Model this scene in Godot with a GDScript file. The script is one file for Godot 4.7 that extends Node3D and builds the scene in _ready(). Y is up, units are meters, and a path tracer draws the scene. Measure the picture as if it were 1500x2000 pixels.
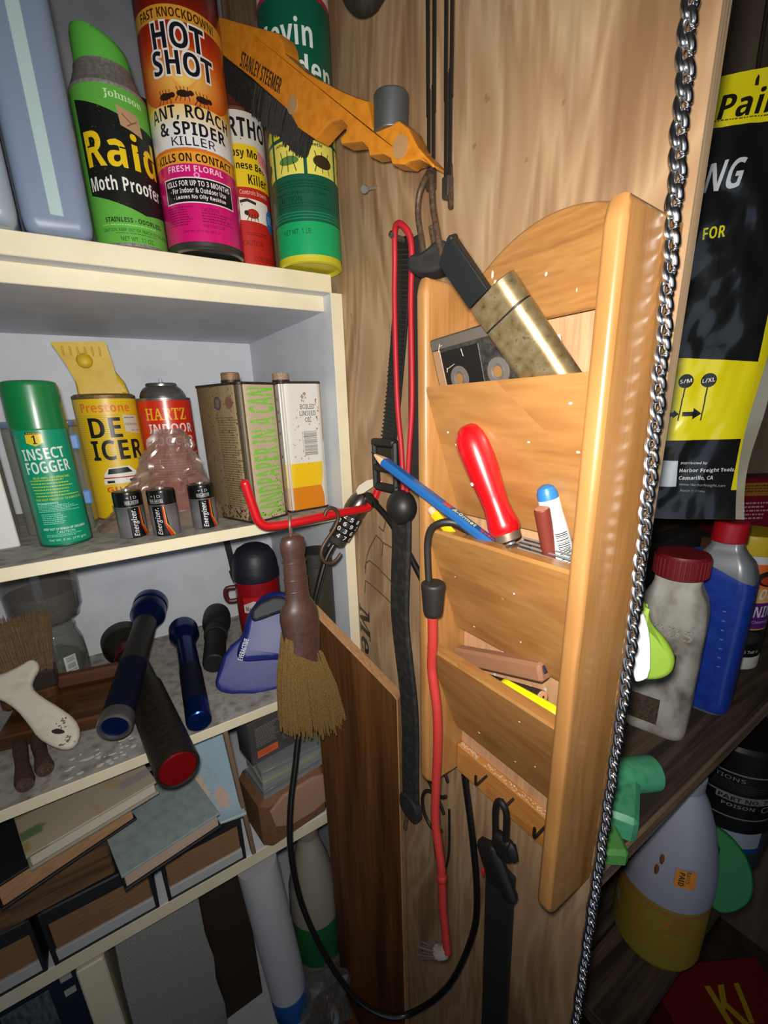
extends Node3D
# A storage corner lit by a hand-held camera flash: a cream bookcase on the left, a plywood partition with a
# varnished letter rack on the right, a work bench behind the partition. Metres, y up; x = 0 is the face of the
# plywood, z = 0 the front of the bookcase.

var M := {}
var taken := {}
var rng := RandomNumberGenerator.new()
var sans: Font
var bold: Font
var serif: Font
const EYE := Vector3(-0.3345, 1.45, 0.58)

# ---------------------------------------------------------------- mesh building
class MB:
	var P := PackedVector3Array()
	var U := PackedVector2Array()
	var I := PackedInt32Array()
	var X := Transform3D()

	func v(p: Vector3, uv := Vector2.ZERO) -> int:
		P.append(X * p)
		U.append(uv)
		return P.size() - 1

	func tri(a: int, b: int, c: int) -> void:
		I.append(a); I.append(b); I.append(c)

	func quad(a: int, b: int, c: int, d: int) -> void:
		tri(a, b, c)
		tri(a, c, d)

	# rows of points; a quad between neighbours; counter-clockwise seen from outside when rows turn to the right and columns go up
	func grid(rows: Array, close_rows := false, uvs: Array = []) -> void:
		var n: int = rows.size()
		var m: int = rows[0].size()
		var base := P.size()
		for i in n:
			for j in m:
				v(rows[i][j], uvs[i][j] if uvs.size() > 0 else Vector2(float(i) / maxf(1, n - 1), 1.0 - float(j) / maxf(1, m - 1)))
		for i in (n if close_rows else n - 1):
			var k: int = (i + 1) % n
			for j in m - 1:
				quad(base + i * m + j, base + k * m + j, base + k * m + j + 1, base + i * m + j + 1)

	# profile: (radius, height) from the bottom up, on the outside
	func lathe(prof: Array, seg := 32, squash := 1.0) -> void:
		var rows := []
		var uvs := []
		var y0: float = prof[0].y
		var y1: float = prof[prof.size() - 1].y
		for i in seg + 1:
			var a := TAU * i / seg - PI
			var row := PackedVector3Array()
			var uv := PackedVector2Array()
			for q in prof:
				row.append(Vector3(q.x * sin(a), q.y, q.x * cos(a) * squash))
				uv.append(Vector2(float(i) / seg, 1.0 - (q.y - y0) / maxf(1e-6, y1 - y0)))
			rows.append(row)
			uvs.append(uv)
		grid(rows, false, uvs)

	func frame(t: Vector3) -> Basis:
		var a := Vector3.UP if absf(t.y) < 0.9 else Vector3.RIGHT
		var x := a.cross(t).normalized()
		return Basis(x, t.cross(x).normalized(), t)

	# a section (closed polygon in x, y) carried along a path; radius scales it at each point
	func sweep(path: PackedVector3Array, section: PackedVector2Array, scales: PackedFloat32Array = PackedFloat32Array(), closed := false, caps := true, up := Vector3.ZERO) -> void:
		var n := path.size()
		var m := section.size()
		var rows := []
		var b := Basis()
		var run := 0.0
		var uvs := []
		for i in n:
			var t: Vector3
			if closed:
				t = (path[(i + 1) % n] - path[(i + n - 1) % n]).normalized()
			else:
				t = (path[mini(i + 1, n - 1)] - path[maxi(i - 1, 0)]).normalized()
			if up != Vector3.ZERO:
				var x := up.cross(t).normalized()
				b = Basis(x, t.cross(x).normalized(), t)
			elif i == 0:
				b = frame(t)
			else:
				var x2 := (b.x - t * b.x.dot(t)).normalized()
				b = Basis(x2, t.cross(x2).normalized(), t)
			if i > 0:
				run += path[i].distance_to(path[i - 1])
			var s := scales[i] if scales.size() == n else 1.0
			var row := PackedVector3Array()
			var uv := PackedVector2Array()
			for j in m + 1:
				var q: Vector2 = section[j % m] * s
				row.append(path[i] + b.x * q.x + b.y * q.y)
				uv.append(Vector2(float(j) / m, run))
			rows.append(row)
			uvs.append(uv)
		# columns run round the section counter-clockwise about +t; rows go forward
		var base := P.size()
		for i in n:
			for j in m + 1:
				v(rows[i][j], uvs[i][j])
		for i in (n if closed else n - 1):
			var k: int = (i + 1) % n
			for j in m:
				quad(base + i * (m + 1) + j, base + i * (m + 1) + j + 1, base + k * (m + 1) + j + 1, base + k * (m + 1) + j)
		if caps and not closed:
			for e in 2:
				var c := v(path[0 if e == 0 else n - 1])
				var o: int = base + (0 if e == 0 else (n - 1) * (m + 1))
				for j in m:
					if e == 0:
						tri(c, o + j + 1, o + j)
					else:
						tri(c, o + j, o + j + 1)

	func tube(path: PackedVector3Array, r: float, seg := 10, scales: PackedFloat32Array = PackedFloat32Array(), closed := false) -> void:
		var s := PackedVector2Array()
		for j in seg:
			var a := TAU * j / seg
			s.append(Vector2(cos(a), sin(a)) * r)
		sweep(path, s, scales, closed)

	# a box with chamfered edges; c its centre, s its size; the texture runs in metres with v along the grain axis
	func box(c: Vector3, s: Vector3, bev := 0.001, grain := 1) -> void:
		var h := s * 0.5
		bev = minf(bev, minf(h.x, minf(h.y, h.z)) * 0.99)
		var id := {}
		for sx in [-1, 1]:
			for sy in [-1, 1]:
				for sz in [-1, 1]:
					for ax in 3:
						var p := Vector3(sx * (h.x - bev), sy * (h.y - bev), sz * (h.z - bev))
						p[ax] = [sx, sy, sz][ax] * h[ax]
						var g := grain
						var others := [0, 1, 2]
						others.erase(ax)
						var vv: int = g if g != ax else int(others[1])
						others.erase(vv)
						id[[sx, sy, sz, ax]] = v(c + p, Vector2(p[int(others[0])] + c[int(others[0])], p[vv] + c[vv]))
		for ax in 3:
			var b := (ax + 1) % 3
			var d := (ax + 2) % 3
			for s0 in [-1, 1]:
				var q := []
				for w in [[-1, -1], [1, -1], [1, 1], [-1, 1]]:
					var k := [0, 0, 0, ax]
					k[ax] = s0
					k[b] = w[0]
					k[d] = w[1]
					q.append(id[k])
				if s0 > 0:
					quad(q[0], q[1], q[2], q[3])
				else:
					quad(q[3], q[2], q[1], q[0])
			# edges along ax
			for s1 in [-1, 1]:
				for s2 in [-1, 1]:
					var e := []
					for w in [[-1, b], [1, b], [1, d], [-1, d]]:
						var k := [0, 0, 0, w[1]]
						k[ax] = w[0]
						k[b] = s1
						k[d] = s2
						e.append(id[k])
					if s1 * s2 > 0:
						quad(e[3], e[2], e[1], e[0])
					else:
						quad(e[0], e[1], e[2], e[3])
		for sx in [-1, 1]:
			for sy in [-1, 1]:
				for sz in [-1, 1]:
					if sx * sy * sz > 0:
						tri(id[[sx, sy, sz, 0]], id[[sx, sy, sz, 1]], id[[sx, sy, sz, 2]])
					else:
						tri(id[[sx, sy, sz, 0]], id[[sx, sy, sz, 2]], id[[sx, sy, sz, 1]])

	# an outline in x, y (any winding), extruded from z0 to z1 with rounded rims of that bevel
	func prism(pts: PackedVector2Array, z0: float, z1: float, bev := 0.0, uvscale := 1.0) -> void:
		if Geometry2D.is_polygon_clockwise(pts):
			pts = pts.duplicate()
			pts.reverse()
		var n := pts.size()
		var inner := PackedVector2Array()
		for i in n:
			var a := (pts[i] - pts[(i + n - 1) % n]).normalized()
			var b := (pts[(i + 1) % n] - pts[i]).normalized()
			var na := Vector2(-a.y, a.x)
			var nb := Vector2(-b.y, b.x)
			var m := na + nb
			m = m / maxf(0.35, m.dot(na)) if m.length() > 0.01 else na
			inner.append(pts[i] + m * bev)
		var levels := []
		if bev > 0.0:
			levels = [[z0, 1.0], [z0 + bev * 0.3, 0.3], [z0 + bev, 0.0], [z1 - bev, 0.0], [z1 - bev * 0.3, 0.3], [z1, 1.0]]
		else:
			levels = [[z0, 0.0], [z1, 0.0]]
		var base := P.size()
		for l in levels:
			for i in n:
				var q: Vector2 = pts[i].lerp(inner[i], l[1])
				v(Vector3(q.x, q.y, l[0]), q * uvscale + Vector2(0, float(l[0]) * uvscale))
		for k in levels.size() - 1:
			for i in n:
				var j := (i + 1) % n
				quad(base + k * n + i, base + k * n + j, base + (k + 1) * n + j, base + (k + 1) * n + i)
		var rim := inner if bev > 0.0 else pts
		var t := Geometry2D.triangulate_polygon(rim)
		if t.is_empty():
			t = Geometry2D.triangulate_polygon(pts)
		var lo := base
		var hi := base + (levels.size() - 1) * n
		for k in range(0, t.size(), 3):
			var a2 := rim[t[k]]
			var b2 := rim[t[k + 1]]
			var c2 := rim[t[k + 2]]
			if (b2 - a2).cross(c2 - a2) > 0:
				tri(hi + t[k], hi + t[k + 1], hi + t[k + 2])
				tri(lo + t[k], lo + t[k + 2], lo + t[k + 1])
			else:
				tri(hi + t[k], hi + t[k + 2], hi + t[k + 1])
				tri(lo + t[k], lo + t[k + 1], lo + t[k + 2])

	func ball(c: Vector3, r: Vector3, seg := 16) -> void:
		var rows := []
		for i in seg + 1:
			var a := TAU * i / seg
			var row := PackedVector3Array()
			for j in seg / 2 + 1:
				var e := PI * j / (seg / 2) - PI / 2
				row.append(c + Vector3(r.x * cos(e) * sin(a), r.y * sin(e), r.z * cos(e) * cos(a)))
			rows.append(row)
		grid(rows)

	# flat polygon fan facing +z at height z, for lids and faces
	func disc(c: Vector3, r: float, up: bool, seg := 32) -> void:
		var o := v(c, Vector2(0.5, 0.5))
		var base := P.size()
		for i in seg:
			var a := TAU * i / seg
			v(c + Vector3(sin(a) * r, 0, cos(a) * r), Vector2(0.5 + 0.5 * sin(a), 0.5 + 0.5 * cos(a)))
		for i in seg:
			var j := (i + 1) % seg
			if up:
				tri(o, base + i, base + j)
			else:
				tri(o, base + j, base + i)

	func mesh(crease := 40.0) -> ArrayMesh:
		var nt := I.size() / 3
		var fn := PackedVector3Array()
		fn.resize(nt)
		var cl := {}
		var cid := PackedInt32Array()
		cid.resize(P.size())
		for i in P.size():
			var k := Vector3i((P[i] * 40000.0).round())
			if not cl.has(k):
				cl[k] = cl.size()
			cid[i] = cl[k]
		var lists := []
		lists.resize(cl.size())
		for f in nt:
			var a := P[I[f * 3]]
			fn[f] = (P[I[f * 3 + 1]] - a).cross(P[I[f * 3 + 2]] - a)
			for e in 3:
				var c := cid[I[f * 3 + e]]
				if lists[c] == null:
					lists[c] = PackedInt32Array([f])
				else:
					lists[c].append(f)
		var unit := PackedVector3Array()
		unit.resize(nt)
		for f in nt:
			unit[f] = fn[f].normalized()
		var lim := cos(deg_to_rad(crease))
		var vs := PackedVector3Array()
		var ns := PackedVector3Array()
		var us := PackedVector2Array()
		vs.resize(nt * 3)
		ns.resize(nt * 3)
		us.resize(nt * 3)
		for f in nt:
			for e in 3:
				var i := I[f * 3 + e]
				var o: int = f * 3 + [0, 2, 1][e]
				vs[o] = P[i]
				us[o] = U[i]
				if crease <= 1.0:
					ns[o] = unit[f]
				else:
					var s := Vector3.ZERO
					for g in lists[cid[i]]:
						if unit[g].dot(unit[f]) >= lim:
							s += fn[g]
					ns[o] = s.normalized() if s.length_squared() > 0.0 else unit[f]
		var arr := []
		arr.resize(Mesh.ARRAY_MAX)
		arr[Mesh.ARRAY_VERTEX] = vs
		arr[Mesh.ARRAY_NORMAL] = ns
		arr[Mesh.ARRAY_TEX_UV] = us
		var am := ArrayMesh.new()
		am.add_surface_from_arrays(Mesh.PRIMITIVE_TRIANGLES, arr)
		return am

# ---------------------------------------------------------------- printed surfaces
class CV:
	var im: Image
	var w := 0
	var h := 0
	var rg := RandomNumberGenerator.new()

	func _init(a: int, b: int, c: Color) -> void:
		w = a
		h = b
		im = Image.create(a, b, false, Image.FORMAT_RGB8)
		im.fill(c)
		rg.seed = a * 31 + b

	func rect(x: float, y: float, a: float, b: float, c: Color) -> void:
		im.fill_rect(Rect2i(int(x), int(y), int(a), int(b)), c)

	func poly(pts: PackedVector2Array, c: Color) -> void:
		var lo := 1e9
		var hi := -1e9
		for p in pts:
			lo = minf(lo, p.y)
			hi = maxf(hi, p.y)
		for y in range(maxi(0, int(lo)), mini(h - 1, int(hi)) + 1):
			var xs := []
			for i in pts.size():
				var a := pts[i]
				var b := pts[(i + 1) % pts.size()]
				var yy := y + 0.5
				if (a.y <= yy) != (b.y <= yy):
					xs.append(a.x + (yy - a.y) / (b.y - a.y) * (b.x - a.x))
			xs.sort()
			for k in range(0, xs.size() - 1, 2):
				var x0: int = maxi(0, roundi(xs[k]))
				var x1: int = mini(w, roundi(xs[k + 1]))
				if x1 > x0:
					im.fill_rect(Rect2i(x0, y, x1 - x0, 1), c)

	func pl(a: Array, c: Color) -> void:
		var p := PackedVector2Array()
		for i in range(0, a.size(), 2):
			p.append(Vector2(a[i], a[i + 1]))
		poly(p, c)

	func oval(x: float, y: float, rx: float, ry: float, c: Color) -> void:
		var p := PackedVector2Array()
		for i in 28:
			p.append(Vector2(x + rx * cos(TAU * i / 28), y + ry * sin(TAU * i / 28)))
		poly(p, c)

	func line(a: Array, t: float, c: Color) -> void:
		for i in range(0, a.size() - 2, 2):
			var p := Vector2(a[i], a[i + 1])
			var q := Vector2(a[i + 2], a[i + 3])
			var d := (q - p).normalized()
			var nn := Vector2(-d.y, d.x) * t * 0.5
			p -= d * t * 0.4
			q += d * t * 0.4
			poly(PackedVector2Array([p + nn, q + nn, q - nn, p - nn]), c)

	# lettering whose ink fills the box; turn in degrees about the box's centre, lean shears to the right
	func text(s: String, f: Font, x: float, y: float, a: float, b: float, c: Color, turn := 0.0, lean := 0.0, arc := 0.0) -> void:
		var tm := TextMesh.new()
		tm.font = f
		tm.text = s
		tm.font_size = 64
		tm.pixel_size = 0.01
		tm.depth = 0.0
		tm.curve_step = 3.0
		var ctr := Vector2(x + a * 0.5, y + b * 0.5)
		var all := []
		var lo := Vector2(1e9, 1e9)
		var hi := Vector2(-1e9, -1e9)
		for k in tm.get_surface_count():
			var arr := tm.surface_get_arrays(k)
			var vs: PackedVector3Array = arr[Mesh.ARRAY_VERTEX]
			var ix = arr[Mesh.ARRAY_INDEX]
			if ix == null:
				ix = range(vs.size())
			for i in ix:
				var p := Vector2(vs[i].x, -vs[i].y)
				all.append(p)
				lo = lo.min(p)
				hi = hi.max(p)
		var sz := (hi - lo).max(Vector2(1e-4, 1e-4))
		var r := deg_to_rad(turn)
		for i in range(0, all.size() - 2, 3):
			var t := PackedVector2Array()
			for e in 3:
				var q: Vector2 = (all[i + e] - lo) / sz
				var l := Vector2((q.x - 0.5) * a + (0.5 - q.y) * b * lean, (q.y - 0.5) * b + arc * (q.x - 0.5) * (q.x - 0.5) * 4.0)
				t.append(ctr + l.rotated(r))
			tri3(t, c)

	func tri3(t: PackedVector2Array, c: Color) -> void:
		var lo := minf(t[0].y, minf(t[1].y, t[2].y))
		var hi := maxf(t[0].y, maxf(t[1].y, t[2].y))
		for y in range(maxi(0, floori(lo)), mini(h - 1, floori(hi)) + 1):
			var yy := clampf(y + 0.5, lo, hi)
			var x0 := 1e9
			var x1 := -1e9
			for e in 3:
				var a := t[e]
				var b := t[(e + 1) % 3]
				if (a.y <= yy and b.y >= yy) or (b.y <= yy and a.y >= yy):
					if absf(b.y - a.y) < 1e-6:
						x0 = minf(x0, minf(a.x, b.x))
						x1 = maxf(x1, maxf(a.x, b.x))
					else:
						var xx := a.x + (yy - a.y) / (b.y - a.y) * (b.x - a.x)
						x0 = minf(x0, xx)
						x1 = maxf(x1, xx)
			var i0 := clampi(roundi(x0), 0, w)
			var i1 := clampi(roundi(x1), 0, w)
			if i1 > i0:
				im.fill_rect(Rect2i(i0, y, i1 - i0, 1), c)

	# rows of print too small to read
	func fine(x: float, y: float, a: float, b: float, rows: int, c: Color) -> void:
		var pitch := b / rows
		for r in rows:
			var xx := x
			var stop := x + a * rg.randf_range(0.7, 1.0)
			while xx < stop:
				var l := rg.randf_range(4, 16)
				rect(xx, y + r * pitch, minf(l, stop - xx), maxf(1.0, pitch * 0.45), c)
				xx += l + 3

	func bands(x: float, y: float, a: float, b: float, cs: Array) -> void:
		for r in int(b):
			var t := float(r) / b * (cs.size() - 1)
			var k := mini(int(t), cs.size() - 2)
			rect(x, y + r, a, 1, cs[k].lerp(cs[k + 1], t - k))

	func bars(x: float, y: float, a: float, b: float, c: Color, upright := true) -> void:
		var p := 0.0
		var lim := a if upright else b
		while p < lim:
			var t := rg.randf_range(1.0, 4.0)
			if upright:
				rect(x + p, y, t, b, c)
			else:
				rect(x, y + p, a, t, c)
			p += t + rg.randf_range(1.5, 4.0)

	# blots with ragged outlines: rust, scuffs, dried drips
	func blots(n: int, c: Color, r0: float, r1: float, x := 0.0, y := 0.0, a := 0.0, b := 0.0) -> void:
		if a == 0.0:
			a = w
			b = h
		for i in n:
			var cx := x + rg.randf() * a
			var cy := y + rg.randf() * b
			var r := rg.randf_range(r0, r1)
			var p := PackedVector2Array()
			for k in 11:
				var q := r * rg.randf_range(0.5, 1.2)
				p.append(Vector2(cx + q * cos(TAU * k / 11), cy + q * sin(TAU * k / 11) * rg.randf_range(0.6, 1.4)))
			poly(p, c)

	func tex() -> ImageTexture:
		return ImageTexture.create_from_image(im)

# ---------------------------------------------------------------- materials and nodes
func rgb(r: int, g: int, b: int) -> Color:
	return Color(r / 255.0, g / 255.0, b / 255.0)

func mat(c: Color, rough := 0.6, metal := 0.0, tex: Texture2D = null) -> StandardMaterial3D:
	var m := StandardMaterial3D.new()
	m.albedo_color = c
	m.roughness = rough
	m.metallic = metal
	if tex:
		m.albedo_texture = tex
	return m

func printed(cv: CV, rough := 0.35, metal := 0.0) -> StandardMaterial3D:
	return mat(Color.WHITE, rough, metal, cv.tex())

# mottled matter: a noise ramp between colours, in three planes of the object's own axes, tile metres wide
func mottled(cols: Array, tile: float, freq: float, rough := 0.7, seed := 1, stretch := Vector3.ONE, oct := 4, metal := 0.0) -> StandardMaterial3D:
	var n := FastNoiseLite.new()
	n.seed = seed
	n.frequency = freq
	n.fractal_octaves = oct
	var g := Gradient.new()
	var offs := PackedFloat32Array()
	var cs := PackedColorArray()
	for i in cols.size():
		offs.append(float(i) / (cols.size() - 1))
		cs.append(cols[i])
	g.offsets = offs
	g.colors = cs
	var t := NoiseTexture2D.new()
	t.width = 256
	t.height = 256
	t.seamless = true
	t.noise = n
	t.color_ramp = g
	var m := mat(Color.WHITE, rough, metal, t)
	m.uv1_triplanar = true
	m.uv1_scale = stretch / tile
	return m

func bump(m: StandardMaterial3D, freq: float, scale: float, seed := 5, stretch := Vector2.ONE) -> StandardMaterial3D:
	var n := FastNoiseLite.new()
	n.seed = seed
	n.frequency = freq
	n.fractal_octaves = 4
	var t := NoiseTexture2D.new()
	t.width = 256
	t.height = 256
	t.seamless = true
	t.noise = n
	m.heightmap_enabled = true
	m.heightmap_texture = t
	m.heightmap_scale = scale
	return m

func coat(m: StandardMaterial3D, amount := 0.6, rough := 0.15) -> StandardMaterial3D:
	m.clearcoat_enabled = true
	m.clearcoat = amount
	m.clearcoat_roughness = rough
	return m

func clear(c: Color, alpha: float, rough := 0.1) -> StandardMaterial3D:
	var m := mat(Color(c.r, c.g, c.b, alpha), rough)
	m.transparency = BaseMaterial3D.TRANSPARENCY_ALPHA
	return m

func numbered(called: String) -> String:
	var k: int = taken.get(called, 0)
	taken[called] = k + 1
	return called if k == 0 else "%s_%03d" % [called, k]

func thing(called: String, label: String, category: String, at := Vector3.ZERO, turn := 0.0, group := "") -> Node3D:
	var o := Node3D.new()
	o.name = numbered(called)
	add_child(o)
	o.position = at
	o.rotation.y = turn
	o.set_meta("label", label)
	o.set_meta("category", category)
	if group:
		o.set_meta("group", group)
	return o

func part(parent: Node3D, called: String, b: MB, m: Material, crease := 40.0, label := "") -> MeshInstance3D:
	var o := MeshInstance3D.new()
	o.name = called
	o.mesh = b.mesh(crease)
	o.material_override = m
	parent.add_child(o, true)
	if label:
		o.set_meta("label", label)
	return o

func structure(called: String, b: MB, m: Material, crease := 40.0) -> MeshInstance3D:
	var o := part(self, called, b, m, crease)
	o.set_meta("kind", "structure")
	return o

# a builder that takes world points for a thing that stands somewhere
func world(t: Node3D) -> MB:
	var b := MB.new()
	b.X = t.transform.affine_inverse()
	return b

# the turn that faces a spot's front towards the place the picture is taken from
func facing(at: Vector3, extra := 0.0) -> float:
	return atan2(EYE.x - at.x, EYE.z - at.z) + deg_to_rad(extra)

# turn a prop about its own length so that its printed side faces the room
func face_out(t: Node3D, extra := 0.0) -> void:
	var d := t.transform.affine_inverse() * EYE
	t.transform = t.transform * Transform3D(Basis(Vector3.UP, atan2(d.x, d.z) + deg_to_rad(extra)), Vector3.ZERO)

func path3(a: Array, smooth := 0) -> PackedVector3Array:
	var p := PackedVector3Array()
	for i in range(0, a.size(), 3):
		p.append(Vector3(a[i], a[i + 1], a[i + 2]))
	if smooth <= 0:
		return p
	var out := PackedVector3Array()
	for i in p.size() - 1:
		var p0 := p[maxi(i - 1, 0)]
		var p3 := p[mini(i + 2, p.size() - 1)]
		for k in smooth:
			out.append(p[i].cubic_interpolate(p[i + 1], p0, p3, float(k) / smooth))
	out.append(p[p.size() - 1])
	return out

func flat2(a: Array) -> PackedVector2Array:
	var p := PackedVector2Array()
	for i in range(0, a.size(), 2):
		p.append(Vector2(a[i], a[i + 1]))
	return p

# round the corners of an outline
func soften(p: PackedVector2Array, times := 1) -> PackedVector2Array:
	for k in times:
		var q := PackedVector2Array()
		for i in p.size():
			var a := p[i]
			var b := p[(i + 1) % p.size()]
			q.append(a.lerp(b, 0.25))
			q.append(a.lerp(b, 0.75))
		p = q
	return p

func rounded_rect(w: float, h: float, r: float, seg := 5) -> PackedVector2Array:
	var p := PackedVector2Array()
	for c in [[1, 1, 0], [-1, 1, 1], [-1, -1, 2], [1, -1, 3]]:
		for k in seg + 1:
			var a: float = (float(c[2]) + float(k) / seg) * PI / 2
			p.append(Vector2(c[0] * (w / 2 - r) + r * cos(a), c[1] * (h / 2 - r) + r * sin(a)))
	return p

func plane_at(at: Vector3, n: Vector3) -> Transform3D:
	var z := n.normalized()
	var x := Vector3.UP.cross(z).normalized()
	return Transform3D(Basis(x, z.cross(x), z), at)

# a prop that lies along from a to b: y runs from a to b
func along(a: Vector3, b: Vector3) -> Transform3D:
	var y := (b - a).normalized()
	var x := y.cross(Vector3.UP)
	x = x.normalized() if x.length() > 0.01 else Vector3.RIGHT
	return Transform3D(Basis(x, y, x.cross(y)), a)
const BRUSH_BODY_AT := Vector3(-0.0300, 1.6520, 0.2200)
const BRUSH_BODY_N := Vector3(-0.9560, -0.0493, 0.2893)
const BRUSH_BODY := [-0.2576, 0.2075, -0.2258, 0.1893, -0.1722, 0.1587, -0.1689, 0.1519, -0.1670, 0.1417, -0.1381, 0.1150, -0.0957, 0.0855, -0.0756, 0.0729, -0.0643, 0.0666, -0.0607, 0.0462, -0.0297, 0.0405, -0.0201, 0.0318, -0.0105, 0.0152, 0.0064, -0.0032, 0.0064, -0.0053, -0.0093, 0.0056, -0.0214, 0.0078, -0.0254, 0.0068, -0.0402, 0.0120, -0.0417, 0.0167, -0.0503, 0.0225, -0.0662, 0.0263, -0.0676, 0.0322, -0.0740, 0.0394, -0.1007, 0.0464, -0.1021, 0.0521, -0.0936, 0.0537, -0.0918, 0.0574, -0.0984, 0.0648, -0.1134, 0.0676, -0.1239, 0.0650, -0.1357, 0.0614, -0.1474, 0.0699, -0.1586, 0.0783, -0.1698, 0.0962, -0.2204, 0.1411, -0.2724, 0.1841, -0.2956, 0.2033, -0.2855, 0.2225]
const BRUSH_HAIR_AT := Vector3(-0.0300, 1.6520, 0.2200)
const BRUSH_HAIR_N := Vector3(-0.9560, -0.0493, 0.2893)
const BRUSH_HAIR := [-0.2881, 0.1940, -0.2726, 0.1833, -0.1497, 0.0791, -0.1676, 0.0612, -0.2769, 0.1575, -0.3002, 0.1751]
const BRUSH_MARKS_AT := Vector3(-0.0300, 1.6520, 0.2200)
const BRUSH_MARKS_N := Vector3(-0.9560, -0.0493, 0.2893)
const BRUSH_MARKS := [-0.2348, 0.1639, -0.1768, 0.1184, -0.1628, 0.0987, -0.0453, 0.0651, -0.0469, 0.0438, -0.0297, 0.0213]
const PAINT_HANDLE_AT := Vector3(-0.4300, 1.0750, -0.0900)
const PAINT_HANDLE_N := Vector3(0.0000, 0.7220, 0.6919)
const PAINT_HANDLE := [-0.0712, 0.0746, -0.0527, 0.0707, -0.0288, 0.0771, -0.0186, 0.0820, -0.0115, 0.0772, -0.0093, 0.0655, -0.0188, 0.0523, -0.0211, 0.0405, -0.0121, 0.0246, 0.0064, 0.0013, 0.0210, -0.0204, 0.0241, -0.0400, 0.0160, -0.0560, 0.0037, -0.0554, -0.0090, -0.0453, -0.0223, -0.0282, -0.0294, -0.0082, -0.0404, 0.0178, -0.0553, 0.0377, -0.0727, 0.0515]
const PAINT_HOLE_AT := Vector3(-0.4300, 1.0750, -0.0900)
const PAINT_HOLE_N := Vector3(0.0000, 0.7220, 0.6919)
const PAINT_HOLE := [-0.0072, -0.0256, 0.0013, -0.0257, 0.0088, -0.0337, 0.0029, -0.0347, -0.0050, -0.0307]
const LANTERN_AT := Vector3(-0.1600, 1.0850, -0.0700)
const LANTERN_N := Vector3(-0.2516, 0.4528, 0.8554)
const LANTERN := [0.0518, 0.0874, 0.0261, 0.0843, 0.0076, 0.0683, -0.0088, 0.0473, -0.0140, 0.0224, -0.0419, 0.0068, -0.0645, -0.0386, -0.0639, -0.0544, -0.0458, -0.0652, -0.0243, -0.0680, -0.0054, -0.0750, 0.0310, -0.0737, 0.0546, -0.0637, 0.0757, 0.0420, 0.0713, 0.0731]
const HIVIS_AT := Vector3(0.0300, 1.2600, 0.4050)
const HIVIS_N := Vector3(-0.8575, 0.1009, 0.5044)
const HIVIS := [0.0132, 0.0257, 0.0180, 0.0161, 0.0211, 0.0056, 0.0323, -0.0051, 0.0404, -0.0172, 0.0425, -0.0261, 0.0408, -0.0359, 0.0332, -0.0430, 0.0222, -0.0463, 0.0160, -0.0459, 0.0151, -0.0277, 0.0123, 0.0072]
const TAG_AT := Vector3(-0.0200, 1.3520, 0.0820)
const TAG_N := Vector3(-0.5013, 0.1504, 0.8521)
const TAG := [-0.0176, -0.0022, -0.0132, 0.0044, -0.0026, 0.0107, 0.0098, 0.0129, 0.0144, 0.0086, 0.0038, 0.0009, -0.0075, -0.0060, -0.0158, -0.0077]
const HIVIS_STRIP_AT := Vector3(0.0200, 1.2600, 0.4130)
const HIVIS_STRIP_N := Vector3(-0.8575, 0.1009, 0.5044)
const HIVIS_STRIP := [0.0093, 0.0239, 0.0151, 0.0107, 0.0189, -0.0057, 0.0218, -0.0337, 0.0150, -0.0401, 0.0105, -0.0403, 0.0077, -0.0220, 0.0069, 0.0055]
const LANTERN_TOP_AT := Vector3(-0.1600, 1.0850, -0.0700)
const LANTERN_TOP_N := Vector3(-0.2516, 0.4528, 0.8554)
const LANTERN_TOP := [0.0253, 0.0776, 0.0516, 0.0857, 0.0733, 0.0746, 0.0729, 0.0338, 0.0631, -0.0323, 0.0373, -0.0250, 0.0050, -0.0214, -0.0164, -0.0190, -0.0281, -0.0103, -0.0230, 0.0067, -0.0116, 0.0228, -0.0054, 0.0484, 0.0090, 0.0664]
const LANTERN_BEZEL_AT := Vector3(-0.1600, 1.0850, -0.0700)
const LANTERN_BEZEL_N := Vector3(-0.2516, 0.4528, 0.8554)
const LANTERN_BEZEL := [0.0010, 0.0541, 0.0116, 0.0677, 0.0308, 0.0750, 0.0530, 0.0768, 0.0667, 0.0642, 0.0613, 0.0495, 0.0381, 0.0464, 0.0167, 0.0414, 0.0034, 0.0402]

# ---------------------------------------------------------------- wood
# boards: broad bands of early and late wood along v, with pores; colours are the wood's own
func wood_image(w: int, h: int, cols: Array, across: float, down: float, seed: int, pores := 0.06, warp := 14.0) -> Image:
	var a := FastNoiseLite.new()
	a.seed = seed
	a.frequency = 1.0
	a.fractal_octaves = 3
	var b := FastNoiseLite.new()
	b.seed = seed + 7
	b.frequency = 1.0
	b.fractal_octaves = 2
	var bytes := PackedByteArray()
	bytes.resize(w * h * 3)
	var n: int = cols.size() - 1
	var o := 0
	for y in h:
		for x in w:
			var k := b.get_noise_2d(x * across * 0.35, y * down * 0.8)
			var t := a.get_noise_2d(x * across + k * warp * across, y * down)
			var s := b.get_noise_2d(x * across * 9.0 + 50.0, y * down * 3.0)
			var u := clampf(t * 0.95 + 0.5 + s * 0.09, 0.0, 0.999) * n
			var i := int(u)
			var c: Color = cols[i].lerp(cols[i + 1], u - i)
			var p := 1.0 + s * pores * 2.0
			bytes[o] = clampi(int(c.r * 255.0 * p), 0, 255)
			bytes[o + 1] = clampi(int(c.g * 255.0 * p), 0, 255)
			bytes[o + 2] = clampi(int(c.b * 255.0 * p), 0, 255)
			o += 3
	return Image.create_from_data(w, h, false, Image.FORMAT_RGB8, bytes)

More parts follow.
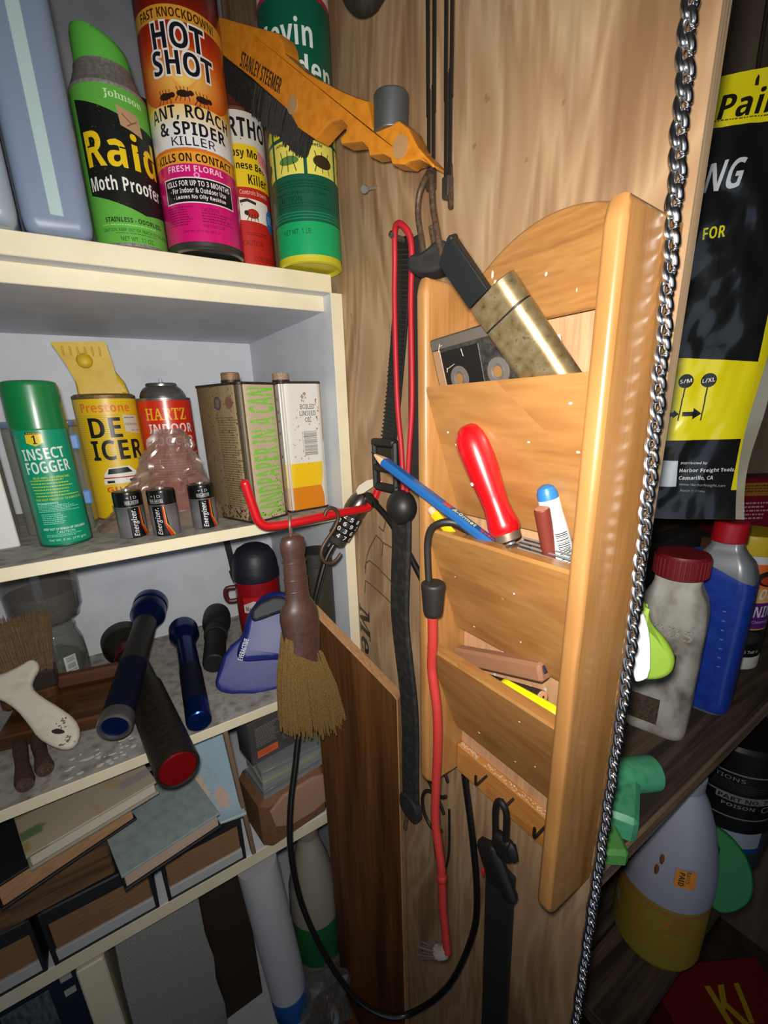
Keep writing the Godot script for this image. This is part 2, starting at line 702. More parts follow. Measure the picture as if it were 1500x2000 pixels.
func board_mat(img: Image, width: float, length: float, rough := 0.5) -> StandardMaterial3D:
	var m := mat(Color.WHITE, rough, 0.0, ImageTexture.create_from_image(img))
	m.uv1_scale = Vector3(1.0 / width, 1.0 / length, 1)
	return m

func _ready() -> void:
	rng.seed = 20
	var cam := Camera3D.new()
	cam.name = "camera"
	cam.projection = Camera3D.PROJECTION_FRUSTUM
	cam.near = 0.05
	cam.far = 20.0
	cam.size = 0.05 * 2000.0 / 863.96
	cam.frustum_offset = Vector2(15.48, 61.96) * 0.05 / 863.96
	cam.transform = Transform3D(Basis(Vector3(0.8341, -0.0362, 0.5504), Vector3(0.1901, 0.9556, -0.2253), Vector3(-0.5178, 0.2925, 0.8039)).orthonormalized(), EYE)
	add_child(cam)
	cam.current = true
	var we := WorldEnvironment.new()
	we.name = "environment"
	var env := Environment.new()
	env.background_mode = Environment.BG_COLOR
	env.background_color = rgb(168, 184, 206)
	env.background_energy_multiplier = 1.0
	env.tonemap_mode = Environment.TONE_MAPPER_LINEAR
	env.tonemap_exposure = 1.0
	env.sdfgi_enabled = true
	env.ssao_enabled = true
	env.ssil_enabled = true
	we.environment = env
	add_child(we)
	# the flash of the hand-held camera: a small lamp just above and to the left of its lens
	var flash := SpotLight3D.new()
	flash.name = "camera_flash"
	flash.transform = Transform3D(cam.transform.basis * Basis(Vector3.RIGHT, deg_to_rad(9.0)), EYE + cam.transform.basis.x * -0.007 + cam.transform.basis.y * 0.018)
	flash.light_color = rgb(255, 251, 244)
	flash.light_energy = 0.445
	flash.light_size = 0.01
	flash.spot_angle = 74.0
	flash.spot_angle_attenuation = 1.0
	flash.spot_range = 8.0
	flash.spot_attenuation = 2.0
	flash.shadow_enabled = true
	add_child(flash)

	var sf := SystemFont.new()
	sf.font_names = PackedStringArray(["Droid Sans"])
	sans = sf
	var sb := SystemFont.new()
	sb.font_names = PackedStringArray(["Droid Sans"])
	sb.font_weight = 700
	bold = sb
	var ss := SystemFont.new()
	ss.font_names = PackedStringArray(["Droid Serif"])
	ss.font_weight = 700
	serif = ss

	make_materials()
	build_room()
	build_bookcase()
	build_partition()
	build_rack()
	build_top_shelf()
	build_upper_shelf()
	build_torch_shelf()
	build_book_shelf()
	build_low_shelf()
	build_hanging()
	build_rack_contents()
	build_chain()
	build_bench()

func make_materials() -> void:
	M.cream = mottled([rgb(218, 206, 172), rgb(224, 213, 180), rgb(228, 217, 186), rgb(221, 209, 175)], 0.5, 0.02, 0.5, 3)
	M.greywhite = mottled([rgb(196, 200, 207), rgb(207, 211, 218), rgb(213, 216, 222), rgb(202, 205, 210)], 0.6, 0.02, 0.55, 4)
	M.dusty = mottled([rgb(112, 107, 100), rgb(150, 145, 138), rgb(172, 168, 161), rgb(134, 128, 120)], 0.22, 0.03, 0.85, 5)
	M.black = mat(rgb(22, 22, 23), 0.5)
	M.rubber = mottled([rgb(26, 25, 24), rgb(34, 33, 32), rgb(58, 55, 51)], 0.12, 0.03, 0.75, 6)
	M.steel = mat(rgb(176, 176, 176), 0.32, 0.65)
	M.rust = mottled([rgb(58, 44, 36), rgb(92, 70, 54), rgb(120, 104, 88)], 0.05, 0.04, 0.55, 8, Vector3.ONE, 4, 0.4)
	M.darkwire = mat(rgb(52, 47, 42), 0.4, 0.6)
	M.red = mat(rgb(196, 24, 30), 0.35)
	M.brownwood = board_mat(wood_image(256, 512, [rgb(66, 40, 20), rgb(88, 54, 27), rgb(104, 66, 34)], 0.02, 0.004, 12), 0.22, 1.35, 0.35)
	M.white = mat(rgb(214, 212, 206), 0.5)
	M.webrib = mat(rgb(40, 38, 36), 0.7)
	M.paper = mat(rgb(196, 188, 170), 0.8)

func slab(called: String, lo: Vector3, hi: Vector3, m: Material, bev := 0.001, parent: Node3D = null, grain := 1) -> MeshInstance3D:
	var b := MB.new()
	if parent == null:
		b.box((lo + hi) / 2, hi - lo, bev, grain)
		return structure(called, b, m)
	b.X = parent.transform.affine_inverse() if parent.get_parent() == self else Transform3D()
	b.box((lo + hi) / 2, hi - lo, bev, grain)
	return part(parent, called, b, m)

func build_room() -> void:
	var wallm := mottled([rgb(138, 126, 108), rgb(156, 144, 126), rgb(168, 156, 138)], 0.9, 0.02, 0.85, 31, Vector3(3, 0.4, 3))
	slab("floor", Vector3(-1.4, -0.1, -0.7), Vector3(1.7, 0.0, 1.8), mottled([rgb(58, 48, 38), rgb(78, 66, 52), rgb(92, 80, 64)], 0.7, 0.03, 0.85, 32))
	slab("ceiling", Vector3(-1.4, 2.4, -0.7), Vector3(1.7, 2.5, 1.8), mat(rgb(176, 166, 150), 0.8))
	slab("wall_back", Vector3(-1.4, 0.0, -0.7), Vector3(1.7, 2.4, -0.58), wallm)
	slab("wall_left", Vector3(-1.4, 0.0, -0.58), Vector3(-1.3, 2.4, 1.7), wallm)
	slab("wall_far_right", Vector3(0.96, 0.0, -0.58), Vector3(1.06, 2.4, 1.7), mottled([rgb(104, 88, 70), rgb(136, 118, 96), rgb(150, 132, 110)], 0.9, 0.02, 0.85, 33, Vector3(3, 0.4, 3)))
	# the wall behind the photographer has an added doorway, out of view, letting in fill light
	var wf := MB.new()
	for q in [[Vector3(-1.4, 0.0, 1.7), Vector3(-1.05, 2.4, 1.8)], [Vector3(-0.15, 0.0, 1.7), Vector3(1.7, 2.4, 1.8)], [Vector3(-1.05, 2.0, 1.7), Vector3(-0.15, 2.4, 1.8)]]:
		wf.box((q[0] + q[1]) / 2, q[1] - q[0], 0.001)
	structure("wall_front", wf, wallm)

func build_bookcase() -> void:
	var t := thing("bookcase", "tall cream-edged bookcase with grey painted shelves against the plywood wall", "bookcase", Vector3(-0.42, 0.0, -0.17))
	var zb := -0.345
	slab("back_panel", Vector3(-0.84, 0.05, zb - 0.01), Vector3(0.0, 1.599, zb), M.greywhite, 0.0005, t)
	slab("upper_back_panel", Vector3(-0.84, 1.62, zb - 0.01), Vector3(-0.002, 2.38, zb), mottled([rgb(140, 141, 148), rgb(156, 157, 164), rgb(164, 165, 171)], 0.6, 0.02, 0.6, 7), 0.0005, t)
	var sp := slab("side_panel", Vector3(-0.0172, 0.0, zb), Vector3(-0.0002, 1.599, -0.0012), M.greywhite, 0.0005, t)
	edge_band(sp, t, Vector3(-0.0175, 0.0, -0.0012), Vector3(-0.0002, 1.599, 0.0))
	var sl := slab("side_panel", Vector3(-0.84, 0.0, zb), Vector3(-0.823, 1.599, -0.0012), M.greywhite, 0.0005, t)
	edge_band(sl, t, Vector3(-0.84, 0.0, -0.0012), Vector3(-0.823, 1.599, 0.0))
	var tb := slab("top_board", Vector3(-0.85, 1.599, zb), Vector3(-0.0155, 1.62, -0.0012), M.greywhite, 0.0005, t)
	edge_band(tb, t, Vector3(-0.85, 1.599, -0.0012), Vector3(-0.0155, 1.62, 0.0))
	var mo := slab("soffit_board", Vector3(-0.823, 1.580, zb), Vector3(-0.0172, 1.599, -0.0232), M.greywhite, 0.0005, t)
	edge_band(mo, t, Vector3(-0.823, 1.580, -0.0232), Vector3(-0.0172, 1.599, -0.022))
	var crust := MB.new()
	crust.X = t.transform.affine_inverse()
	for k in 34:
		var cx := -0.40 + rng.randf_range(-0.03, 0.05)
		var cz := -0.03 + rng.randf_range(-0.022, 0.02)
		crust.ball(Vector3(cx, 1.0209, cz), Vector3(rng.randf_range(0.001, 0.006), 0.0007, rng.randf_range(0.001, 0.004)), 8)
	part(t, "paint_crust", crust, mat(rgb(196, 192, 184), 0.8), 60)
	for y in [[1.2896, 1.3044], [1.0054, 1.0209], [0.7341, 0.7578], [0.30, 0.32]]:
		var s := slab("shelf", Vector3(-0.823, y[0], zb), Vector3(-0.0172, y[1], -0.0012), M.dusty if y[1] > 0.9 else M.greywhite, 0.0005, t)
		edge_band(s, t, Vector3(-0.823, y[0], -0.0012), Vector3(-0.0172, y[1], 0.0))

func edge_band(on: Node3D, t: Node3D, lo: Vector3, hi: Vector3) -> void:
	var b := MB.new()
	b.X = t.transform.affine_inverse()
	b.box((lo + hi) / 2, hi - lo, 0.0006)
	part(on, "edge_band", b, M.cream)

func build_partition() -> void:
	# veneer: 0.82 m along z from -0.38, 1.75 m of height from 0.25, printed with the pencil and marker lines that are on it
	var W := 820
	var H := 1750
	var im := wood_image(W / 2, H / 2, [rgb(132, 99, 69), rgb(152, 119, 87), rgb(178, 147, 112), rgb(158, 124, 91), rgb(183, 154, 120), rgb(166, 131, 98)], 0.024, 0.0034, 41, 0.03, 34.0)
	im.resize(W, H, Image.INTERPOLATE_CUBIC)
	var cv := CV.new(4, 4, Color.WHITE)
	cv.im = im
	cv.w = W
	cv.h = H
	var px := func(a: Array) -> Array:
		var r := []
		for i in range(0, a.size(), 2):
			r.append((a[i] + 0.38) * 1000.0)
			r.append((2.0 - a[i + 1]) * 1000.0)
		return r
	var pencil := rgb(96, 72, 52)
	cv.line(px.call([0.099, 1.337, 0.090, 1.306, 0.081, 1.284, 0.070, 1.288]), 2.2, pencil)
	cv.line(px.call([0.105, 1.264, 0.079, 1.267, 0.062, 1.274, 0.046, 1.255, 0.034, 1.236, 0.026, 1.213]), 2.2, pencil)
	cv.line(px.call([0.079, 1.267, 0.075, 1.247]), 2.2, pencil)
	cv.line(px.call([0.026, 1.205, 0.030, 1.222, 0.039, 1.229, 0.059, 1.226, 0.099, 1.212, 0.120, 1.204]), 2.2, pencil)
	cv.line(px.call([0.022, 1.170, 0.026, 1.192, 0.038, 1.191, 0.075, 1.184, 0.120, 1.172]), 2.2, pencil)
	var ink := rgb(44, 34, 30)
	cv.text("Merr", serif, 325, 915, 146, 30, ink, 90, 0.25)
	for k in [[0.255, 1.69, 4, 16], [0.24, 1.665, 3, 12], [0.33, 1.655, 5, 4], [0.02, 1.57, 7, 5], [0.30, 1.63, 2, 9]]:
		var q: Array = px.call([k[0], k[1]])
		cv.blots(2, rgb(150, 112, 76), 1.0, 2.6, q[0] - 2, q[1] - k[3] * 0.5, 4, k[3])
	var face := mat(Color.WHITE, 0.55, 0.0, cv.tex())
	var edge := board_mat(wood_image(48, 512, [rgb(122, 100, 76), rgb(176, 148, 112), rgb(140, 115, 88), rgb(188, 160, 122)], 0.16, 0.003, 44, 0.08, 1.0), 0.0125, 1.0, 0.8)
	var b := MB.new()
	b.box(Vector3(0.0064, 1.175, 0.0025), Vector3(0.0116, 2.35, 0.845), 0.0004)
	var core := structure("wall_right", b, edge)
	core.set_meta("label", "upright plywood partition with streaky grain and worn layered edge")
	var f := MB.new()
	var z0 := -0.42
	var z1 := 0.4245
	var a := f.v(Vector3(0, 0, z0), Vector2((z0 + 0.38) / 0.82, 2.0 / 1.75))
	var c := f.v(Vector3(0, 0, z1), Vector2((z1 + 0.38) / 0.82, 2.0 / 1.75))
	var d := f.v(Vector3(0, 2.35, z1), Vector2((z1 + 0.38) / 0.82, -0.35 / 1.75))
	var e := f.v(Vector3(0, 2.35, z0), Vector2((z0 + 0.38) / 0.82, -0.35 / 1.75))
	f.quad(a, c, d, e)
	var g := f.v(Vector3(0.0006, 0, z1 + 0.0005), Vector2((z1 + 0.38) / 0.82, 2.0 / 1.75))
	var h := f.v(Vector3(0.0006, 2.35, z1 + 0.0005), Vector2((z1 + 0.38) / 0.82, -0.35 / 1.75))
	f.quad(c, g, h, d)
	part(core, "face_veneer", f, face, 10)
	# the screw driven part way in
	var s := thing("loose_screw", "small bright screw sticking out of the plywood below the orange brush", "screw", Vector3(0.0, 1.6906, 0.0894))
	var sh := world(s)
	sh.tube(path3([0.004, 1.689, 0.0895, -0.022, 1.678, 0.1]), 0.0016, 8)
	part(s, "shank", sh, M.steel)
	var hd := world(s)
	hd.tube(path3([-0.021, 1.6785, 0.0995, -0.0245, 1.677, 0.101]), 0.0038, 10)
	part(s, "head", hd, M.steel)

# ---------------------------------------------------------------- the letter rack on the plywood
func build_rack() -> void:
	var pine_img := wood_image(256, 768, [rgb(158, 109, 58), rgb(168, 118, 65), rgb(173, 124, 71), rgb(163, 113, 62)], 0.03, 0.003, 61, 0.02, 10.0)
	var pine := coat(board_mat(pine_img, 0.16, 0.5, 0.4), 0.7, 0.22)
	var pale := board_mat(wood_image(192, 384, [rgb(188, 140, 102), rgb(202, 156, 116), rgb(194, 147, 108)], 0.05, 0.005, 63, 0.04, 8.0), 0.2, 0.4, 0.6)
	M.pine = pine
	var t := thing("letter_rack", "varnished pine letter rack with three slanted pockets fixed to the plywood", "wall rack", Vector3(0, 1.009, 0.33))
	for zz in [[0.236, 0.25, -0.062], [0.41, 0.4238, -0.068]]:
		var p := PackedVector2Array()
		var f: float = zz[2]
		p.append(Vector2(-0.0008, 1.010))
		for k in 7:
			var a := -PI / 2 - k * PI / 12
			p.append(Vector2(f + 0.014 + cos(a) * 0.014, 1.024 + sin(a) * 0.014))
		for k in 4:
			var a := PI - k * PI / 16
			p.append(Vector2(f + 0.024 + cos(a) * 0.024, 1.543 + sin(a) * 0.024))
		p.append(Vector2(-0.0008, 1.552))
		var b := world(t)
		b.prism(p, zz[0], zz[1], 0.004)
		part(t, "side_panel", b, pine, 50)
	var turn := Transform3D(Basis(Vector3(0, 0, 1), Vector3(0, 1, 0), Vector3(-1, 0, 0)), Vector3.ZERO)
	var arch := PackedVector2Array([Vector2(0.25, 1.5125), Vector2(0.41, 1.5125)])
	for k in 17:
		var z := 0.41 - 0.16 * k / 16.0
		arch.append(Vector2(z, 1.5835 - pow((z - 0.338) / 0.088, 2.0) * 0.036))
	var ab := world(t)
	ab.X = ab.X * turn
	ab.prism(arch, 0.001, 0.012, 0.0025)
	part(t, "arched_top_board", ab, coat(board_mat(wood_image(192, 256, [rgb(152, 104, 54), rgb(170, 121, 66), rgb(161, 111, 59)], 0.004, 0.045, 66, 0.03, 40.0), 0.2, 0.16, 0.4), 0.6, 0.2), 50)
	slab("back_panel", Vector3(-0.006, 1.05, 0.25), Vector3(-0.0008, 1.512, 0.41), pale, 0.0004, t)
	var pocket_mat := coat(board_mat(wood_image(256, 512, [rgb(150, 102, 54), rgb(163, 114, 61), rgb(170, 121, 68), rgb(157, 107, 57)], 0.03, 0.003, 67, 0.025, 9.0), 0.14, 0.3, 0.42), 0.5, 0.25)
	for y in [1.4670, 1.3355, 1.2035]:
		var b := world(t)
		b.prism(PackedVector2Array([Vector2(-0.0614, y), Vector2(-0.0495, y), Vector2(-0.0070, y - 0.121), Vector2(-0.0155, y - 0.125), Vector2(-0.0180, y - 0.1235), Vector2(-0.0625, y - 0.003)]), 0.2502, 0.4098, 0.0012)
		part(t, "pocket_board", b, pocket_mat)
	slab("hook_bar", Vector3(-0.014, 1.0095, 0.25), Vector3(-0.0008, 1.0495, 0.41), coat(board_mat(wood_image(128, 384, [rgb(176, 113, 52), rgb(195, 134, 68), rgb(186, 122, 60)], 0.05, 0.005, 68), 0.1, 0.3, 0.42), 0.5, 0.25), 0.0015, t, 2)
	for z in [0.300, 0.3385, 0.379]:
		var b := world(t)
		b.tube(path3([-0.010, 1.040, z, -0.020, 1.0385, z, -0.029, 1.037, z, -0.032, 1.0385, z, -0.0325, 1.042, z, -0.0325, 1.050, z], 3), 0.0015, 8)
		part(t, "cup_hook", b, M.darkwire)
	# flecks of white paint on the boards and dust lying along the hook bar
	var b := world(t)
	for k in 30:
		var z := rng.randf_range(0.258, 0.402)
		var y: float = [1.16, 1.185, 1.175, 1.19, 1.165, 1.54][k % 6] + rng.randf_range(-0.016, 0.016)
		b.ball(Vector3(-0.0064 if y < 1.5 else -0.0124, y, z), Vector3(0.0004, rng.randf_range(0.0008, 0.0046), rng.randf_range(0.0005, 0.0018)), 6)
	for yt in [1.4670, 1.3355, 1.2035]:
		for k in 4:
			var f := rng.randf_range(0.08, 0.9)
			b.ball(Vector3(-0.0625 + 0.0445 * f, yt - 0.003 - 0.1205 * f, rng.randf_range(0.26, 0.40)), Vector3(0.0006, rng.randf_range(0.0003, 0.0012), rng.randf_range(0.0005, 0.0022)), 6)
	part(t, "paint_flecks", b, mat(rgb(206, 200, 190), 0.6), 60).set_meta("kind", "stuff")
	b = world(t)
	for k in 170:
		b.ball(Vector3(rng.randf_range(-0.0135, -0.007), 1.0497, rng.randf_range(0.252, 0.408)), Vector3(rng.randf_range(0.0003, 0.0009), 0.0004, rng.randf_range(0.0004, 0.0016)), 6)
	part(t, "dust_grains", b, mat(rgb(200, 190, 176), 0.8), 60).set_meta("kind", "stuff")

# ---------------------------------------------------------------- cans
# a drawn can: body with rims, printed sleeve, all in metres; sleeve from s0 to s1
func can(t: Node3D, r: float, h: float, sleeve: Material, s0: float, s1: float, metal: Material, shoulder: Array) -> void:
	var b := MB.new()
	var prof := [Vector2(0.001, 0.004), Vector2(r * 0.86, 0.004), Vector2(r * 0.93, 0.0), Vector2(r * 1.005, 0.0012), Vector2(r * 1.005, 0.003), Vector2(r * 0.99, 0.005), Vector2(r * 0.99, h - 0.004), Vector2(r * 1.005, h - 0.003), Vector2(r * 1.005, h - 0.0005), Vector2(r * 0.985, h)]
	for q in shoulder:
		prof.append(Vector2(q[0], q[1]))
	b.lathe(prof, 40)
	part(t, "body", b, metal, 35)
	var s := MB.new()
	s.lathe([Vector2(r, s0), Vector2(r, s1)], 48)
	part(t, "label", s, sleeve)

func lathed(parent: Node3D, called: String, prof: Array, m: Material, seg := 32, crease := 35.0, at := Vector3.ZERO, squash := 1.0) -> MeshInstance3D:
	var b := MB.new()
	b.X = Transform3D(Basis(), at)
	var p := []
	for i in range(0, prof.size(), 2):
		p.append(Vector2(prof[i], prof[i + 1]))
	b.lathe(p, seg, squash)
	return part(parent, called, b, m, crease)

func build_top_shelf() -> void:
	var Y := 1.62
	# two slab-sided plastic jugs
	for j in [[Vector3(-0.3105, Y, -0.037), 0.0575, rgb(122, 136, 160), "tall blue-grey plastic jug with a pale sight stripe beside the green can"], [Vector3(-0.3755, Y, -0.028), 0.068, rgb(146, 160, 172), "pale grey-blue plastic jug at the left end of the top shelf"]]:
		var t := thing("plastic_jug", j[1 + 2], "jug", j[0], 0.0, "plastic jugs on the top shelf")
		var b := MB.new()
		var rows := []
		var sec := rounded_rect(j[1], 0.09, 0.012, 5)
		var lev := [[0.0, 0.84], [0.004, 0.95], [0.012, 1.0], [0.15, 1.0], [0.24, 0.97], [0.265, 0.85], [0.28, 0.6], [0.288, 0.34]]
		for i in sec.size() + 1:
			var row := PackedVector3Array()
			var q: Vector2 = sec[i % sec.size()]
			row.append(Vector3(0, 0, 0))
			for l in lev:
				row.append(Vector3(q.x * l[1], l[0], -q.y * l[1]))
			rows.append(row)
		b.grid(rows)
		part(t, "body", b, mat(j[2], 0.42), 50)
		var st := MB.new()
		st.box(Vector3(0.0, 0.135, 0.0452), Vector3(0.011, 0.24, 0.0012), 0.0005)
		part(t, "sight_stripe", st, mat(j[2].lerp(rgb(190, 214, 206), 0.75), 0.35))
		lathed(t, "screw_cap", [0.0, 0.284, 0.017, 0.284, 0.0175, 0.287, 0.0175, 0.304, 0.016, 0.306, 0.0, 0.306], mat(rgb(60, 70, 90), 0.4))
	raid_can(Y)
	hot_can(Y)
	var bk := thing("dark_spray_can", "black-capped spray can half hidden behind the two front insect sprays", "spray can", Vector3(-0.2, Y, -0.13))
	lathed(bk, "body", [0.001, 0.0, 0.028, 0.0, 0.0285, 0.002, 0.0285, 0.14, 0.024, 0.146], mat(rgb(70, 62, 58), 0.4, 0.4))
	lathed(bk, "cap", [0.0235, 0.142, 0.0235, 0.185, 0.022, 0.19, 0.0, 0.19], mat(rgb(24, 24, 26), 0.5))
	ortho_can(Y)
	sevin_can(Y)

func raid_can(Y: float) -> void:
	var g := rgb(92, 166, 64)
	var cv := CV.new(1024, 700, g)
	var x0 := 512.0
	cv.pl([x0 - 190, 60, x0 + 60, 140, x0 + 260, 140, x0 + 260, 520, x0 + 60, 555, x0 - 190, 470], rgb(22, 24, 22))
	cv.text("Johnson", serif, x0 - 40, 26, 170, 40, rgb(196, 226, 176))
	cv.text("Raid", bold, x0 - 170, 190, 350, 165, rgb(226, 190, 26))
	for k in 5:
		cv.rect(x0 - 158 + k * 74, 262, 40, 7, rgb(22, 24, 22))
	cv.text("Moth Proofer", bold, x0 - 178, 392, 350, 66, rgb(226, 226, 216))
	cv.text("STAINLESS - ODORLESS", bold, x0 - 130, 578, 270, 22, rgb(24, 44, 20))
	cv.fine(x0 - 150, 610, 300, 12, 1, rgb(150, 214, 120))
	cv.text("CAUTION: KEEP OUT OF REACH OF CHILDREN", sans, x0 - 150, 628, 330, 16, rgb(30, 60, 26))
	cv.fine(x0 - 90, 650, 220, 8, 1, rgb(40, 80, 34))
	cv.text("NET WT. 11 OZ.", sans, x0 - 70, 668, 150, 20, rgb(30, 60, 26))
	cv.pl([x0 + 2, 84, x0 + 100, 104, x0 + 108, 192, x0 + 10, 168], rgb(176, 140, 106))
	cv.line([x0 + 24, 118, x0 + 60, 146, x0 + 86, 128, x0 + 60, 146, x0 + 40, 162], 5, rgb(120, 86, 62))
	cv.blots(260, rgb(60, 140, 44), 1, 3)
	var at := Vector3(-0.2425, Y, -0.035)
	var t := thing("moth_spray_can", "green aerosol can with slanted green cap and yellow lettering on black", "spray can", at, facing(at, 8))
	can(t, 0.0352, 0.139, printed(cv, 0.35), 0.003, 0.137, mottled([rgb(110, 104, 98), rgb(150, 144, 138), rgb(176, 172, 166)], 0.05, 0.04, 0.45, 72, Vector3.ONE, 4, 0.5), [[0.0335, 0.142], [0.031, 0.147], [0.0275, 0.156], [0.0270, 0.160]])
	var b := MB.new()
	var prof := [Vector2(0.0245, 0.154), Vector2(0.0258, 0.156), Vector2(0.0252, 0.176), Vector2(0.0240, 0.181), Vector2(0.019, 0.184), Vector2(0.0, 0.185)]
	b.lathe(prof, 36)
	for i in b.P.size():
		var p := b.P[i]
		if p.y > 0.17:
			p.y += -p.x * 0.36 + 0.001
			b.P[i] = p
	part(t, "slanted_cap", b, mat(rgb(86, 172, 62), 0.45), 50)

func hot_can(Y: float) -> void:
	var W := 1280
	var H := 1120
	var cv := CV.new(W, H, rgb(226, 120, 30))
	cv.bands(0, 0, W, 590, [rgb(60, 12, 8), rgb(64, 12, 8), rgb(120, 26, 12), rgb(176, 44, 14), rgb(226, 120, 30), rgb(238, 178, 60)])
	var x0 := W * 0.5
	for k in 60:
		var f := k / 59.0
		cv.oval(x0, 500, 260 * (1.0 - f), 120 * (1.0 - f), rgb(206, 84, 20).lerp(rgb(250, 214, 110), f))
	cv.bands(0, 590, W, 160, [rgb(240, 200, 120), rgb(234, 228, 220), rgb(230, 230, 232)])
	cv.rect(0, 250, W, 52, rgb(214, 152, 48))
	cv.text("FAST KNOCKDOWN!", bold, x0 - 190, 260, 380, 32, rgb(70, 34, 10))
	for e in [[7, rgb(234, 232, 228)], [0, rgb(26, 24, 30)]]:
		var o: float = e[0]
		for s in [["HOT", x0 - 128, 306, 250, 88], ["SHOT", x0 - 145, 402, 300, 84]]:
			for d in ([[-1, 0], [1, 0], [0, -1], [0, 1], [-1, -1], [1, 1], [1, -1], [-1, 1]] if o > 0 else [[0, 0]]):
				cv.text(s[0], bold, s[1] + d[0] * o, s[2] + d[1] * o, s[3], s[4], e[1])
	cv.pl([x0 - 60, 494, x0, 540, x0 + 66, 490, x0 + 46, 524, x0, 562, x0 - 40, 530], rgb(238, 160, 70))
	for k in 3:
		var bx := x0 - 100 + k * 90
		var by := 562.0 - (k % 2) * 10
		cv.oval(bx, by, 32, 13, rgb(50, 30, 20))
		cv.oval(bx + 36, by - 4, 14, 10, rgb(50, 30, 20))
		for l in 4:
			cv.line([bx - 20 + l * 14, by, bx - 34 + l * 20, by + 18, bx - 40 + l * 22, by + 26], 3, rgb(40, 24, 18))
			cv.line([bx - 20 + l * 14, by, bx - 30 + l * 18, by - 24], 3, rgb(40, 24, 18))
	cv.text("ANT, ROACH", bold, x0 - 205, 590, 430, 56, rgb(24, 26, 34), 0, 0, 8)
	cv.text("& SPIDER", bold, x0 - 160, 652, 350, 50, rgb(24, 26, 34))
	cv.text("KILLER", sans, x0 - 100, 708, 220, 32, rgb(24, 26, 44))
	cv.fine(x0 - 150, 748, 300, 8, 1, rgb(150, 150, 160))
	cv.rect(0, 762, W, 48, rgb(232, 160, 52))
	cv.text("KILLS ON CONTACT", bold, x0 - 205, 770, 420, 32, rgb(36, 24, 16))
	cv.rect(0, 810, W, 310, rgb(206, 22, 110))
	cv.text("FRESH FLORAL", bold, x0 - 145, 816, 290, 24, rgb(244, 200, 222))
	cv.oval(x0 + 4, 853, 15, 11, rgb(240, 160, 200))
	cv.oval(x0 + 4, 853, 8, 6, rgb(206, 22, 110))
	for p in [[rgb(232, 226, 226), 5], [rgb(26, 22, 24), 0]]:
		var o: float = p[1]
		cv.pl([x0 - 180 - o, 866 - o, x0 + 190 + o, 866 - o, x0 + 192 + o, 958 + o, x0 - 180 - o, 958 + o], p[0])
	cv.text("KILLS FOR UP TO 3 MONTHS", bold, x0 - 168, 874, 345, 22, rgb(236, 230, 230))
	cv.text("- For Indoor & Outdoor Use", bold, x0 - 150, 902, 300, 21, rgb(236, 230, 230))
	cv.text("- Leaves No Oily Residue", bold, x0 - 135, 930, 280, 21, rgb(236, 230, 230))
	cv.fine(x0 - 190, 976, 160, 80, 8, rgb(120, 14, 66))
	cv.text("CAUTION", sans, x0 + 6, 980, 90, 15, rgb(110, 10, 60))
	cv.fine(x0 + 4, 1000, 180, 46, 4, rgb(120, 14, 66))
	cv.text("PRECAUCION", sans, x0 + 6, 1048, 110, 13, rgb(110, 10, 60))
	cv.text("Net Wt. 17.5 oz (496 g)", sans, x0 - 100, 1072, 190, 12, rgb(110, 10, 60))
	var at := Vector3(-0.168, Y, -0.016)
	var t := thing("roach_spray_can", "large pink, white and orange aerosol can for ants, roaches and spiders", "spray can", at, facing(at, -2))
	can(t, 0.0412, 0.262, coat(printed(cv, 0.3, 0.15), 0.5, 0.2), 0.008, 0.258, mat(rgb(96, 92, 88), 0.35, 0.8), [[0.036, 0.268], [0.03, 0.275]])
	lathed(t, "cap", [0.037, 0.262, 0.038, 0.264, 0.038, 0.300, 0.035, 0.304, 0.0, 0.304], mat(rgb(28, 26, 28), 0.4))

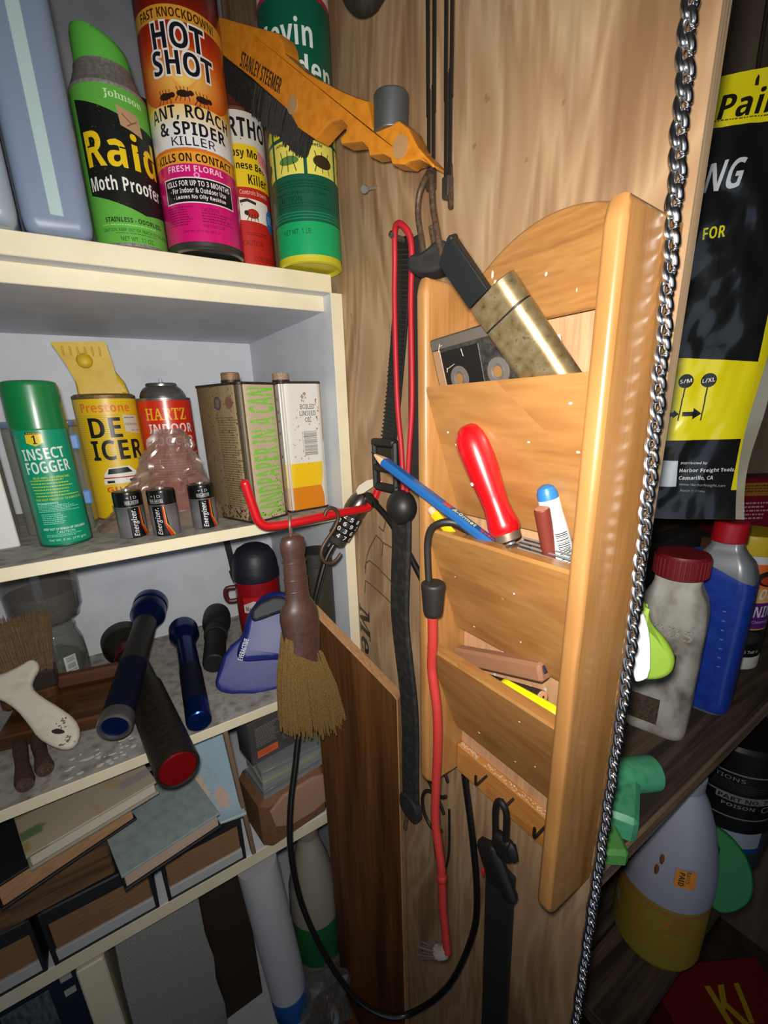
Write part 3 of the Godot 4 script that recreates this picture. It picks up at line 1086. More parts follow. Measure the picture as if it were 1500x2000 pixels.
func ortho_can(Y: float) -> void:
	var cv := CV.new(1024, 760, rgb(206, 200, 188))
	var x0 := 512.0
	cv.rect(0, 150, 1024, 200, rgb(224, 190, 30))
	cv.rect(0, 350, 1024, 410, rgb(182, 36, 26))
	cv.text("ORTHO", bold, x0 - 190, 30, 330, 86, rgb(28, 26, 26))
	cv.text("Gypsy Moth &", bold, x0 - 170, 168, 330, 52, rgb(32, 26, 18))
	cv.text("Japanese Beetle", bold, x0 - 190, 228, 360, 48, rgb(32, 26, 18))
	cv.text("Killer", bold, x0 - 20, 284, 140, 50, rgb(32, 26, 18))
	cv.text("Controls Insects", sans, x0 - 80, 362, 190, 22, rgb(232, 210, 200))
	cv.pl([x0 - 90, 400, x0 + 110, 410, x0 + 130, 520, x0 - 90, 510], rgb(224, 216, 200))
	cv.line([x0 - 80, 420, x0 - 40, 412, x0 + 10, 424], 14, rgb(46, 36, 28))
	cv.oval(x0 - 10, 476, 40, 24, rgb(170, 44, 26))
	cv.oval(x0 - 50, 474, 14, 12, rgb(40, 26, 20))
	for k in 4:
		cv.line([x0 - 30 + k * 16, 480, x0 - 50 + k * 24, 510], 4, rgb(40, 26, 20))
	cv.oval(x0 + 130, 490, 44, 60, rgb(50, 110, 170))
	cv.fine(x0 + 100, 466, 60, 44, 4, rgb(190, 210, 226))
	cv.text("CAUTION", sans, x0 - 90, 610, 130, 26, rgb(90, 20, 14))
	cv.fine(x0 - 60, 570, 180, 20, 2, rgb(110, 20, 14))
	cv.text("CONTENTS", sans, x0 - 30, 690, 150, 24, rgb(100, 20, 14))
	cv.pl([x0 + 60, 110, x0 + 190, 150, x0 + 190, 310, x0 + 66, 230], rgb(214, 196, 186))
	cv.pl([x0 + 62, 160, x0 + 190, 200, x0 + 190, 262, x0 + 64, 220], rgb(220, 130, 140))
	cv.blots(60, rgb(120, 70, 50), 2, 6)
	var at := Vector3(-0.0985, Y, -0.067)
	var t := thing("garden_spray_can", "red and yellow garden spray can with brown cap wedged behind the front cans", "spray can", at, facing(at, 20))
	can(t, 0.0318, 0.172, printed(cv, 0.4), 0.004, 0.168, mat(rgb(120, 70, 52), 0.45, 0.5), [[0.029, 0.176]])
	lathed(t, "cap", [0.0285, 0.170, 0.0295, 0.172, 0.0285, 0.214, 0.026, 0.218, 0.0, 0.219], mat(rgb(76, 34, 24), 0.4))

func sevin_can(Y: float) -> void:
	var cv := CV.new(1024, 1300, rgb(10, 84, 62))
	var x0 := 512.0
	cv.rect(0, 0, 1024, 190, rgb(214, 210, 200))
	cv.rect(0, 178, 1024, 22, rgb(176, 36, 60))
	cv.text("K", serif, x0 - 190, 60, 60, 90, rgb(186, 32, 44))
	cv.text("GRO", serif, x0 - 126, 60, 170, 84, rgb(20, 74, 54))
	cv.text("$2.97", sans, x0 + 90, 40, 90, 34, rgb(60, 60, 60))
	cv.text("Sevin", bold, x0 - 170, 290, 250, 110, rgb(216, 222, 214))
	cv.text("Garden", bold, x0 - 180, 430, 360, 100, rgb(216, 222, 214))
	cv.text("Dust", bold, x0 - 170, 560, 210, 96, rgb(216, 222, 214))
	cv.rect(0, 600, 1024, 340, rgb(10, 84, 62))
	for r in 2:
		for k in 6:
			var bx := 24 + k * 168
			var by := 612 + r * 166
			cv.rect(bx, by, 152, 150, rgb(226, 216, 96) if r == 1 else rgb(214, 202, 40))
			cv.text(["Leafhopper", "Beetle", "Aphid"][(k + r) % 3], bold, bx + 12, by + 8, 70, 16, rgb(40, 40, 30))
			var bug := rgb(84, 130, 66) if k % 2 == 0 else rgb(60, 46, 30)
			cv.oval(bx + 80, by + 88, 50, 20 if k % 2 == 0 else 30, bug)
			for l in 3:
				cv.line([bx + 50 + l * 26, by + 90, bx + 36 + l * 40, by + 136], 4, rgb(60, 50, 34))
				cv.line([bx + 50 + l * 26, by + 84, bx + 40 + l * 36, by + 46], 4, rgb(60, 50, 34))
	cv.fine(x0 - 170, 955, 330, 40, 3, rgb(6, 58, 42))
	cv.text("Keep out of reach of children", sans, x0 - 160, 1000, 260, 20, rgb(4, 40, 30))
	cv.text("CAUTION", sans, x0 - 150, 1026, 130, 24, rgb(4, 40, 30))
	cv.fine(x0 - 160, 1056, 320, 26, 2, rgb(6, 58, 42))
	for k in 3:
		cv.rect(0, 1096 + k * 14, 1024, 5, rgb(10, 130, 84))
	cv.rect(0, 1142, 1024, 158, rgb(14, 156, 90))
	cv.text("NET WT. 1 LB.", sans, x0 - 130, 1176, 150, 24, rgb(6, 70, 44))
	var at := Vector3(-0.0445, Y, 0.0005)
	var t := thing("dust_canister", "tall dark green garden dust canister with yellow insect pictures", "canister", at, facing(at, 0))
	can(t, 0.0398, 0.29, printed(cv, 0.4), 0.008, 0.288, mat(rgb(196, 186, 40), 0.5), [[0.037, 0.293], [0.0, 0.294]])

# ---------------------------------------------------------------- the shelf of fogger, cans and batteries
func build_upper_shelf() -> void:
	var Y := 1.3044
	# fogger
	var cv := CV.new(1024, 900, rgb(8, 140, 104))
	var x0 := 512.0
	cv.pl([x0 - 100, 40, x0 - 10, 40, x0 - 6, 110, x0 - 55, 136, x0 - 104, 110], rgb(214, 186, 36))
	cv.rect(x0 - 100, 34, 92, 16, rgb(30, 34, 20))
	cv.text("PATROL", bold, x0 - 92, 37, 76, 10, rgb(214, 186, 36))
	cv.text("1", serif, x0 - 68, 56, 26, 62, rgb(30, 30, 20))
	cv.text("INSECT", bold, x0 - 150, 150, 250, 84, rgb(214, 220, 212), -3)
	cv.text("FOGGER", bold, x0 - 150, 246, 270, 88, rgb(214, 220, 212), -3)
	cv.text("KILLS ANTS, COCKROACHES,", bold, x0 - 120, 362, 220, 18, rgb(196, 200, 40))
	for k in 6:
		cv.fine(x0 - 150 + k * 4, 386 + k * 24, 290, 18, 1, rgb(196, 200, 40))
	cv.text("ONE UNIT TREATS UP TO 6,000 CU. FT.", bold, x0 - 140, 530, 300, 18, rgb(196, 200, 40))
	cv.text("INGREDIENTS", bold, x0 - 140, 560, 130, 14, rgb(190, 226, 210))
	cv.fine(x0 - 140, 580, 270, 60, 5, rgb(150, 214, 190))
	cv.fine(x0 - 130, 650, 160, 90, 6, rgb(150, 214, 190))
	cv.text("KEEP OUT OF REACH OF CHILDREN", bold, x0 - 140, 762, 270, 18, rgb(214, 226, 214))
	cv.text("CAUTION", sans, x0 - 60, 788, 110, 20, rgb(204, 226, 214))
	cv.fine(x0 - 130, 816, 250, 24, 2, rgb(150, 214, 190))
	cv.text("Net Wt. 6 oz. (170 gm)", sans, x0 - 120, 852, 240, 22, rgb(204, 226, 214))
	cv.pl([x0 + 175, 0, x0 + 200, 0, x0 + 210, 900, x0 + 185, 900], rgb(24, 84, 56))
	cv.rect(0, 0, x0 - 190, 900, rgb(20, 100, 70))
	var at := Vector3(-0.3695, Y, -0.081)
	var t := thing("fogger_can", "teal insect fogger can with a tall green cap on the battery shelf", "spray can", at, facing(at, 4))
	can(t, 0.0278, 0.142, printed(cv, 0.35), 0.003, 0.139, mat(rgb(20, 92, 60), 0.4, 0.3), [[0.025, 0.145]])
	lathed(t, "cap", [0.0278, 0.136, 0.0284, 0.138, 0.0277, 0.183, 0.0262, 0.1875, 0.022, 0.189, 0.0, 0.1892], coat(mat(rgb(12, 116, 58), 0.35), 0.4, 0.15), 40, 50)
	# white carton and blue bottle cap at the edge of the picture
	var wb := thing("white_carton", "plain white carton standing left of the teal fogger can", "carton", Vector3(-0.458, Y, -0.13), deg_to_rad(4))
	var b := MB.new()
	b.box(Vector3(0, 0.066, 0), Vector3(0.076, 0.132, 0.08), 0.0012)
	part(wb, "box", b, M.white)
	b = MB.new()
	b.box(Vector3(0, 0.1325, 0), Vector3(0.074, 0.001, 0.04), 0.0003)
	part(wb, "flap", b, M.paper)
	var bc := thing("blue_bottle", "short bright blue bottle at the left edge below the white carton", "bottle", Vector3(-0.456, Y, -0.056))
	lathed(bc, "body", [0.0, 0.0, 0.017, 0.0, 0.0185, 0.002, 0.0185, 0.022, 0.015, 0.028], mat(rgb(10, 104, 190), 0.35))
	lathed(bc, "cap", [0.012, 0.026, 0.0125, 0.027, 0.0125, 0.036, 0.0, 0.036], mat(rgb(20, 90, 170), 0.35))
	# clear box with two blue latches
	var lb := thing("latch_box", "clear plastic box with two light blue latches behind the fogger", "plastic box", Vector3(-0.372, Y, -0.165), deg_to_rad(-8))
	b = MB.new()
	b.prism(rounded_rect(0.078, 0.05, 0.008), 0.0005, 0.138, 0.002)
	b.P = turn_up(b.P)
	part(lb, "body", b, clear(rgb(128, 134, 122), 0.45, 0.15))
	b = MB.new()
	b.prism(rounded_rect(0.082, 0.054, 0.008), 0.138, 0.146, 0.002)
	b.P = turn_up(b.P)
	part(lb, "lid", b, clear(rgb(96, 120, 150), 0.6, 0.2))
	for k in [0.118, 0.045]:
		b = MB.new()
		b.box(Vector3(0.030, k, 0.0275), Vector3(0.026, 0.019, 0.007), 0.002)
		part(lb, "latch", b, mat(rgb(96, 142, 200), 0.4), 40, "light blue latch")
	deicer(Y)
	hartz(Y)
	# bag over the batteries
	var pb := thing("plastic_bag", "crumpled smoky plastic bag slumped behind the batteries", "plastic bag", Vector3(-0.245, Y, -0.105))
	var nz := FastNoiseLite.new()
	nz.seed = 9
	nz.frequency = 22.0
	nz.fractal_octaves = 3
	nz.fractal_type = FastNoiseLite.FRACTAL_RIDGED
	b = MB.new()
	var rows := []
	for i in 49:
		var a := TAU * (i % 48) / 48
		var row := PackedVector3Array()
		for j in 22:
			var f := j / 21.0
			var rad := lerpf(0.086, 0.008, pow(f, 1.15)) * (1.0 - 0.25 * sin(f * PI))
			var d := Vector3(sin(a), 0, cos(a))
			var p := Vector3(d.x * rad * 1.05, 0.001 + f * 0.128, d.z * rad * 0.55)
			var k := nz.get_noise_3d(p.x + 3.0, p.y, p.z + d.z * 0.03)
			p += d * k * 0.016 * sin(minf(1.0, f * 3.0 + 0.15) * PI / 2)
			p.x += 0.02 * f
			row.append(p)
		rows.append(row)
	b.grid(rows)
	part(pb, "film", b, clear(rgb(158, 128, 114), 0.34, 0.22), 28)
	battery(Vector3(-0.2965, Y, -0.0505), 24.0, "D battery with black top nearest the teal fogger can")
	battery(Vector3(-0.2600, Y, -0.0335), -16.0, "D battery with black top in the middle of three, turned to the left")
	battery(Vector3(-0.2105, Y, -0.0390), 16.0, "D battery with black top standing apart beside the sandpaper can")
	sand_can(Y)
	linseed(Y)

func turn_up(p: PackedVector3Array) -> PackedVector3Array:
	for i in p.size():
		p[i] = Vector3(p[i].x, p[i].z, -p[i].y)
	return p

var battery_mats := []
func battery(at: Vector3, extra: float, label: String) -> void:
	if battery_mats.is_empty():
		var cv := CV.new(1024, 580, rgb(20, 20, 21))
		cv.bands(0, 190, 1024, 390, [rgb(96, 94, 96), rgb(128, 124, 126), rgb(112, 108, 112)])
		cv.rect(0, 180, 1024, 6, rgb(150, 148, 146))
		var x0 := 512.0
		cv.pl([x0 - 95, 190, x0 + 60, 190, x0 + 90, 580, x0 - 95, 580], rgb(18, 18, 18))
		cv.pl([x0 + 30, 190, x0 + 44, 190, x0 + 52, 420, x0 + 130, 580, x0 + 80, 580, x0 + 30, 420], rgb(204, 60, 24))
		cv.pl([x0 + 44, 190, x0 + 52, 190, x0 + 62, 420, x0 + 146, 580, x0 + 126, 580, x0 + 50, 420], rgb(222, 168, 60))
		cv.text("Energizer.", bold, x0 - 205, 340, 350, 84, rgb(226, 226, 226), -90, 0.18)
		cv.text("+|D", sans, x0 - 90, 44, 120, 46, rgb(210, 210, 210))
		for o in [[rgb(210, 210, 210), 0], [rgb(20, 20, 21), 4]]:
			cv.rect(x0 - 110 + o[1], 102 + o[1], 160 - o[1] * 2, 44 - o[1] * 2, o[0])
		cv.text("03-2015", bold, x0 - 100, 112, 140, 24, rgb(210, 210, 210))
		cv.fine(x0 - 100, 152, 140, 8, 1, rgb(170, 170, 170))
		cv.text("SIZE D", sans, x0 - 350, 80, 80, 22, rgb(170, 170, 170), -90)
		battery_mats = [coat(printed(cv, 0.3, 0.35), 0.6, 0.12)]
	var t := thing("d_battery", label, "battery", at, facing(at, extra), "D batteries on the shelf edge")
	lathed(t, "case", [0.0, 0.0008, 0.013, 0.0008, 0.0135, 0.0, 0.0155, 0.0008, 0.0158, 0.002, 0.0158, 0.0565, 0.0150, 0.0585, 0.0125, 0.059, 0.0, 0.059], mat(rgb(20, 20, 21), 0.3, 0.2))
	var s := MB.new()
	s.lathe([Vector2(0.0164, 0.0012), Vector2(0.0166, 0.002), Vector2(0.0166, 0.056), Vector2(0.0160, 0.0578)], 40)
	part(t, "sleeve", s, battery_mats[0])
	lathed(t, "terminal", [0.005, 0.0588, 0.0048, 0.0610, 0.004, 0.0614, 0.0, 0.0614], M.steel, 20)

func deicer(Y: float) -> void:
	var cv := CV.new(1024, 1000, rgb(220, 184, 24))
	var x0 := 512.0
	for k in 24:
		cv.rect(0, 130 + k * 16, 1024, 2, rgb(150, 122, 20))
	cv.rect(0, 500, 1024, 500, rgb(220, 184, 24))
	cv.text("Prestone", bold, x0 - 130, 36, 270, 70, rgb(222, 112, 44))
	cv.text("DE", bold, x0 - 100, 150, 170, 160, rgb(26, 24, 20))
	cv.text("ICER", bold, x0 - 110, 330, 290, 165, rgb(26, 24, 20))
	cv.pl([x0 + 86, 128, x0 + 190, 140, x0 + 196, 290, x0 + 90, 270], rgb(206, 196, 178))
	cv.text("GENERAL", sans, x0 + 96, 200, 90, 18, rgb(80, 80, 80), 3)
	cv.fine(x0 + 96, 150, 84, 18, 1, rgb(90, 90, 90))
	cv.text("$2.49", sans, x0 + 130, 252, 56, 16, rgb(80, 80, 80), 3)
	cv.pl([x0 - 70, 620, x0 - 40, 560, x0 + 70, 552, x0 + 110, 610, x0 + 120, 690, x0 - 80, 700], rgb(226, 222, 214))
	cv.pl([x0 - 40, 570, x0 + 60, 562, x0 + 84, 606, x0 - 50, 614], rgb(30, 28, 26))
	cv.rect(x0 - 76, 640, 190, 10, rgb(190, 40, 30))
	cv.rect(x0 - 60, 668, 40, 22, rgb(40, 36, 34))
	cv.rect(x0 + 60, 664, 40, 22, rgb(40, 36, 34))
	cv.text("GUARD", bold, x0 - 70, 724, 200, 44, rgb(206, 62, 24))
	for k in 3:
		cv.text(["MELTS", "SPRAYS", "WINDOWS"][k], bold, x0 - 40 - k * 12, 790 + k * 46, [100, 120, 150][k], 28, rgb(40, 34, 20))
	cv.fine(x0 - 60, 930, 180, 40, 3, rgb(170, 120, 20))
	var at := Vector3(-0.291, Y, -0.205)
	var t := thing("deicer_can", "yellow de-icer can topped with a yellow plastic ice scraper", "spray can", at, facing(at, -4))
	can(t, 0.0405, 0.177, printed(cv, 0.4), 0.003, 0.172, mottled([rgb(84, 64, 40), rgb(120, 96, 60), rgb(150, 124, 70)], 0.05, 0.04, 0.5, 81, Vector3.ONE, 4, 0.4), [[0.037, 0.179], [0.0, 0.179]])
	var ym := mottled([rgb(190, 154, 24), rgb(202, 166, 30), rgb(206, 172, 38)], 0.12, 0.02, 0.5, 82)
	# scraper cap: a flaring blade in front, a sloped hood behind
	var b := MB.new()
	var prof := [[-0.026, 0.178, 0.026, 0.178, 0.020], [-0.027, 0.192, 0.023, 0.192, 0.021], [-0.034, 0.215, 0.021, 0.216, 0.026], [-0.044, 0.240, 0.018, 0.241, 0.031], [-0.046, 0.244, 0.017, 0.246, 0.032]]
	var rows := []
	var ring := []
	for p in prof:
		ring.append([Vector3(p[0], p[1], p[4]), Vector3(p[2], p[3], p[4]), Vector3(p[2], p[3], p[4] - 0.006), Vector3(p[0], p[1], p[4] - 0.006)])
	for i in 5:
		var row := PackedVector3Array()
		for r in ring:
			row.append(r[i % 4])
		rows.append(row)
	b.grid(rows)
	var hi: Array = ring[ring.size() - 1]
	b.quad(b.v(hi[0]), b.v(hi[1]), b.v(hi[2]), b.v(hi[3]))
	var blade := part(t, "scraper_blade", b, ym, 30)
	b = MB.new()
	b.X = Transform3D(Basis(Vector3.RIGHT, -0.2), Vector3(-0.012, 0.222, 0.028))
	b.ball(Vector3.ZERO, Vector3(0.010, 0.010, 0.007), 16)
	part(blade, "thumb_boss", b, ym, 60)
	for k in 6:
		b = MB.new()
		b.X = Transform3D(Basis(Vector3.RIGHT, 0.2), Vector3(-0.034 + k * 0.0085, 0.2335, 0.0315))
		b.box(Vector3.ZERO, Vector3(0.0022, 0.012, 0.003), 0.0008)
		part(blade, "rib", b, ym)
	b = MB.new()
	b.prism(PackedVector2Array([Vector2(-0.03, 0.178), Vector2(0.034, 0.178), Vector2(0.030, 0.196), Vector2(0.018, 0.216), Vector2(0.008, 0.226), Vector2(-0.004, 0.226), Vector2(-0.03, 0.2)]), -0.026, 0.016, 0.005)
	part(t, "hood", b, ym, 50)

func hartz(Y: float) -> void:
	var cv := CV.new(1024, 900, rgb(206, 40, 18))
	var x0 := 512.0
	cv.text("HARTZ", serif, x0 - 150, 60, 260, 90, rgb(232, 176, 40))
	cv.text("INDOOR", bold, x0 - 140, 180, 290, 72, rgb(232, 220, 212))
	cv.text("FOGGER", bold, x0 - 140, 280, 290, 72, rgb(232, 220, 212))
	cv.rect(0, 420, 1024, 8, rgb(232, 176, 40))
	cv.fine(x0 - 150, 460, 300, 200, 9, rgb(232, 190, 170))
	var at := Vector3(-0.213, Y, -0.195)
	var t := thing("pet_fogger_can", "bright red fogger can with bare silver dome top behind the bag", "spray can", at, facing(at, 6))
	var r := 0.0378
	can(t, r, 0.172, coat(printed(cv, 0.35), 0.4, 0.2), 0.003, 0.168, mat(rgb(140, 138, 134), 0.35, 0.8), [[r * 0.86, 0.170], [r * 0.82, 0.171]])
	lathed(t, "dome", [r * 0.86, 0.170, r * 0.86, 0.175, r * 0.80, 0.181, r * 0.70, 0.186, r * 0.58, 0.189, r * 0.58, 0.192, r * 0.55, 0.1935, r * 0.5, 0.1925, 0.0, 0.1905], mat(rgb(128, 126, 124), 0.32, 0.85), 40, 30)
	lathed(t, "valve_stem", [0.0022, 0.190, 0.0022, 0.200, 0.0012, 0.2005, 0.0, 0.2005], mat(rgb(190, 190, 188), 0.4), 12)

# a tin with rounded corners: two printed walls, dark rims, a screw cap; front faces +z, side faces -x
func tin(t: Node3D, w: float, d: float, h: float, front: Material, side: Material, rim: Material, capm: Material, capx: float) -> void:
	var sec := rounded_rect(w - 0.001, d - 0.001, 0.006, 4)
	var b := MB.new()
	b.prism(sec, 0.001, h - 0.001, 0.001)
	b.P = turn_up(b.P)
	part(t, "body", b, rim)
	for y in [0.0, h - 0.0035]:
		b = MB.new()
		b.prism(rounded_rect(w + 0.001, d + 0.001, 0.0065, 4), y, y + 0.0035, 0.0008)
		b.P = turn_up(b.P)
		part(t, "rim", b, M.darktin)
	for s in 2:
		var ww := w if s == 0 else d
		var fm := front if s == 0 else side
		b = MB.new()
		var rows := []
		var uvs := []
		for i in 9:
			var u := i / 8.0
			var x := lerpf(-ww / 2 + 0.0005, ww / 2 - 0.0005, u)
			var e := maxf(0.0, absf(x) - (ww / 2 - 0.006))
			var zz := (d if s == 0 else w) / 2 - (0.006 - sqrt(maxf(0.0, 0.000036 - e * e))) + 0.0002
			var lo := Vector3(x, 0.003, zz)
			var hi := Vector3(x, h - 0.003, zz)
			if s == 1:
				lo = Vector3(-lo.z, lo.y, lo.x)
				hi = Vector3(-hi.z, hi.y, hi.x)
			rows.append(PackedVector3Array([lo, hi]))
			uvs.append(PackedVector2Array([Vector2(u, 1), Vector2(u, 0)]))
		b.grid(rows, false, uvs)
		part(t, "printed_face", b, fm, 60)
	lathed(t, "spout", [0.013, 0.0, 0.013, 0.006], M.darktin, 24, 35.0, Vector3(capx, h - 0.001, 0))
	lathed(t, "screw_cap", [0.0118, 0.004, 0.0122, 0.005, 0.0122, 0.014, 0.0112, 0.0155, 0.0, 0.0158], capm, 24, 35.0, Vector3(capx, h - 0.001, 0))

func sand_can(Y: float) -> void:
	M.darktin = mottled([rgb(38, 34, 30), rgb(58, 50, 44), rgb(80, 66, 54)], 0.06, 0.04, 0.5, 91, Vector3.ONE, 4, 0.5)
	var f := CV.new(320, 900, rgb(186, 168, 140))
	f.text("SANDPAPER IN A CAN", bold, 165 - 430, 450 - 110, 860, 220, rgb(120, 190, 62), -90)
	for k in 26:
		f.line([58 + f.rg.randf() * 200, f.rg.randf() * 900, 60 + f.rg.randf() * 200, f.rg.randf() * 900], 1.5, rgb(190, 172, 144))
	f.rect(0, 0, 26, 900, rgb(54, 48, 42))
	f.blots(220, rgb(150, 118, 82), 1, 4)
	f.blots(60, rgb(96, 66, 40), 1, 5, 220, 600, 100, 300)
	f.blots(40, rgb(104, 72, 44), 2, 8, 0, 850, 320, 50)
	f.blots(160, rgb(196, 178, 150), 2, 6, 60, 0, 240, 900)
	var s := CV.new(512, 900, rgb(150, 126, 90))
	for k in 30:
		s.rect(k * 512 / 30.0, 0, 18, 900, rgb(96, 76, 52).lerp(rgb(176, 156, 118), clampf(k / 26.0, 0, 1) * (0.8 + 0.2 * s.rg.randf())))
	s.oval(260, 110, 40, 44, rgb(66, 66, 92))
	s.oval(260, 110, 26, 30, rgb(120, 98, 84))
	s.oval(390, 110, 44, 40, rgb(126, 88, 74))
	s.fine(230, 200, 240, 620, 38, rgb(96, 76, 54))
	s.blots(260, rgb(92, 66, 42), 2, 9)
	s.blots(80, rgb(64, 46, 32), 3, 14, 0, 800, 512, 100)
	var tilt := deg_to_rad(19.0)
	var corner := Vector3(-0.1545, Y, -0.004)
	var u := Vector3(cos(tilt), 0, -sin(tilt))
	var n := Vector3(sin(tilt), 0, cos(tilt))
	var at := corner + u * 0.0315 - n * 0.05
	var t := thing("sandpaper_can", "rusty square tin with green vertical lettering about sandpaper", "tin", at, tilt)
	tin(t, 0.063, 0.10, 0.184, printed(f, 0.5, 0.1), printed(s, 0.5, 0.2), mat(rgb(92, 78, 60), 0.5, 0.3), mottled([rgb(96, 70, 50), rgb(140, 110, 84), rgb(164, 138, 110)], 0.03, 0.05, 0.6, 92, Vector3.ONE, 4, 0.3), -0.006)

func linseed(Y: float) -> void:
	var f := CV.new(360, 900, rgb(214, 210, 202))
	f.rect(0, 555, 360, 345, rgb(226, 184, 16))
	f.rect(0, 730, 360, 170, rgb(206, 122, 16))
	f.pl([360, 520, 300, 735, 345, 900, 360, 900], rgb(206, 200, 190))
	f.pl([300, 735, 360, 880, 360, 560], rgb(214, 206, 194))
	f.text("BOILED", sans, 160, 140, 124, 32, rgb(40, 40, 44))
	f.text("LINSEED", sans, 152, 186, 142, 32, rgb(40, 40, 44))
	f.text("OIL", sans, 196, 232, 54, 32, rgb(40, 40, 44))
	f.bars(172, 330, 118, 170, rgb(40, 38, 40), false)
	f.fine(160, 340, 6, 150, 14, rgb(60, 60, 60))
	f.pl([330, 0, 360, 0, 360, 420, 340, 330, 322, 250, 336, 120], rgb(172, 126, 74))
	f.blots(26, rgb(150, 108, 66), 2, 9, 290, 100, 60, 220)
	f.blots(14, rgb(166, 132, 96), 3, 12, 176, 60, 40, 60)
	f.blots(90, rgb(150, 120, 84), 1, 3)
	f.blots(30, rgb(176, 150, 118), 3, 9, 60, 200, 200, 400)
	var s := CV.new(512, 900, rgb(196, 192, 184))
	s.rect(0, 555, 512, 345, rgb(214, 170, 24))
	s.rect(0, 730, 512, 170, rgb(150, 92, 30))
	s.text("BOILED", bold, 20, 90, 470, 110, rgb(40, 42, 48))
	s.text("LINSEED", bold, 20, 240, 470, 110, rgb(40, 42, 48))
	s.text("OIL", bold, 200, 400, 290, 110, rgb(40, 42, 48))
	s.blots(120, rgb(130, 104, 78), 2, 7)
	var at := Vector3(-0.0585, Y, -0.0855)
	var t := thing("linseed_oil_can", "white tin of boiled linseed oil with yellow and orange base", "tin", at, deg_to_rad(2))
	tin(t, 0.066, 0.105, 0.186, printed(f, 0.4), printed(s, 0.4), mat(rgb(196, 190, 178), 0.4), mottled([rgb(110, 78, 54), rgb(168, 138, 108), rgb(206, 190, 166)], 0.03, 0.05, 0.6, 93), -0.006)

# ---------------------------------------------------------------- the shelf of torches and brushes
# a torch from its tail a to its head b: profile pairs (radius, distance along), each with its material
func torch(called: String, label: String, a: Vector3, b: Vector3, pieces: Array, group := "torches on the shelf") -> Node3D:
	var t := thing(called, label, "flashlight", a, 0.0, group)
	var x := along(a, b)
	t.transform = x
	for p in pieces:
		var m := MB.new()
		var prof := []
		for i in range(0, p[1].size(), 2):
			prof.append(Vector2(p[1][i], p[1][i + 1]))
		m.lathe(prof, 36)
		part(t, p[0], m, p[2], 35, p[3] if p.size() > 3 else "")
	return t

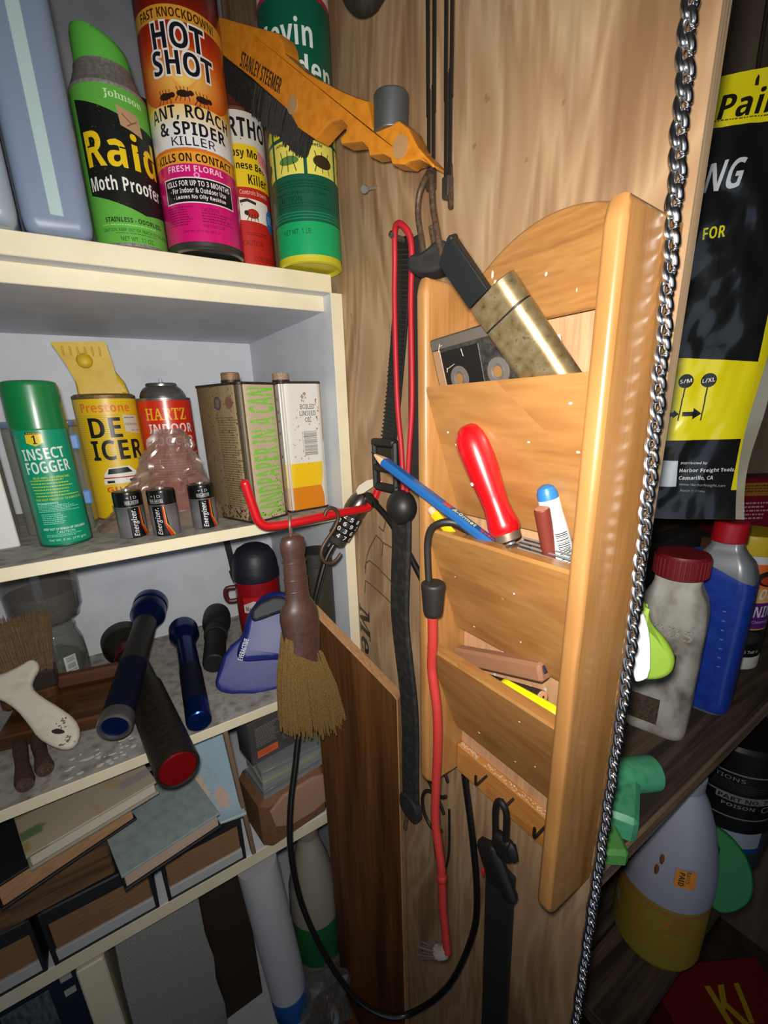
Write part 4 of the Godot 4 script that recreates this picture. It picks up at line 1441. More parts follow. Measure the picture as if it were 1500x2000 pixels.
func build_torch_shelf() -> void:
	var Y := 1.0209
	var blue := mat(rgb(22, 44, 104), 0.3, 0.75)
	var navy := mat(rgb(14, 20, 46), 0.55, 0.4)
	var grey := mat(rgb(70, 68, 64), 0.45, 0.6)
	torch("flashlight", "blue metal flashlight with a silver ring on its tail lying across the others", Vector3(-0.3645, 1.083, 0.012), Vector3(-0.2775, 1.118, -0.292), [
		["tail_cap", [0.0, 0.004, 0.0155, 0.004, 0.0165, 0.0, 0.0195, 0.0005, 0.0205, 0.003, 0.0205, 0.018, 0.0195, 0.020], mat(rgb(150, 148, 146), 0.35, 0.85), "silver ring"],
		["tail_disc", [0.0, 0.0032, 0.0152, 0.0032], blue],
		["grip", [0.0185, 0.018, 0.0192, 0.021, 0.0192, 0.125, 0.0185, 0.128], navy],
		["barrel", [0.0185, 0.126, 0.0182, 0.13, 0.0182, 0.245, 0.02, 0.252], grey],
		["head", [0.018, 0.244, 0.021, 0.250, 0.0265, 0.268, 0.0285, 0.272, 0.0285, 0.292, 0.0275, 0.294, 0.0275, 0.298, 0.029, 0.300, 0.029, 0.316, 0.027, 0.319, 0.0, 0.319], blue]])
	torch("flashlight", "smaller blue metal flashlight lying between the long one and the black one", Vector3(-0.268, 1.0405, 0.004), Vector3(-0.233, 1.054, -0.285), [
		["tail_cap", [0.0, 0.0, 0.0145, 0.0, 0.0165, 0.0015, 0.0172, 0.004, 0.0172, 0.026, 0.0168, 0.0275, 0.0172, 0.029, 0.0172, 0.04], mat(rgb(20, 50, 116), 0.25, 0.8)],
		["grip", [0.0165, 0.039, 0.0172, 0.042, 0.0172, 0.135, 0.0165, 0.138], navy],
		["barrel", [0.0165, 0.136, 0.0163, 0.14, 0.0163, 0.228, 0.018, 0.235], blue],
		["head", [0.016, 0.228, 0.019, 0.234, 0.0245, 0.252, 0.0262, 0.256, 0.0262, 0.285, 0.025, 0.289, 0.0, 0.289], blue]])
	var soot := mottled([rgb(24, 22, 18), rgb(38, 34, 27), rgb(50, 45, 36)], 0.06, 0.03, 0.5, 101, Vector3.ONE, 4, 0.3)
	torch("flashlight", "long black flashlight with a red end cap jutting over the shelf edge", Vector3(-0.309, 1.0475, 0.088), Vector3(-0.335, 1.062, -0.29), [
		["tail_disc", [0.0, 0.0005, 0.0205, 0.0005, 0.0222, 0.003], coat(mat(rgb(142, 14, 18), 0.3, 0.5), 0.6, 0.1), "red end disc"],
		["barrel", [0.022, 0.002, 0.0245, 0.001, 0.0255, 0.004, 0.0255, 0.19, 0.0225, 0.20, 0.0215, 0.30], soot],
		["collar", [0.0225, 0.296, 0.024, 0.298, 0.024, 0.318, 0.0225, 0.32], mat(rgb(96, 16, 18), 0.4, 0.4)],
		["head", [0.0215, 0.315, 0.026, 0.325, 0.035, 0.345, 0.036, 0.350, 0.036, 0.376, 0.034, 0.379, 0.0, 0.379], soot]])
	torch("flashlight", "plain black plastic flashlight lying left of the red jug", Vector3(-0.213, 1.0415, -0.135), Vector3(-0.162, 1.058, -0.305), [
		["barrel", [0.0, 0.0, 0.0165, 0.0, 0.0185, 0.002, 0.019, 0.005, 0.019, 0.116], mat(rgb(20, 20, 20), 0.6)],
		["head", [0.0185, 0.112, 0.0225, 0.118, 0.0255, 0.126, 0.0268, 0.14, 0.0262, 0.162, 0.024, 0.174, 0.018, 0.1805, 0.0, 0.1815], mat(rgb(22, 22, 22), 0.6)],
		["switch", [0.0, 0.085, 0.0215, 0.088, 0.0218, 0.1, 0.019, 0.103], mat(rgb(28, 28, 28), 0.6)]])
	lantern()
	red_jug(Y)
	# tall dark tin in the corner
	var dc := thing("dark_canister", "tall dark olive canister in the right rear corner behind the broom", "canister", Vector3(-0.0475, Y, -0.052))
	lathed(dc, "body", [0.0, 0.0, 0.0265, 0.0, 0.027, 0.001, 0.027, 0.19, 0.0262, 0.192], mat(rgb(46, 43, 34), 0.5))
	lathed(dc, "lid", [0.0275, 0.19, 0.0282, 0.191, 0.0282, 0.21, 0.0265, 0.212, 0.0, 0.212], mat(rgb(40, 38, 32), 0.5))
	# black webbing loop on the rear wall
	var hp := thing("hanging_strap", "black strap hanging from the shelf underside beside the red jug", "strap", Vector3(-0.166, 1.2, -0.225))
	var hb := world(hp)
	hb.sweep(path3([-0.148, 1.2893, -0.225, -0.144, 1.245, -0.226, -0.139, 1.20, -0.227, -0.136, 1.165, -0.228], 3), rounded_rect(0.011, 0.004, 0.0015), PackedFloat32Array(), false, true, Vector3.BACK)
	part(hp, "webbing", hb, M.black)
	hb = world(hp)
	hb.tube(path3([-0.136, 1.168, -0.228, -0.134, 1.155, -0.227, -0.131, 1.145, -0.226]), 0.009, 12)
	part(hp, "end_knob", hb, mat(rgb(70, 22, 20), 0.5))
	jars(Y)
	brushes(Y)

func lantern() -> void:
	var x := plane_at(LANTERN_AT, LANTERN_N)
	var t := thing("lantern", "blue plastic lantern flashlight lying face up with a dark bezel", "flashlight", LANTERN_AT, 0.0, "torches on the shelf")
	t.transform = x
	var bl := mottled([rgb(24, 32, 96), rgb(30, 42, 118), rgb(38, 50, 126)], 0.1, 0.03, 0.5, 104)
	var b := MB.new()
	b.prism(soften(flat2(LANTERN), 1), -0.050, 0.0, 0.006)
	part(t, "body", b, bl, 60)
	b = MB.new()
	b.prism(soften(flat2(LANTERN_TOP), 2), -0.012, 0.018, 0.009)
	part(t, "raised_housing", b, mat(rgb(30, 42, 116), 0.45), 60)
	b = MB.new()
	b.prism(soften(flat2(LANTERN_BEZEL), 2), 0.006, 0.026, 0.005)
	part(t, "bezel", b, mat(rgb(36, 38, 48), 0.6), 60)
	lettering(t, "lettering", "EVERACTIVE", Vector3(-0.0155, 0.0005, 0.0182), 0.034, 0.0075, 66.0, mat(rgb(200, 206, 210), 0.5))

# raised print: letters that fill a box, lying in the parent's x-y plane, turned counter-clockwise
func lettering(parent: Node3D, called: String, s: String, at: Vector3, w: float, h: float, turn: float, m: Material, font: Font = null) -> MeshInstance3D:
	var tm := TextMesh.new()
	tm.font = font if font else bold
	tm.text = s
	tm.font_size = 48
	tm.pixel_size = 0.01
	tm.depth = 0.02
	tm.curve_step = 3.0
	var bb := tm.get_aabb()
	var o := MeshInstance3D.new()
	o.name = called
	o.mesh = tm
	o.material_override = m
	var sc := Vector3(w / bb.size.x, h / bb.size.y, 0.012)
	var c := bb.get_center()
	o.transform = Transform3D(Basis(Vector3.BACK, deg_to_rad(turn)), at) * Transform3D(Basis.from_scale(sc), -Vector3(c.x * sc.x, c.y * sc.y, 0))
	parent.add_child(o, true)
	return o

func red_jug(Y: float) -> void:
	var at := Vector3(-0.103, Y, -0.2)
	var t := thing("drinks_jug", "red insulated jug with a domed black lid and white label", "jug", at, facing(at, -14))
	lathed(t, "body", [0.0, 0.0, 0.036, 0.0, 0.0385, 0.003, 0.0405, 0.06, 0.0408, 0.13, 0.040, 0.136], coat(mat(rgb(146, 12, 20), 0.4), 0.4, 0.2), 40)
	lathed(t, "lid", [0.041, 0.134, 0.0425, 0.136, 0.0425, 0.150, 0.0415, 0.152, 0.0408, 0.165, 0.037, 0.180, 0.030, 0.191, 0.018, 0.198, 0.0, 0.2], bump(mat(rgb(28, 28, 40), 0.5), 0.05, 0.02), 40, 50)
	var cv := CV.new(256, 200, rgb(196, 40, 44))
	cv.rect(0, 0, 256, 200, rgb(206, 196, 190))
	cv.pl([0, 0, 256, 0, 256, 96, 128, 40, 0, 96], rgb(186, 30, 34))
	cv.text("Marlboro", serif, 24, 116, 208, 56, rgb(34, 30, 32))
	var b := MB.new()
	var rows := []
	for i in 9:
		var a := -0.5 + i / 8.0
		rows.append(PackedVector3Array([Vector3(sin(a) * 0.0413, 0.078, cos(a) * 0.0413), Vector3(sin(a) * 0.0413, 0.108, cos(a) * 0.0413)]))
	b.grid(rows)
	part(t, "label", b, printed(cv, 0.4), 60)
	b = MB.new()
	b.tube(path3([-0.038, 0.12, 0.012, -0.052, 0.12, 0.016, -0.056, 0.108, 0.017, -0.052, 0.095, 0.016, -0.038, 0.094, 0.012], 3), 0.0045, 8)
	part(t, "handle", b, mat(rgb(80, 16, 20), 0.5))

func jars(Y: float) -> void:
	var glass := clear(rgb(120, 126, 116), 0.4, 0.08)
	var at := Vector3(-0.432, Y, -0.272)
	var t := thing("glass_jar", "small glass jar of olive-green scraps with a barcode label", "jar", at, facing(at, 0))
	lathed(t, "glass", [0.0, 0.0, 0.034, 0.0, 0.040, 0.003, 0.0425, 0.012, 0.0425, 0.045, 0.041, 0.075, 0.036, 0.092, 0.034, 0.097, 0.036, 0.099, 0.036, 0.104, 0.034, 0.106, 0.034, 0.118], glass, 40, 50)
	var nz := FastNoiseLite.new()
	nz.seed = 5
	nz.frequency = 60.0
	var b := MB.new()
	b.ball(Vector3(0, 0.034, 0), Vector3(0.036, 0.028, 0.036), 28)
	for i in b.P.size():
		b.P[i] += (b.P[i] - Vector3(0, 0.034, 0)) * nz.get_noise_3dv(b.P[i]) * 0.25
	part(t, "scraps", b, mottled([rgb(40, 44, 22), rgb(74, 80, 38), rgb(104, 106, 58)], 0.05, 0.05, 0.6, 106), 40)
	var cv := CV.new(128, 200, rgb(206, 208, 206))
	cv.bars(22, 20, 84, 50, rgb(40, 40, 40), false)
	cv.bars(22, 90, 84, 60, rgb(60, 60, 60), false)
	cv.rect(16, 170, 96, 6, rgb(60, 70, 110))
	b = MB.new()
	b.X = Transform3D(Basis(Vector3.UP, 0.35), Vector3.ZERO)
	var rows := []
	for i in 7:
		var a := (i / 6.0 - 0.5) * 0.42
		rows.append(PackedVector3Array([Vector3(sin(a) * 0.0429, 0.032, cos(a) * 0.0429), Vector3(sin(a) * 0.0429, 0.062, cos(a) * 0.0429)]))
	b.grid(rows)
	part(t, "label", b, printed(cv, 0.5), 60)
	var u := thing("glass_jar", "wide dusty glass jar stacked upside down on the smaller jar", "jar", Vector3(-0.43, Y + 0.1185, -0.272))
	lathed(u, "glass", [0.0, 0.0, 0.04, 0.0, 0.044, 0.003, 0.046, 0.012, 0.050, 0.02, 0.052, 0.06, 0.052, 0.094, 0.050, 0.1, 0.0, 0.1], clear(rgb(116, 112, 104), 0.4, 0.12), 40, 50)
	lathed(u, "dusty_residue", [0.0, 0.003, 0.042, 0.003, 0.048, 0.02, 0.0495, 0.05, 0.0, 0.052], mottled([rgb(70, 67, 60), rgb(98, 94, 86), rgb(126, 122, 112)], 0.05, 0.04, 0.8, 107), 32, 50)

func bristle_bunch(b: MB, n: int, base: Callable, tip: Callable, r: float, sag: float) -> void:
	for k in n:
		var a: Vector3 = base.call()
		var c: Vector3 = tip.call(a)
		var m := (a + c) / 2 + Vector3(rng.randf_range(-1, 1), rng.randf_range(-1, 1), rng.randf_range(-1, 1)) * sag
		b.tube(PackedVector3Array([a, m, c]), r, 3, PackedFloat32Array([1.0, 0.9, 0.45]))

func brushes(Y: float) -> void:
	# white handled brush
	var t := thing("paint_brush", "paint brush with a dirty white plastic handle lying on dark tools", "paint brush", PAINT_HANDLE_AT)
	t.transform = plane_at(PAINT_HANDLE_AT, PAINT_HANDLE_N)
	var b := MB.new()
	b.prism(soften(flat2(PAINT_HANDLE), 1), -0.011, 0.003, 0.0045)
	var wm := mottled([rgb(186, 177, 156), rgb(203, 196, 178), rgb(210, 203, 187), rgb(196, 188, 168)], 0.12, 0.012, 0.5, 108)
	part(t, "handle", b, wm, 60)
	b = MB.new()
	b.prism(soften(flat2(PAINT_HOLE), 1), 0.0025, 0.0036, 0.0)
	part(t, "hang_hole", b, mat(rgb(36, 30, 26), 0.9))
	b = MB.new()
	for k in 26:
		var e := Vector2(0.010, -0.045) + Vector2(rng.randf_range(-0.010, 0.008), rng.randf_range(-0.006, 0.006)) if k < 16 else Vector2(rng.randf_range(-0.004, 0.012), rng.randf_range(-0.028, -0.012))
		b.ball(Vector3(e.x, e.y, 0.0029), Vector3(rng.randf_range(0.0006, 0.0026), rng.randf_range(0.0005, 0.0018), 0.0005), 6)
	part(t, "dirt_specks", b, mat(rgb(112, 96, 78), 0.8), 60).set_meta("kind", "stuff")
	var q := flat2(PAINT_HANDLE)
	b = MB.new()
	b.box(Vector3(-0.083, 0.056, -0.005), Vector3(0.028, 0.05, 0.016), 0.002)
	part(t, "ferrule", b, M.steel)
	# tan bristles standing at the left
	var tb := thing("bristle_brush", "wide brush with worn tan bristles pointing upward by the jar", "paint brush", Vector3(-0.468, Y + 0.02, -0.2))
	b = MB.new()
	var base := func() -> Vector3: return Vector3(rng.randf_range(-0.035, 0.035), 0.045, rng.randf_range(-0.012, 0.012))
	var tip := func(a: Vector3) -> Vector3: return Vector3(a.x * 1.3 + rng.randf_range(-0.004, 0.004), 0.135 + rng.randf_range(-0.008, 0.004), a.z * 1.6)
	bristle_bunch(b, 420, base, tip, 0.0011, 0.002)
	var hair := part(tb, "bristles", b, mottled([rgb(104, 84, 56), rgb(140, 115, 80), rgb(166, 140, 102)], 0.04, 0.03, 0.8, 109), 60)
	hair.set_meta("kind", "stuff")
	b = MB.new()
	b.box(Vector3(0, 0.035, 0), Vector3(0.076, 0.03, 0.03), 0.003)
	part(tb, "ferrule", b, mat(rgb(70, 60, 50), 0.5, 0.5))
	b = MB.new()
	b.box(Vector3(0, 0.01, 0), Vector3(0.07, 0.022, 0.024), 0.005)
	part(tb, "handle", b, M.brownwood)
	# dark wooden trowel float and two rusty handles
	var w := thing("wooden_float", "dark worn wooden float lying flat behind the white handle", "hand tool", Vector3(-0.41, Y, -0.16), deg_to_rad(-12))
	b = MB.new()
	b.box(Vector3(0, 0.012, 0), Vector3(0.17, 0.022, 0.12), 0.003, 0)
	part(w, "board", b, M.brownwood)
	b = MB.new()
	b.box(Vector3(0.0, 0.034, -0.045), Vector3(0.165, 0.022, 0.018), 0.004, 0)
	part(w, "grip", b, mat(rgb(92, 54, 32), 0.6))
	for k in [[Vector3(-0.482, Y + 0.011, -0.13), Vector3(-0.466, Y + 0.011, -0.012), "rusty dark wooden tool handle at the front left of the torch shelf"], [Vector3(-0.462, Y + 0.011, -0.12), Vector3(-0.447, Y + 0.011, -0.028), "short rounded brown wooden handle just under the white brush"]]:
		var hd := thing("tool_handle", k[2], "tool handle", k[0])
		hd.transform = along(k[0], k[1])
		var l: float = k[0].distance_to(k[1])
		lathed(hd, "grip", [0.0, 0.0, 0.007, 0.0, 0.0085, l * 0.3, 0.0075, l * 0.6, 0.0105, l * 0.9, 0.009, l * 0.98, 0.0, l], mottled([rgb(46, 32, 22), rgb(70, 52, 38), rgb(92, 74, 58)], 0.04, 0.03, 0.8, 111), 16, 60)
		lathed(hd, "tang", [0.0, -0.03, 0.003, -0.03, 0.003, 0.002], M.rust, 8)

# ---------------------------------------------------------------- books and boxes below
# a book lying flat: spine at -z side, pages showing at the front; w along x, d along z
func flat_book(label: String, at: Vector3, turn: float, w: float, d: float, h: float, cover: Material, pages: Material, top: Material = null, group := "books lying on the lower shelf", over := 0.003) -> Node3D:
	var t := thing("book", label, "book", at, deg_to_rad(turn), group)
	var c := minf(0.0035, h * 0.2)
	var b := MB.new()
	b.box(Vector3(0, c / 2, 0), Vector3(w, c, d), 0.0006)
	part(t, "lower_cover", b, cover)
	b = MB.new()
	b.box(Vector3(0, h / 2, -over / 2), Vector3(w - over * 2, h - c * 2, d - over), 0.0006, 0)
	part(t, "page_block", b, pages)
	b = MB.new()
	b.box(Vector3(0, h - c / 2, 0), Vector3(w, c, d), 0.0006)
	part(t, "upper_cover", b, top if top else cover)
	b = MB.new()
	b.box(Vector3(0, h / 2, -d / 2 + 0.001), Vector3(w, h, 0.003), 0.001)
	part(t, "spine", b, cover)
	return t

func build_book_shelf() -> void:
	var Y := 0.7578
	var blk := mat(rgb(24, 24, 26), 0.6)
	var pages := mottled([rgb(104, 74, 46), rgb(134, 98, 64), rgb(150, 114, 78)], 0.05, 0.04, 0.85, 121, Vector3(0.15, 6, 1))
	var pale := mat(rgb(176, 176, 174), 0.8)
	# three fat black volumes in a row, each on a pale card sleeve
	var row := [[-0.2935, 0.118, 0.094, "right-hand fat black volume with brown page edges, below the map"], [-0.4285, 0.128, 0.094, "middle fat black volume with brown page edges under the tan book"], [-0.568, 0.136, 0.094, "left-hand fat black volume with brown page edges at the picture's corner"]]
	for r in row:
		var t := thing("black_volume", r[3], "book", Vector3(r[0], Y, -0.09), 0.0, "fat black volumes in a row")
		var w: float = r[1]
		var h: float = r[2]
		var b := MB.new()
		b.box(Vector3(0, 0.011, 0.0), Vector3(w - 0.006, 0.018, 0.176), 0.001)
		part(t, "card_sleeve", b, pale)
		b = MB.new()
		b.box(Vector3(0, 0.0012, 0.0), Vector3(w, 0.0024, 0.18), 0.0005)
		part(t, "lower_cover", b, blk)
		b = MB.new()
		b.box(Vector3(0, h - 0.012, 0.0), Vector3(w, 0.024, 0.18), 0.002)
		part(t, "upper_cover", b, blk)
		for sx in [-1, 1]:
			b = MB.new()
			b.box(Vector3(sx * (w / 2 - 0.0025), h / 2, 0.0), Vector3(0.005, h, 0.181), 0.001)
			part(t, "side_board", b, blk)
		b = MB.new()
		b.box(Vector3(0, 0.045, -0.002), Vector3(w - 0.011, 0.05, 0.174), 0.001, 0)
		part(t, "page_block", b, pages)
	# brown boxed set on top
	var bx := thing("brown_case", "dull brown wooden case lying across the black volumes", "case", Vector3(-0.517, Y + 0.095, -0.085), deg_to_rad(2))
	var b2 := MB.new()
	b2.box(Vector3(0, 0.030, 0), Vector3(0.22, 0.060, 0.17), 0.002, 0)
	part(bx, "body", b2, board_mat(wood_image(128, 256, [rgb(70, 48, 28), rgb(96, 68, 40), rgb(112, 82, 50)], 0.05, 0.006, 123), 0.1, 0.3, 0.6))
	b2 = MB.new()
	b2.box(Vector3(0, 0.0615, 0), Vector3(0.222, 0.003, 0.172), 0.001, 0)
	part(bx, "lid", b2, mat(rgb(40, 34, 28), 0.6))
	var tan := mottled([rgb(140, 104, 70), rgb(172, 132, 92), rgb(184, 146, 106)], 0.06, 0.04, 0.85, 124, Vector3(0.2, 5, 1))
	var base := Y + 0.0985 + 0.060
	flat_book("thick tan-paged book with black cover lying on the brown case", Vector3(-0.455, base, -0.045), 17, 0.15, 0.12, 0.036, blk, tan)
	var ptex := CV.new(256, 256, rgb(168, 158, 138))
	for k in 300:
		var x := ptex.rg.randf() * 256
		var y := ptex.rg.randf() * 256
		var cc: Color = [rgb(150, 138, 84), rgb(96, 122, 78), rgb(176, 164, 108), rgb(150, 140, 140), rgb(172, 150, 120), rgb(70, 104, 74)][ptex.rg.randi() % 6]
		ptex.line([x, y, x + ptex.rg.randf_range(-14, 34), y + ptex.rg.randf_range(-10, 4)], 4, cc)
	flat_book("book with a green and yellow painted landscape on its cover", Vector3(-0.418, base + 0.0365, -0.042), 13, 0.145, 0.125, 0.022, mat(rgb(150, 144, 128), 0.6), M.paper, printed(ptex, 0.5))
	flat_book("slim pale blue book lying in front under the red-ended flashlight", Vector3(-0.342, base - 0.026, -0.012), 10, 0.125, 0.14, 0.026, blk, mat(rgb(182, 158, 138), 0.8), mottled([rgb(120, 138, 138), rgb(136, 152, 152), rgb(144, 160, 158)], 0.15, 0.03, 0.6, 126))
	flat_book("narrow black book hidden below the pale blue one", Vector3(-0.360, Y + 0.0945, -0.03), 4, 0.066, 0.11, 0.037, blk, tan)
	flat_book("old rose-coloured book at the far left of the stack", Vector3(-0.582, base + 0.002, -0.05), -4, 0.09, 0.12, 0.045, mat(rgb(120, 84, 80), 0.7), mat(rgb(132, 106, 94), 0.8))
	# folded map curling over the right volume
	var mp := CV.new(512, 512, rgb(136, 160, 172))
	for k in 7:
		mp.line([k * 80.0, 0, k * 80.0 + 20, 512], 1.2, rgb(116, 140, 156))
	mp.pl([120, 260, 190, 220, 260, 250, 300, 330, 240, 400, 170, 380, 130, 330], rgb(176, 160, 136))
	mp.pl([320, 340, 380, 310, 430, 360, 400, 420, 340, 410], rgb(178, 150, 132))
	for k in 120:
		var x := mp.rg.randf() * 480
		var y := 180 + mp.rg.randf() * 300
		mp.line([x, y, x + mp.rg.randf_range(4, 22), y + mp.rg.randf_range(-10, 10)], 1.2, rgb(96, 110, 120))
	var m := thing("map_sheet", "pale blue folded map curling down over the right-hand black volume", "map", Vector3(-0.262, Y + 0.0945, -0.05))
	var mb := MB.new()
	var rows := []
	for i in 13:
		var u := i / 12.0
		var rr := PackedVector3Array()
		for j in 13:
			var v := j / 12.0
			rr.append(Vector3(-0.062 + 0.098 * u, 0.0006 + 0.15 * pow(v, 1.6) * (1.0 + 0.1 * u) + 0.002 * sin(u * 5.0), 0.047 - 0.10 * v + 0.012 * u))
		rows.append(rr)
	mb.grid(rows)
	var mo := part(m, "sheet", mb, printed(mp, 0.6), 60)
	var fold := MB.new()
	fold.tube(path3([-0.062, 0.0022, 0.047, -0.02, 0.003, 0.0515, 0.036, 0.0025, 0.0585], 4), 0.0016, 6)
	part(m, "folded_edge", fold, mat(rgb(184, 190, 186), 0.7))
	# upright brown slat
	var sl := thing("wooden_stick", "thin worn wooden stick standing between map and cassette boxes", "stick", Vector3(-0.228, Y, -0.01))
	var sb := world(sl)
	sb.sweep(path3([-0.222, 0.7590, -0.004, -0.2345, 1.0035, -0.012]), rounded_rect(0.007, 0.012, 0.002), PackedFloat32Array(), false, true, Vector3.BACK)
	part(sl, "slat", sb, mat(rgb(120, 98, 76), 0.8))
	# leather pouch, cassettes, software box
	var po := thing("leather_pouch", "flat tan leather pouch at the bottom of the stack of cases", "pouch", Vector3(-0.148, Y, -0.04), deg_to_rad(6))
	var pb := MB.new()
	pb.box(Vector3(0, 0.052, 0), Vector3(0.125, 0.103, 0.10), 0.012)
	part(po, "body", pb, mottled([rgb(96, 62, 36), rgb(120, 82, 52), rgb(108, 72, 44)], 0.1, 0.03, 0.75, 129))
	pb = MB.new()
	pb.prism(soften(PackedVector2Array([Vector2(-0.052, 0.1), Vector2(-0.042, 0.035), Vector2(0.05, 0.03), Vector2(0.068, 0.055), Vector2(0.058, 0.1)]), 1), 0.048, 0.055, 0.002)
	part(po, "flap", pb, mat(rgb(160, 124, 98), 0.8))
	for k in 3:
		var cs := thing("cassette_case", ["lowest clear cassette case on the leather pouch", "middle clear cassette case with a yellow edge", "top clear cassette case under the grey software box"][k], "cassette case", Vector3(-0.146 + k * 0.003, Y + 0.1045 + k * 0.0165, -0.03), deg_to_rad(7 - k * 3), "cassette cases on the pouch")
		pb = MB.new()
		pb.box(Vector3(0, 0.008, 0), Vector3(0.11, 0.0155, 0.07), 0.001)
		part(cs, "shell", pb, clear(rgb(170, 176, 178), 0.35, 0.1))
		pb = MB.new()
		pb.box(Vector3(0, 0.008, -0.002), Vector3(0.104, 0.011, 0.062), 0.001)
		part(cs, "inlay", pb, mat([rgb(60, 58, 56), rgb(150, 146, 40), rgb(70, 70, 74)][k], 0.5))
	var sw := CV.new(512, 400, rgb(70, 68, 66))
	sw.fine(40, 60, 180, 200, 12, rgb(130, 126, 120))
	sw.rect(40, 290, 150, 70, rgb(206, 92, 48))
	sw.fine(60, 300, 110, 50, 4, rgb(150, 60, 34))
	sw.text("Intel", bold, 290, 80, 180, 110, rgb(150, 44, 40))
	sw.fine(230, 240, 240, 70, 5, rgb(120, 118, 114))
	var bo := thing("software_box", "dark grey shrink-wrapped box with red and orange print on the cases", "box", Vector3(-0.143, Y + 0.1545, -0.045), deg_to_rad(7))
	pb = MB.new()
	pb.box(Vector3(0, 0.040, 0), Vector3(0.125, 0.078, 0.05), 0.002)
	part(bo, "carton", pb, mat(rgb(56, 54, 52), 0.4))
	pb = MB.new()
	pb.grid([PackedVector3Array([Vector3(-0.061, 0.003, 0.0255), Vector3(-0.061, 0.077, 0.0255)]), PackedVector3Array([Vector3(0.061, 0.003, 0.0255), Vector3(0.061, 0.077, 0.0255)])])
	part(bo, "printed_front", pb, coat(printed(sw, 0.3), 0.8, 0.08))
	# white tray above
	var wt := thing("white_tray", "white plastic tray edge showing just under the torch shelf", "tray", Vector3(-0.16, Y + 0.2335, -0.10), 0.0)
	pb = MB.new()
	pb.box(Vector3(0, 0.006, -0.02), Vector3(0.13, 0.012, 0.10), 0.002)
	part(wt, "tray", pb, M.white)

